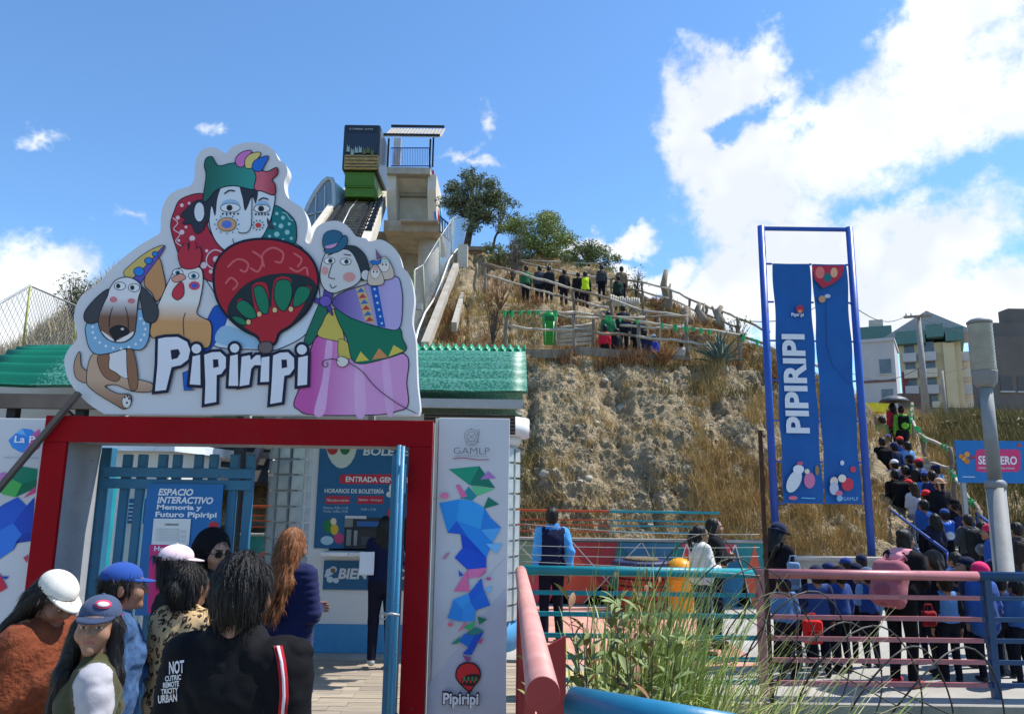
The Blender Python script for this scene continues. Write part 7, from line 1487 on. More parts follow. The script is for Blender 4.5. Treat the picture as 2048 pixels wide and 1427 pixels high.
# --- crowd on the steps
GS = 'crowd climbing the steps'
st = [('woman in a red jacket under the grey umbrella at the top of the steps', 1783, 806, 23.5, 200, False, dict(top=(186, 44, 58), hair='long', arms=('down', 'up'))), ('child in a green jacket left of the red jacket', 1762, 826, 22.9, 190, True, dict(top=(70, 120, 60), hair='short')), ('person with a lime green top right of the red jacket', 1801, 812, 23.2, 170, False, dict(top=(110, 180, 60), hair='short')),
      ('child in a blue cap with white back below the red jacket', 1772, 856, 21.2, 180, True, dict(top=(60, 110, 190), hat='cap', hat_c=(40, 70, 150))), ('child in a red-orange cap in the middle of the steps top', 1797, 854, 21.0, 180, True, dict(top=(40, 90, 170), hat='cap', hat_c=(214, 50, 36))), ('person with a black backpack on the left side of the steps', 1763, 874, 20.0, 175, False, dict(top=(24, 24, 30), hair='short', h=1)),
      ('child in a navy cap and dark jacket near the ribbon rail', 1816, 888, 19.6, 185, True, dict(top=(28, 34, 64), hat='cap', hat_c=(30, 36, 60))), ('child in a crimson cap and blue jacket near the ribbon rail', 1834, 892, 19.3, 190, True, dict(top=(44, 90, 170), hat='cap', hat_c=(200, 40, 60))), ('child with a dark red backpack on the steps', 1807, 912, 18.8, 180, True, dict(top=(30, 34, 54), hair='short')),
      ('child in a bright blue jacket right of the dark red backpack', 1846, 916, 18.4, 175, True, dict(top=(50, 116, 206), hat='cap', hat_c=(36, 60, 120))), ('child with a yellow backpack on the steps', 1814, 938, 17.9, 185, True, dict(top=(36, 40, 56), hat='cap', hat_c=(206, 44, 40))), ('person with a large black backpack left of the yellow backpack', 1788, 930, 17.6, 180, False, dict(top=(26, 26, 32), hair='short')),
      ('woman in a white sweater with long brown hair on the steps', 1826, 964, 17.2, 190, False, dict(top=(206, 208, 212), hair='long', hair_c='brown', legs=(150, 156, 170), hem=.86)), ('child in a red cap and blue jacket right of the white sweater', 1850, 972, 16.8, 180, True, dict(top=(44, 104, 196), hat='beanie', hat_c=(214, 40, 44))), ('person in a tan sun hat and black jacket on the steps', 1877, 956, 16.4, 185, False, dict(top=(30, 30, 36), hat='sun', hat_c=(190, 150, 120), hair='short')),
      ('child with blue and white satchel below the tan hat', 1888, 1020, 15.4, 170, True, dict(top=(44, 96, 180), hat='cap', hat_c=(40, 70, 130))), ('child in a navy jacket right of the tan hat', 1926, 1010, 15.2, 190, True, dict(top=(36, 46, 96), hair='short')), ('man in a charcoal jacket with a grey backpack at the foot of the steps', 1934, 1028, 13.7, 185, False, dict(top=(56, 58, 62), hair='short', fem=False)),
      ('child in a pink cap and blue jacket left of the lamp post', 1977, 1052, 13.2, 240, True, dict(top=(36, 84, 170), hat='beanie', hat_c=(190, 40, 80))), ('person with a dark backpack at the right edge of the view', 2030, 1044, 11.6, 185, False, dict(top=(66, 58, 54), hair='short', legs=(40, 62, 96))), ('child in a blue cap at the top left of the steps behind the banner post', 1752, 866, 21.8, 185, True, dict(top=(40, 70, 130), hat='cap', hat_c=(214, 214, 220))),
      ('child in a blue coat behind the left handrail', 1846, 1002, 16.2, 185, True, dict(top=(40, 90, 170), hair='short')), ('child in a black cap behind the charcoal jacket', 1908, 1000, 15.9, 180, True, dict(top=(24, 26, 34), hat='cap', hat_c=(24, 24, 28))), ('child in a navy hood near the top left of the crowd', 1786, 872, 20.5, 180, True, dict(top=(34, 44, 84), hat='beanie', hat_c=(34, 44, 84))), ('child in sky blue between the red caps', 1812, 868, 20.6, 190, True, dict(top=(96, 160, 220), hair='short')), ('child in a black coat above the yellow backpack', 1828, 918, 18.6, 180, True, dict(top=(26, 28, 32), hair='long', hair_len=.18)), ('child in royal blue beside the black backpack', 1786, 900, 19.2, 185, True, dict(top=(36, 80, 170), hat='cap', hat_c=(220, 220, 224))), ('person in dark blue behind the tan sun hat', 1862, 938, 17.4, 180, False, dict(top=(30, 40, 80), hair='short')), ('child in a grey jacket right of the charcoal jacket', 1962, 1046, 14.2, 190, True, dict(top=(90, 94, 100), hair='short')),
      ('child in a dark coat low on the steps below the white sweater', 1868, 1030, 15.0, 180, True, dict(top=(28, 34, 60), hair='long', hair_len=.18)), ('child in a light blue coat in the middle of the crowd', 1868, 905, 18.9, 190, True, dict(top=(90, 150, 214), hat='cap', hat_c=(30, 40, 80)))]
SP = {}
for lab, px, py, Y, fc, ch, k in st:
    z = step_line(Y).z if Y < 23.6 else 3.1; k = dict(k); k.pop('h', None); kw = dict(child=ch, legs=(26, 28, 40), group=GS, res=.026, step=random.choice([0, .12]), arms=random.choice([('down', 'down'), ('strap', 'strap'), ('front', 'down')])); kw.update(k); kw['top'] = tuple(int(c*.95+4) for c in kw['top'])
    loc, h = at_head(px, py, Y, z); hh = min(max(h, 1.06), 1.45) if ch else min(max(h, 1.5), 1.82); SP[lab] = person(lab, loc, hh, fc, **kw)
def bp(key, lab, c, c2=None, sz=(.16, .09, .23)):
    T = [v for k_, v in SP.items() if key in k_][0]; backpack(T, lab, c, c2, sz)
bp('black backpack on the left', 'black backpack high on the left side of the steps', (20, 20, 24)); bp('dark red backpack', 'dark red backpack on a child on the steps', (110, 30, 44)); bp('with a yellow', 'yellow backpack on a child on the steps', (226, 166, 20), (180, 130, 20)); bp('large black backpack', 'large black backpack above the left handrail', (22, 22, 26), None, (.18, .11, .27)); bp('charcoal jacket', 'black and grey backpack at the foot of the steps', (34, 36, 38), (120, 122, 124), (.18, .1, .26)); bp('dark backpack at', 'dark brown backpack at the right edge of the view', (48, 42, 40), (80, 74, 70)); bp('blue and white satchel', 'blue satchel with white flap on the steps', (40, 96, 190), (210, 214, 220)); bp('lime green', 'black and lime backpack near the umbrella', (26, 28, 30), (120, 190, 60)); 
# umbrella
ut = P(1787, 790, 23.3); t = thing('umbrella', 'open grey umbrella above the red jacket on the steps', 'umbrella', ut-Vector((0, 0, .9)))
um = mat('umbrella_grey', (.05, .055, .065), .5, col2=(.12, .13, .15), scale=3); n = 8; vs = []; fs = []; rr_ = [(0, .0), (.18, -.03), (.34, -.10), (.46, -.2)]
for r_, z_ in rr_[1:]:
    for k in range(n*3): a_ = k*2*math.pi/(n*3); rad = r_*(1 if k % 3 == 0 else .95); vs.append(ut+Vector((rad*math.cos(a_), rad*math.sin(a_), z_-(0 if k % 3 else -.0))))
c0 = len(vs); vs.append(ut); m_ = n*3
fs = [(c0, k, (k+1) % m_) for k in range(m_)]+[(j*m_+k, (j+1)*m_+k, (j+1)*m_+(k+1) % m_, j*m_+(k+1) % m_) for j in range(2) for k in range(m_)]
b = MB(); b.add(vs, fs, True); o = b.build('canopy', um, t); o.modifiers.new('thick', 'SOLIDIFY').thickness = .006
b = MB(); b.tube([ut+Vector((0, 0, .06)), ut-Vector((0, 0, .85))], .008, 6); b.build('shaft', steel_d, t)
for k in range(n): a_ = k*2*math.pi/n; b = MB(); b.tube([ut-Vector((0, 0, .22)), ut+Vector((.3*math.cos(a_), .3*math.sin(a_), -.10))], .004, 4); b.build('rib', steel_d, t)
t = thing('awning', 'small yellow awning strip behind the banner post', 'awning', P(1735, 820, 25)); b = MB(); b.box2(P(1712, 822, 24.9), P(1760, 810, 25.6)); b.build('strip', paint('awning_yellow', (230, 210, 30)), t)
# --- people on the terraces
GT = 'visitors on the hill terraces'
tr = [('child in a red jacket on the front terrace', 1209, 651, 19.9, 180, 1.15, dict(top=(206, 40, 60))), ('child in dark clothes beside the red jacket', 1233, 657, 20.1, 200, 1.12, dict(top=(30, 32, 40))), ('child in a royal blue jacket on the front terrace', 1306, 670, 19.8, 190, 1.1, dict(top=(36, 60, 150), hat='cap', hat_c=(220, 220, 220))), ('adult in green behind the pale log fence', 1216, 622, 21.2, 180, 1.6, dict(top=(40, 110, 70))), ('adult in charcoal behind the pale log fence', 1246, 615, 21.6, 170, 1.6, dict(top=(44, 48, 56))), ('adult in dark grey right of the pale log fence post', 1275, 632, 21.2, 190, 1.55, dict(top=(34, 40, 52))), ('person in a green jacket on the middle path', 1052, 546, 27.2, 200, 1.6, dict(top=(40, 100, 64))), ('person in slate grey on the middle path left', 1079, 550, 27.2, 180, 1.6, dict(top=(60, 64, 74))), ('person in dark grey with a pale bag on the middle path', 1098, 556, 27, 160, 1.6, dict(top=(38, 40, 46))), ('person in a lime safety vest on the middle path', 1170, 576, 25.6, 190, 1.6, dict(top=(190, 216, 40), sleeve=(26, 28, 32))), ('person in dark clothes left of the safety vest', 1156, 586, 25.2, 180, 1.5, dict(top=(26, 28, 30))), ('person in a tan jacket near the stake fence', 1243, 562, 27.4, 180, 1.6, dict(top=(120, 100, 80))), ('person in dark green near the stake fence', 1236, 566, 26.8, 200, 1.5, dict(top=(30, 50, 44))), ('person in grey on the upper path', 1203, 566, 28, 180, 1.5, dict(top=(60, 62, 66))), ('child in pale clothes near the agave', 1362, 684, 19.7, 180, 1.0, dict(top=(170, 166, 160))), ('child in dark navy next to the green ribbon', 1288, 652, 20.3, 170, 1.2, dict(top=(28, 40, 66))), ('person in a black coat behind the green bin', 1128, 580, 26, 190, 1.55, dict(top=(28, 28, 32)))]
hb = BVHTree.FromPolygons([v.co for v in hill.data.vertices], [tuple(p.vertices) for p in hill.data.polygons])
for lab, px, py, Y, fc, h, k in tr:
    kw = dict(hair='short', legs=(26, 28, 36), group=GT, res=.034, child=h < 1.3); kw.update(k); best = None
    for dy in np.linspace(-.1, 1.3 if Y < 22 else 1.8, 33):
        p = P(px, py, Y+dy); g_ = hb.ray_cast(Vector((p.x, Y+dy, 40)), Vector((0, 0, -1)))[0]
        if g_ is not None and (best is None or abs(g_.z+h-p.z) < best[0]): best = (abs(g_.z+h-p.z), g_)
    person(lab, tuple(best[1]), h, fc, **kw)
# ================================================================== vegetation
def proj_np(V):
    d = V-np.array((0, 0, EYE)); zc = d@np.array(fw); return 1024+FPX*(d@np.array(CRV))/zc, 713.5-FPX*(d@np.array(cu))/zc
def blades(roots, h, w, lean, seg=2, droop=.0, rnd=None):
    """tapered grass blades: roots (n,3), heights h, widths w, sideways reach lean"""
    n = len(roots); a = rng.uniform(0, 2*np.pi, n); dx = np.cos(a); dy = np.sin(a); b_ = rng.uniform(0, 2*np.pi, n); wx = np.cos(b_); wy = np.sin(b_)
    vs = []
    for k in range(seg+1):
        t = k/seg; off = lean*t**1.8; z = h*(t-droop*t**3); ww = w*(1-t)**.7*.5 if k < seg else w*0
        c = np.stack([roots[:, 0]+dx*off, roots[:, 1]+dy*off, roots[:, 2]+z], 1); e = np.stack([wx*ww, wy*ww, ww*0], 1)
        vs.append(c-e)
        if k < seg: vs.append(c+e)
    V = np.stack(vs, 1); m = V.shape[1]; base = np.arange(n)[:, None]*m; F = []
    for k in range(seg-1): F += [base+np.array([2*k, 2*k+1, 2*k+3]), base+np.array([2*k, 2*k+3, 2*k+2])]
    F.append(base+np.array([2*seg-2, 2*seg-1, 2*seg])); return V.reshape(-1, 3), np.concatenate(F)
def stuff(name, V, F, m, label, cat):
    o = link_mesh(name, np_mesh(name, V, F, [m], None, False)); return tag(o, label, cat, None, 'stuff')
straw = mat('straw', (.30, .19, .065), .9, col2=(.56, .40, .17), scale=9, det=3, spec=.1); straw_p = mat('straw_pale', (.30, .24, .14), .9, col2=(.54, .46, .30), scale=9, det=3, spec=.1)
straw_r = mat('straw_rust', (.17, .075, .035), .9, col2=(.36, .19, .085), scale=7, det=3, spec=.1); olive = mat('olive_scrub', (.085, .075, .028), .9, col2=(.25, .21, .085), scale=5, det=4, spec=.1)
def hill_points(n, cond, clump=1, spread=.06):
    rr = rng.uniform(0, nr-1.01, n); cc = rng.uniform(0, nc-1.01, n); i = rr.astype(int); j = cc.astype(int); a = (rr-i)[:, None]; b = (cc-j)[:, None]
    Pn = HV[i, j]*(1-a)*(1-b)+HV[i, j+1]*(1-a)*b+HV[i+1, j]*a*(1-b)+HV[i+1, j+1]*a*b
    px, py = proj_np(Pn); t = rr/(nr-1); ok = cond(px, py, t); Pn = Pn[ok]
    if clump > 1: Pn = np.repeat(Pn, clump, 0)+rng.normal(0, spread, (len(Pn)*clump, 3))*np.array((1, 1, .25))
    return Pn
t2 = ROWS[3]; t3 = ROWS[4]; t4 = ROWS[5]; t5 = ROWS[6]; t6 = ROWS[7]
path_ok = lambda t: ~((t > t2+.004) & (t < t3-.002)) & ~((t > t4) & (t < t5))
nmask = lambda px, py, s, th: vnoise(px/s, py/s) > th
# stubble over the bank
Pn = hill_points(60000, lambda px, py, t: (t < t2) & (px > 1000) & (px < 1760) & (nmask(px, py, 34, .50)) & (rng.random(len(px)) < .42), 3, .03); n = len(Pn)
V, F = blades(Pn, rng.uniform(.04, .13, n), rng.uniform(.008, .018, n), rng.uniform(.02, .10, n)); stuff('dry_stubble', V, F, straw_p, 'pale dry stubble covering the stony bank below the terrace', 'dry grass')
# golden tussocks
dens = lambda px, py: np.where((px > 1385) & (py > 735), .9, np.where(py > 900, .28, .11))
Pn = hill_points(6500, lambda px, py, t: (t < t2) & (px > 1020) & (px < 1770) & (rng.random(len(px)) < dens(px, py)) & nmask(px, py, 46, .38), 26, .07); n = len(Pn)
V, F = blades(Pn, rng.uniform(.12, .46, n)*np.where(proj_np(Pn)[0] > 1380, 1.15, .72), rng.uniform(.008, .016, n), rng.uniform(.03, .26, n), 3, .15); stuff('golden_grass', V, F, straw, 'tall golden dry grass on the right side of the bank', 'dry grass')
# terrace edge and upper slopes
Pn = hill_points(13000, lambda px, py, t: (t > t2-.02) & (t < t6+.01) & path_ok(t) & (px < 1720) & (px > 860) & nmask(px, py, 30, .34), 12, .08); n = len(Pn)
V, F = blades(Pn, rng.uniform(.10, .38, n), rng.uniform(.014, .028, n), rng.uniform(.04, .2, n), 2, .1); stuff('hill_grass', V, F, straw, 'dry yellow grass on the upper slopes between the paths', 'dry grass')
Pn = hill_points(9000, lambda px, py, t: (t > t2-.03) & (t < t6) & path_ok(t) & (px < 1560) & (px > 860) & nmask(px+500, py, 38, .56), 16, .10); n = len(Pn)
V, F = blades(Pn, rng.uniform(.12, .5, n), rng.uniform(.016, .03, n), rng.uniform(.05, .3, n), 2, .1); stuff('rust_scrub', V, F, straw_r, 'reddish-brown dry scrub around the terraces', 'scrub')
Pn = hill_points(5000, lambda px, py, t: (t < t6) & path_ok(t) & (((px < 1120) & (py > 880)) | ((px > 1250) & (py > 700) & (py < 800)) | (py < 690)) & nmask(px, py+300, 50, .60) & (px > 900), 16, .08); n = len(Pn)
V, F = blades(Pn, rng.uniform(.10, .42, n), rng.uniform(.012, .022, n), rng.uniform(.05, .3, n), 2, .1); stuff('dark_scrub', V, F, olive, 'dark olive scrub patches scattered over the hill', 'scrub')
def grid_points(V_, n, cond, clump, spread):
    a, b = V_.shape[:2]; rr = rng.uniform(0, a-1.01, n); cc = rng.uniform(0, b-1.01, n); i = rr.astype(int); j = cc.astype(int); u = (rr-i)[:, None]; v = (cc-j)[:, None]
    Pn = V_[i, j]*(1-u)*(1-v)+V_[i, j+1]*(1-u)*v+V_[i+1, j]*u*(1-v)+V_[i+1, j+1]*u*v; px, py = proj_np(Pn); Pn = Pn[cond(px, py, Pn)]
    return np.repeat(Pn, clump, 0)+rng.normal(0, spread, (len(Pn)*clump, 3))*np.array((1, 1, .3))
stairs_x = lambda Pn: np.interp(Pn[:, 1], [13.3, 23.7, 26], [8.15, 12.0, 12.4])
Pn = grid_points(SL, 7000, lambda px, py, Q: (px > 1730) & (px < 2130) & (Q[:, 1] < 60) & (np.abs(Q[:, 0]-stairs_x(Q)) > 1.3) & nmask(px, py, 40, .3), 16, .16); n = len(Pn)
V, F = blades(Pn, rng.uniform(.2, .75, n), rng.uniform(.012, .03, n), rng.uniform(.06, .35, n), 3, .15); stuff('slope_grass', V, F, straw, 'golden grass on the slope right of the steps', 'dry grass')
Pn = grid_points(SL, 3600, lambda px, py, Q: (px > 1820) & (px < 2130) & (Q[:, 1] > 16) & (Q[:, 1] < 44) & (np.abs(Q[:, 0]-stairs_x(Q)) > 1.6) & nmask(px, py+200, 44, .48), 20, .3); n = len(Pn)
V, F = blades(Pn, rng.uniform(.3, 1.2, n), rng.uniform(.02, .05, n), rng.uniform(.1, .5, n), 3, .1); stuff('slope_scrub', V, F, olive, 'dark olive scrub on the slope behind the blue path sign', 'scrub')
Pn = grid_points(LH, 9000, lambda px, py, Q: (px < 260) & (px > -200) & (Q[:, 1] < 34), 14, .14); n = len(Pn)
V, F = blades(Pn, rng.uniform(.25, .8, n), rng.uniform(.018, .035, n), rng.uniform(.06, .35, n), 3, .15); stuff('hillside_grass', V, F, straw_p, 'tall pale dry grass on the slope above the left roof', 'dry grass')
# stones
def stone_mesh(seed, res=1):
    bm = bmesh.new(); bmesh.ops.create_icosphere(bm, subdivisions=res, radius=1); r_ = random.Random(seed)
    for v in bm.verts: v.co *= r_.uniform(.75, 1.2); v.co.z *= .7
    vv = np.array([v.co[:] for v in bm.verts]); ff = np.array([[q.index for q in f.verts] for f in bm.faces]); bm.free(); return vv, ff
Pn = hill_points(14000, lambda px, py, t: (t < t2) & (px > 1020) & (px < 1740) & nmask(px, py+90, 60, .42), 1); n = len(Pn); vv, ff = stone_mesh(3, 1)
sc = rng.uniform(.010, .035, n)*np.where(rng.random(n) < .05, 1.9, 1); ang = rng.uniform(0, 6.28, n); ca = np.cos(ang)[:, None]; sa = np.sin(ang)[:, None]
VX = (vv[None, :, 0]*ca-vv[None, :, 1]*sa)*sc[:, None]; VY = (vv[None, :, 0]*sa+vv[None, :, 1]*ca)*sc[:, None]*1.2; VZ = vv[None, :, 2]*sc[:, None]
V = np.stack([VX, VY, VZ], 2)+Pn[:, None, :]; F = (ff[None]+np.arange(n)[:, None, None]*len(vv)).reshape(-1, 3)
rock_m = mat('rock', (.30, .265, .20), .95, col2=(.52, .47, .38), scale=4, bump=.4, bscale=25); stuff('gravel', V.reshape(-1, 3), F, rock_m, 'loose gravel and pebbles on the stony bank', 'gravel')
for i, (px, py, w, lab) in enumerate([(1243, 817, 13, 'large pale boulder in the middle of the bank'), (1092, 945, 13, 'angular pinkish rock low on the left of the bank'), (1190, 845, 7, 'small pale rock left of the large boulder'), (1210, 760, 7, 'small white rock high on the bank'), (1330, 762, 6, 'small rock under the terrace shrubs'), (1375, 933, 9, 'flat pale rock on the right of the bank'), (1388, 934, 7, 'round rock beside the flat pale rock'), (1178, 956, 8, 'brown rock low on the bank'), (1352, 808, 6, 'small rock right of the large boulder'), (1040, 815, 6, 'white rock on top of the booth slab')]):
    best = None
    px2, py2 = proj_np(HV.reshape(-1, 3)); k = np.argmin((px2-px)**2+(py2-py)**2); c = Vector(HV.reshape(-1, 3)[k]); s = w*c.y/1500
    if 'booth' in lab: c = P(px, 822, 9.7); s = .05
    v2, f2 = stone_mesh(i+20, 2); o = link_mesh('rock', np_mesh('rock', v2*np.array((1.1, .9, 1.15))*s, f2, [rock_m], None, True)); o.location = c+Vector((0, .25*s, -.1*s)); tag(o, lab, 'rock')
# agave
t = thing('agave_plant', 'big grey-green agave below the end of the terrace fence', 'agave', P(1440, 735, 18.7)); ag = mat('agave_green', (.055, .085, .07), .5, col2=(.13, .18, .15), scale=5, spec=.3); c0 = P(1440, 728, 18.7)
def agave_leaf(L_, w):
    vs = []; fs = []; n = 7
    for k in range(n):
        u = k/(n-1); ww = w*(math.sin(min(1, u*1.4+.25)*math.pi*.62))*(1-u**3) if k < n-1 else .002; x = L_*u; z = L_*.10*math.sin(u*2.6); 
        vs += [(x, -ww, z+ww*.35), (x, 0, z-ww*.25), (x, ww, z+ww*.35), (x, 0, z-ww*.6)]
    for k in range(n-1):
        for j in range(4): a = k*4+j; c = k*4+(j+1) % 4; fs.append((a, c, c+4, a+4))
    b = MB(); b.add(vs, fs, True); return b.data('leaf', ag)
lms = [agave_leaf(.75, .06), agave_leaf(.9, .055), agave_leaf(.62, .065)]
for k in range(46):
    o = link_mesh('leaf', lms[k % 3], t); el_ = 8+78*(k/46)**.8; o.rotation_euler = (0, -R(el_+random.uniform(-6, 6)), k*2.399); o.location = c0-Vector(t.location)
# leafy crowns
def leaf_cloud(clumps, n, size, mats_, tri=False, flat=.0):
    """clumps: (centre, radii); leaf quads spread in each clump's outer volume"""
    C_ = []; 
    tot = sum(r[0]*r[1]*r[2] for _, r in clumps)
    for c, r in clumps:
        k = max(8, int(n*r[0]*r[1]*r[2]/tot)); d = rng.normal(0, 1, (k, 3)); d /= np.linalg.norm(d, axis=1)[:, None]; rad = rng.random(k)**.6*1.35; C_.append(np.array(c)+d*rad[:, None]*np.array(r))
    C_ = np.concatenate(C_); k = len(C_); a = rng.normal(0, 1, (k, 3)); a[:, 2] *= 1-flat; a /= np.linalg.norm(a, axis=1)[:, None]; b = rng.normal(0, 1, (k, 3)); b -= a*(a*b).sum(1)[:, None]; b /= np.linalg.norm(b, axis=1)[:, None]
    s = size*rng.uniform(.6, 1.4, k)[:, None]; V = np.stack([C_-a*s, C_+b*s*.35, C_+a*s, C_-b*s*.35], 1).reshape(-1, 3); F = np.arange(k*4).reshape(k, 4); mi = rng.integers(0, len(mats_), k)
    return np_mesh('crown', V, F, mats_, mi, False)
def leafm(n, c, c2): return mat(n, c, .6, col2=c2, scale=2.5, det=3, spec=.25)
lf_dark = [leafm('leaf_eucalypt_a', (.09, .12, .065), (.17, .20, .11)), leafm('leaf_eucalypt_b', (.13, .16, .085), (.22, .25, .14))]; lf_lt = [leafm('leaf_bright_a', (.15, .20, .05), (.26, .31, .10)), leafm('leaf_bright_b', (.20, .25, .07), (.32, .36, .14))]; lf_mid = [leafm('leaf_mid_a', (.09, .13, .045), (.17, .21, .08)), leafm('leaf_mid_b', (.13, .17, .06), (.22, .25, .11))]
bark = mat('bark', (.05, .04, .03), .9, col2=(.13, .10, .08), scale=8, bump=.5)
def tree(label, name, base, clumps_px, Y, n, size, lf, trunk_r, cat='tree', limbs=True, depth=.8):
    bpt = P(base[0], base[1], Y); t = thing(name, label, cat, bpt); cl = []
    for (x, y, rx, ry) in clumps_px:
        c = P(x, y, Y+random.uniform(-1, 1)*depth); cl.append((tuple(c), (rx*Y/1500, rx*Y/1500*.9, ry*Y/1500)))
    top = min(cl, key=lambda q: -q[0][2])[0]; b = MB(); mid = bpt.lerp(Vector(top), .45)+Vector((.12, 0, 0)); b.tube([bpt-Vector((0, 0, .3)), bpt.lerp(mid, .5)+Vector((-.05, 0, 0)), mid, Vector(top)], [trunk_r*1.2, trunk_r, trunk_r*.7, trunk_r*.2], 8); b.build('trunk', bark, t)
    if limbs:
        for c, r in cl:
            b = MB(); s0 = bpt.lerp(mid, random.uniform(.6, 1)); e = Vector(c); b.tube([s0, s0.lerp(e, .5)+Vector((0, 0, -.1)), e], [trunk_r*.5, trunk_r*.35, trunk_r*.1], 6); b.build('limb', bark, t)
    me = leaf_cloud(cl, n, size, lf); b0 = np.array(bpt); co = np.empty(len(me.vertices)*3, np.float32); me.vertices.foreach_get('co', co); co = (co.reshape(-1, 3)-b0).astype(np.float32); me.vertices.foreach_set('co', co.ravel()); me.update(); link_mesh('crown', me, t); return t
def clumps(x0, y0, x1, y1, k, r, seed, shape=None):
    r_ = random.Random(seed); out = []
    while len(out) < k:
        x = r_.uniform(x0, x1); y = r_.uniform(y0, y1)
        if ((x-(x0+x1)/2)/((x1-x0)/2))**2+((y-(y0+y1)/2)/((y1-y0)/2))**2 < 1: out.append((x, y, r*r_.uniform(.6, 1.2), r*r_.uniform(.5, .95)))
    return out
tree('dark green eucalyptus tree beside the station ramp', 'tree', (932, 492), clumps(890, 342, 1000, 456, 38, 16, 1), 36, 11000, .075, lf_dark, .16)
tree('thin sparse tree right of the eucalyptus', 'tree', (983, 498), clumps(976, 390, 1036, 462, 18, 11, 2), 37, 1700, .07, lf_dark, .06)
tree('broad bright green bush on the crest of the hill', 'bush', (1075, 525), clumps(1003, 432, 1146, 522, 46, 19, 3), 34.5, 19000, .06, lf_lt, .12, 'bush')
tree('dark green bush at the right end of the crest bushes', 'bush', (1185, 548), clumps(1130, 488, 1234, 552, 26, 14, 4), 33.5, 7000, .06, lf_mid, .08, 'bush')
tree('low olive bush under the eucalyptus', 'bush', (1000, 520), clumps(962, 490, 1040, 522, 10, 12, 5), 33, 1500, .07, lf_mid, .06, 'bush')
def twig_shrub(label, px, y0, y1, Y, w, n, m=bark, upright=.8, leaves=0, lf=None):
    b0 = P(px, y1, Y); H_ = P(px, y0, Y).z-b0.z; W_ = w*Y/1500; t = thing('dry_shrub', label, 'shrub', b0); b = MB(); r_ = random.Random(px)
    for k in range(n):
        a_ = r_.uniform(0, 6.28); e = b0+Vector((math.cos(a_)*W_*r_.uniform(.1, 1), math.sin(a_)*W_*r_.uniform(.1, 1), H_*r_.uniform(.5, 1))); m1 = b0.lerp(e, .5)+Vector((r_.uniform(-.1, .1)*W_, 0, H_*.05)); b.tube([b0, m1, e], [.022, .014, .005], 4, False)
        for j in range(3): q = m1.lerp(e, r_.uniform(.1, .9)); f_ = q+Vector((r_.uniform(-1, 1)*W_*.35, r_.uniform(-1, 1)*W_*.35, H_*r_.uniform(.05, .25))); b.tube([q, f_], [.009, .003], 3, False)
    tag(b.build('twigs', m, t), kind='stuff')
    if leaves:
        me = leaf_cloud([(tuple(b0+Vector((0, 0, H_*.65))), (W_, W_*.8, H_*.4))], leaves, .05, lf or lf_mid); co = np.empty(len(me.vertices)*3, np.float32); me.vertices.foreach_get('co', co); me.vertices.foreach_set('co', (co.reshape(-1, 3)-np.array(b0)).astype(np.float32).ravel()); me.update(); tag(link_mesh('foliage', me, t), kind='stuff')
twig_shrub('dark leafless shrub left of the green-jacketed visitor', 1025, 470, 565, 27.5, 32, 30)
twig_shrub('bare spiky sapling on the ridge left of the tall trunk', 1272, 536, 600, 27.5, 22, 14, leaves=160)
twig_shrub('bare twiggy bush at the right end of the ridge', 1478, 636, 690, 24, 24, 18, leaves=120)
twig_shrub('dark twiggy shrub on the slope left of the green bin', 985, 600, 690, 20.5, 20, 16, leaves=150, lf=[olive])
twig_shrub('rust-brown shrub between the bin and the mesh fence', 1000, 560, 620, 25.5, 34, 24, straw_r)
twig_shrub('reddish shrub below the terrace fence left of the agave', 1330, 690, 730, 18.8, 38, 40, straw_r)
twig_shrub('leafy shrub on the slope behind the left chain-link fence', 148, 556, 640, 22.5, 36, 26, leaves=700, lf=lf_dark)
for i, (x, y0, y1, Y, w) in enumerate(((1985, 835, 900, 33, 60), (2040, 840, 900, 31, 50), (1900, 850, 905, 30, 36), (1862, 842, 880, 36, 34))):
    tree(['brown-green bush above the blue path sign', 'brown-green bush at the far right above the sign', 'brown-green bush left of the blue path sign', 'brown-green bush below the utility pole'][i], 'bush', (x, y1), clumps(x-w, y0, x+w, y1, 16, 15, 30+i), Y, 3600, .10, [olive, leafm('leaf_dry', (.09, .085, .03), (.19, .15, .06))], .06, 'bush', False)
# ------------------------------------------------------------------ planting bed in front
reed = mat('reed_green', (.20, .27, .035), .5, col2=(.48, .54, .16), scale=3.5, det=2, spec=.3); reed_d = mat('reed_dry', (.42, .34, .15), .7, col2=(.60, .53, .28), scale=4, spec=.2)
def reeds(n, x0, x1, Y0, Y1, h0, h1, reach, right, z=-.5, seed=1, w=(.010, .018)):
    g_ = np.random.default_rng(seed); vs = []; fs = []; S_ = 9
    for k in range(n):
        bx = g_.uniform(x0, x1); by = g_.uniform(Y0, Y1); H_ = g_.uniform(h0, h1); a_ = g_.normal(0, .9)+(0 if right is None else right); rc = reach*g_.uniform(.3, 1); ww = g_.uniform(*w); dr = g_.uniform(.1, .75); tw = g_.uniform(-.8, .8); b0 = len(vs)
        for j in range(S_+1):
            t_ = j/S_; x = bx+math.cos(a_)*rc*t_**1.9; y_ = by+math.sin(a_)*rc*.7*t_**1.9; zz = z+H_*(t_*1.15-dr*.6*t_**3.2); e = ww*.5*(1-t_**2.5)+.0008; px_ = -math.sin(a_+tw)*e; py_ = math.cos(a_+tw)*e; vs += [(x-px_, y_-py_, zz), (x+px_, y_+py_, zz+e*.3)]
        for j in range(S_): i_ = b0+2*j; fs.append((i_, i_+1, i_+3, i_+2))
    return np.array(vs), np.array(fs)
xa = lambda px, Y: P(px, 1200, Y).x
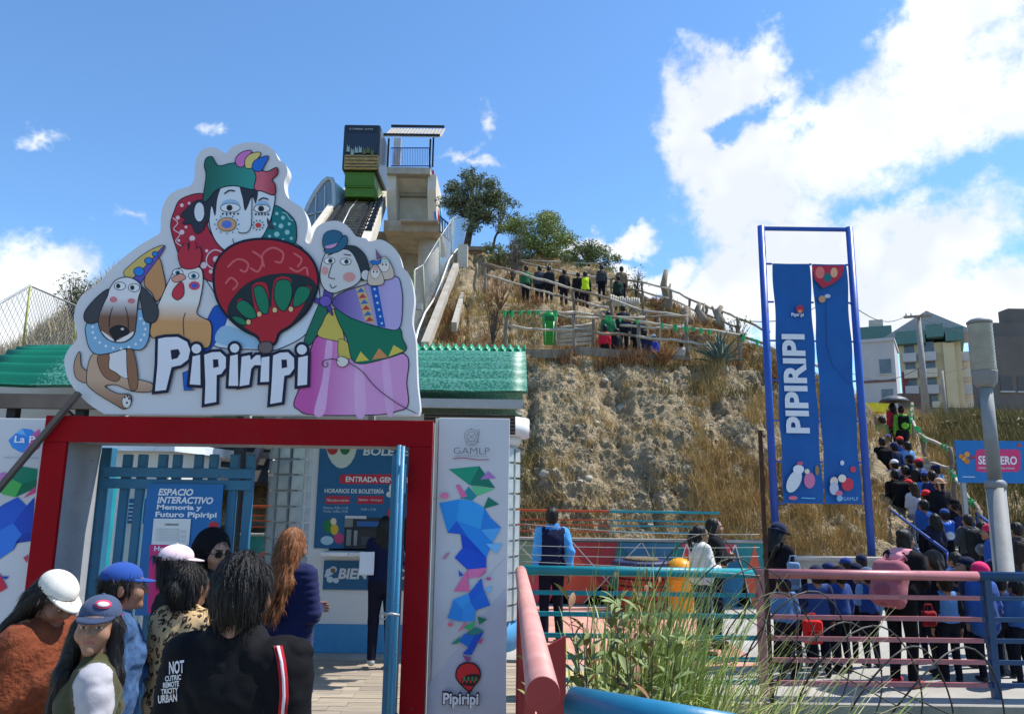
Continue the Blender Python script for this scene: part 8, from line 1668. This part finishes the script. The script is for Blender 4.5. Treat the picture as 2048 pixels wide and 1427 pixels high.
V1, F1_ = reeds(640, xa(1170, 4.7), xa(1370, 4.7), 4.2, 5.3, 1.2, 2.05, .85, None, seed=1); V2, F2_ = reeds(520, xa(1270, 4.1), xa(1490, 4.1), 3.5, 4.6, .9, 1.6, 1.0, .0, seed=2); V3, F3_ = reeds(130, xa(1150, 5.4), xa(1320, 5.4), 5.0, 5.8, 1.5, 2.1, .6, None, seed=4)
V, F, _ = joined([(V1, F1_, F1_[:, 0]), (V2, F2_, F2_[:, 0]), (V3, F3_, F3_[:, 0])]); o = link_mesh('reed_grass', np_mesh('reed_grass', V, F, [reed], None, True)); tag(o, 'tall arching green reeds growing in the bed before the teal railing', 'reeds', None, 'stuff')
V1, F1_ = reeds(260, xa(1210, 4.3), xa(1520, 4.3), 3.5, 5.2, .9, 1.8, 1.1, .1, seed=3, w=(.006, .011)); V2, F2_ = reeds(14, xa(1270, 4.9), xa(1420, 4.9), 4.6, 5.2, 1.75, 2.15, .25, None, seed=9, w=(.008, .012))
V, F, _ = joined([(V1, F1_, F1_[:, 0]), (V2, F2_, F2_[:, 0])]); o = link_mesh('dry_reeds', np_mesh('dry_reeds', V, F, [reed_d], None, True)); tag(o, 'straw-coloured dry reed stems among the green reeds', 'reeds', None, 'stuff')
Pb = np.stack([rng.uniform(.3, 4.6, 2600), rng.uniform(3.0, 7.3, 2600), np.full(2600, -.55)], 1); Pb = np.repeat(Pb, 6, 0)+rng.normal(0, .05, (15600, 3))*np.array((1, 1, 0)); V, F = blades(Pb, rng.uniform(.1, .42, len(Pb)), rng.uniform(.006, .014, len(Pb)), rng.uniform(.03, .25, len(Pb)), 3, .2); stuff('bed_grass', V, F, reed, 'short green grass covering the planting bed', 'grass')
def leaf_shape(L_, w, m):
    vs = [(0, 0, 0)]; n = 5
    for k in range(1, n): u = k/n; ww = w*math.sin(u*math.pi)**.8; vs += [(L_*u, -ww, .12*L_*math.sin(u*3)), (L_*u, 0, .12*L_*math.sin(u*3)-ww*.35), (L_*u, ww, .12*L_*math.sin(u*3))]
    vs.append((L_, 0, 0)); fs = [(0, 1, 2), (0, 2, 3)]
    for k in range(n-2): a = 1+3*k; fs += [(a, a+3, a+4, a+1), (a+1, a+4, a+5, a+2)]
    a = 1+3*(n-2); e = len(vs)-1; fs += [(a, e, a+1), (a+1, e, a+2)]; b = MB(); b.add(vs, fs, True); return b.data('leaf', m)
sh_m = [leafm('shrub_leaf_olive', (.16, .18, .06), (.32, .33, .14)), leafm('shrub_leaf_green', (.11, .16, .045), (.25, .30, .11)), leafm('shrub_leaf_red', (.17, .075, .035), (.30, .16, .07))]
shl = [leaf_shape(.12, .019, sh_m[0]), leaf_shape(.14, .021, sh_m[1]), leaf_shape(.10, .016, sh_m[2]), leaf_shape(.13, .019, sh_m[0])]
def shrub(label, x, y_, zt, rad, nst, nl, seed):
    r_ = random.Random(seed); b0 = Vector((x, y_, -.58)); t = thing('leafy_shrub', label, 'shrub', b0); cnt = 0; fv = []; ff = []
    for k in range(nst):
        a_ = r_.uniform(0, 6.28); e = b0+Vector((math.cos(a_)*rad*r_.uniform(.1, 1), math.sin(a_)*rad*r_.uniform(.1, 1), (zt+.58)*r_.uniform(.62, 1))); m1 = b0.lerp(e, .55)+Vector((r_.uniform(-.05, .05), r_.uniform(-.05, .05), .05)); b = MB(); b.tube([b0+Vector((r_.uniform(-.08, .08), r_.uniform(-.08, .08), 0)), m1, e], [.008, .006, .002], 5, False); b.build('stem', bark, t)
        for j in range(nl):
            u = .25+.75*(j+r_.random())/nl; p = b0.lerp(m1, u/.55) if u < .55 else m1.lerp(e, (u-.55)/.45); az_ = j*2.4+r_.uniform(-.4, .4); rot = (r_.uniform(-.5, .5), -r_.uniform(.1, 1.0), az_); me = shl[2] if (u > .86 and r_.random() < .6) else shl[r_.choice([0, 1, 3, 0, 1, 2])]; cnt += 1
            if cnt <= 290: o = link_mesh('leaf', me, t); o.location = p-b0; o.rotation_euler = rot; sc_ = r_.uniform(.7, 1.25); o.scale = (sc_, sc_, sc_)
            else:
                Mx = Matrix.Translation(p-b0) @ Matrix.LocRotScale(None, __import__('mathutils').Euler(rot), Vector((1, 1, 1))*r_.uniform(.6, 1.1)); o_ = len(fv); fv += [tuple(Mx @ v.co) for v in me.vertices]; ff += [tuple(i+o_ for i in q.vertices) for q in me.polygons]
    if fv: b = MB(); b.add(fv, ff, True); me = b.data('foliage', sh_m[1]); tag(link_mesh('foliage', me, t), kind='stuff')
shrub('olive-leaved shrub with reddish tips at the pink pipe end', xa(1190, 3.9), 3.9, 1.30, .40, 34, 26, 1)
shrub('olive-leaved shrub in the middle of the planting bed', xa(1262, 4.3), 4.3, 1.36, .36, 30, 26, 2)
shrub('dark upright shrub behind the reeds near the teal railing', xa(1285, 6.2), 6.2, 1.30, .28, 16, 20, 3)
shrub('small olive shrub low beside the reeds', xa(1330, 3.7), 3.7, .85, .36, 26, 20, 4)
# ------------------------------------------------------------------ foreground pipe rails
pk = mat('pink_pipe_paint', srgb(196, 134, 124), .55, col2=srgb(214, 156, 146), scale=6, bump=.12, bscale=40); rp_ = mat('red_plate_paint', srgb(150, 50, 48), .5, .12, 4)
n_ = P(1086, 1388, 2.5); t = thing('pipe_railing', 'thick pink pipe handrail running towards the camera', 'railing', (.1, 4, 0)); fe = Vector((.115, 7.58, 1.14))
b = MB(); b.tube([fe, fe.lerp(n_, .35), fe.lerp(n_, .7), n_], .0545, 24); b.build('pipe', pk, t)
b = MB(); d_ = (n_-fe).normalized(); b.tube([n_+d_*.001, n_+d_*.006], .0535, 24); b.build('end_cap', rp_, t)
for k_ in (.30, .55): b = MB(); a = fe-Vector((0, 0, k_)); c = n_-Vector((0, 0, k_)); b.tube([a, c.lerp(a, .12)], .018, 8); b.build('lower_bar', pk, t)
for f_ in (.30, .62, .93): q = fe.lerp(n_, f_); b = MB(); b.box2((q.x-.05, q.y-.03, -.1), (q.x-.012, q.y+.03, q.z-.045)); b.build('post', rp_, t, .004)
a = P(1062, 1214, 3.7); c = P(1132, 1270, 3.7); t = thing('gusset_plate', 'red steel plate with a sloping top beside the pink pipe', 'plate', (a.x, 3.7, 0)); b = MB(); b.prism([(.112, 3.7, 1.152), (c.x, 3.7, c.z), (c.x, 3.7, .1), (.112, 3.7, .1)], (0, .02, 0)); b.build('plate', rp_, t, .003)
bp_ = mat('blue_pipe_paint', srgb(24, 104, 140), .4, col2=srgb(34, 120, 156), scale=5, bump=.08, bscale=40); A_ = P(1150, 1408, 2.62); B_ = P(1470, 1470, 2.2); t = thing('pipe_railing', 'thick blue pipe rail in the bottom foreground', 'railing', (A_.x, A_.y, 0)); b = MB(); b.tube([A_, A_.lerp(B_, .5), B_], .056, 24); b.build('pipe', bp_, t); b = MB(); q = A_.lerp(B_, .8); b.tube([q-Vector((0, 0, .04)), Vector((q.x, q.y, -.6))], .03, 12); b.build('post', bp_, t)
# ------------------------------------------------------------------ wires
wm = mat('coil_wire', (.055, .05, .045), .55, .2, metal=.4); C0 = P(1395, 1165, 6.95); C1 = P(1960, 1475, 4.7); ax3 = (C1-C0); L_ = ax3.length; ax3.normalize(); e1_ = ax3.cross(Vector((0, 0, 1))).normalized(); e2_ = e1_.cross(ax3)
t = thing('wire_coil', 'coil of razor wire sagging in front of the pink railing', 'wire coil', C0); turns = 9; pts = []
for k in range(turns*28+1): a_ = k/28*2*math.pi; u = k/(turns*28); r_ = .44+.05*math.sin(a_*.5+1)+.03*math.sin(a_*1.7); pts.append(C0+ax3*(L_*u+.05*math.sin(a_*2))+e1_*r_*math.cos(a_)+e2_*(r_*.95*math.sin(a_)-.12*math.sin(math.pi*u)))
b = MB(); b.tube(pts, .0062, 5); coil = b.build('coil', wm, t)
for k in range(2): b = MB(); b.tube([C0+e1_*(.1-.2*k)+e2_*.02, C0.lerp(C1, .5)+e2_*(-.1+.05*k), C1+e1_*(.15-.3*k)], .005, 5); b.build('stay_wire', wm, t)
for k in range(0, len(pts)-1, 7): d_ = (pts[k+1]-pts[k]).normalized(); n2 = d_.cross(ax3).normalized(); b = MB(); b.bar(pts[k]-d_*.012-n2*.012, pts[k]+d_*.012+n2*.012, .006, .003); b.build('barb', wm, coil)
for i, (y0, y1, sag) in enumerate(((1046, 1068, 14), (1090, 1094, 5), (1108, 1112, 7), (1122, 1150, -4))):
    a = P(1040, y0, 7.35); c = P(1519, y1, 7.32); m_ = a.lerp(c, .5)-Vector((0, 0, sag*7.3/1500)); t = thing('barbed_wire', ['topmost', 'second', 'third', 'lowest'][i]+' barbed wire strand between the booth and the rusty post', 'barbed wire', a)
    ps = [a*(1-u)**2+m_*2*u*(1-u)+c*u*u for u in [k/30 for k in range(31)]]; b = MB(); b.tube(ps, .0028, 4); s_ = b.build('strand', galv, t)
    for k in range(2, 30, 3): b = MB(); b.bar(ps[k]-Vector((.008, 0, .014)), ps[k]+Vector((.008, 0, .014)), .003, .003); b.build('barb', galv, s_)
for o in bpy.data.objects:
    if '_b' in o: del o['_b']
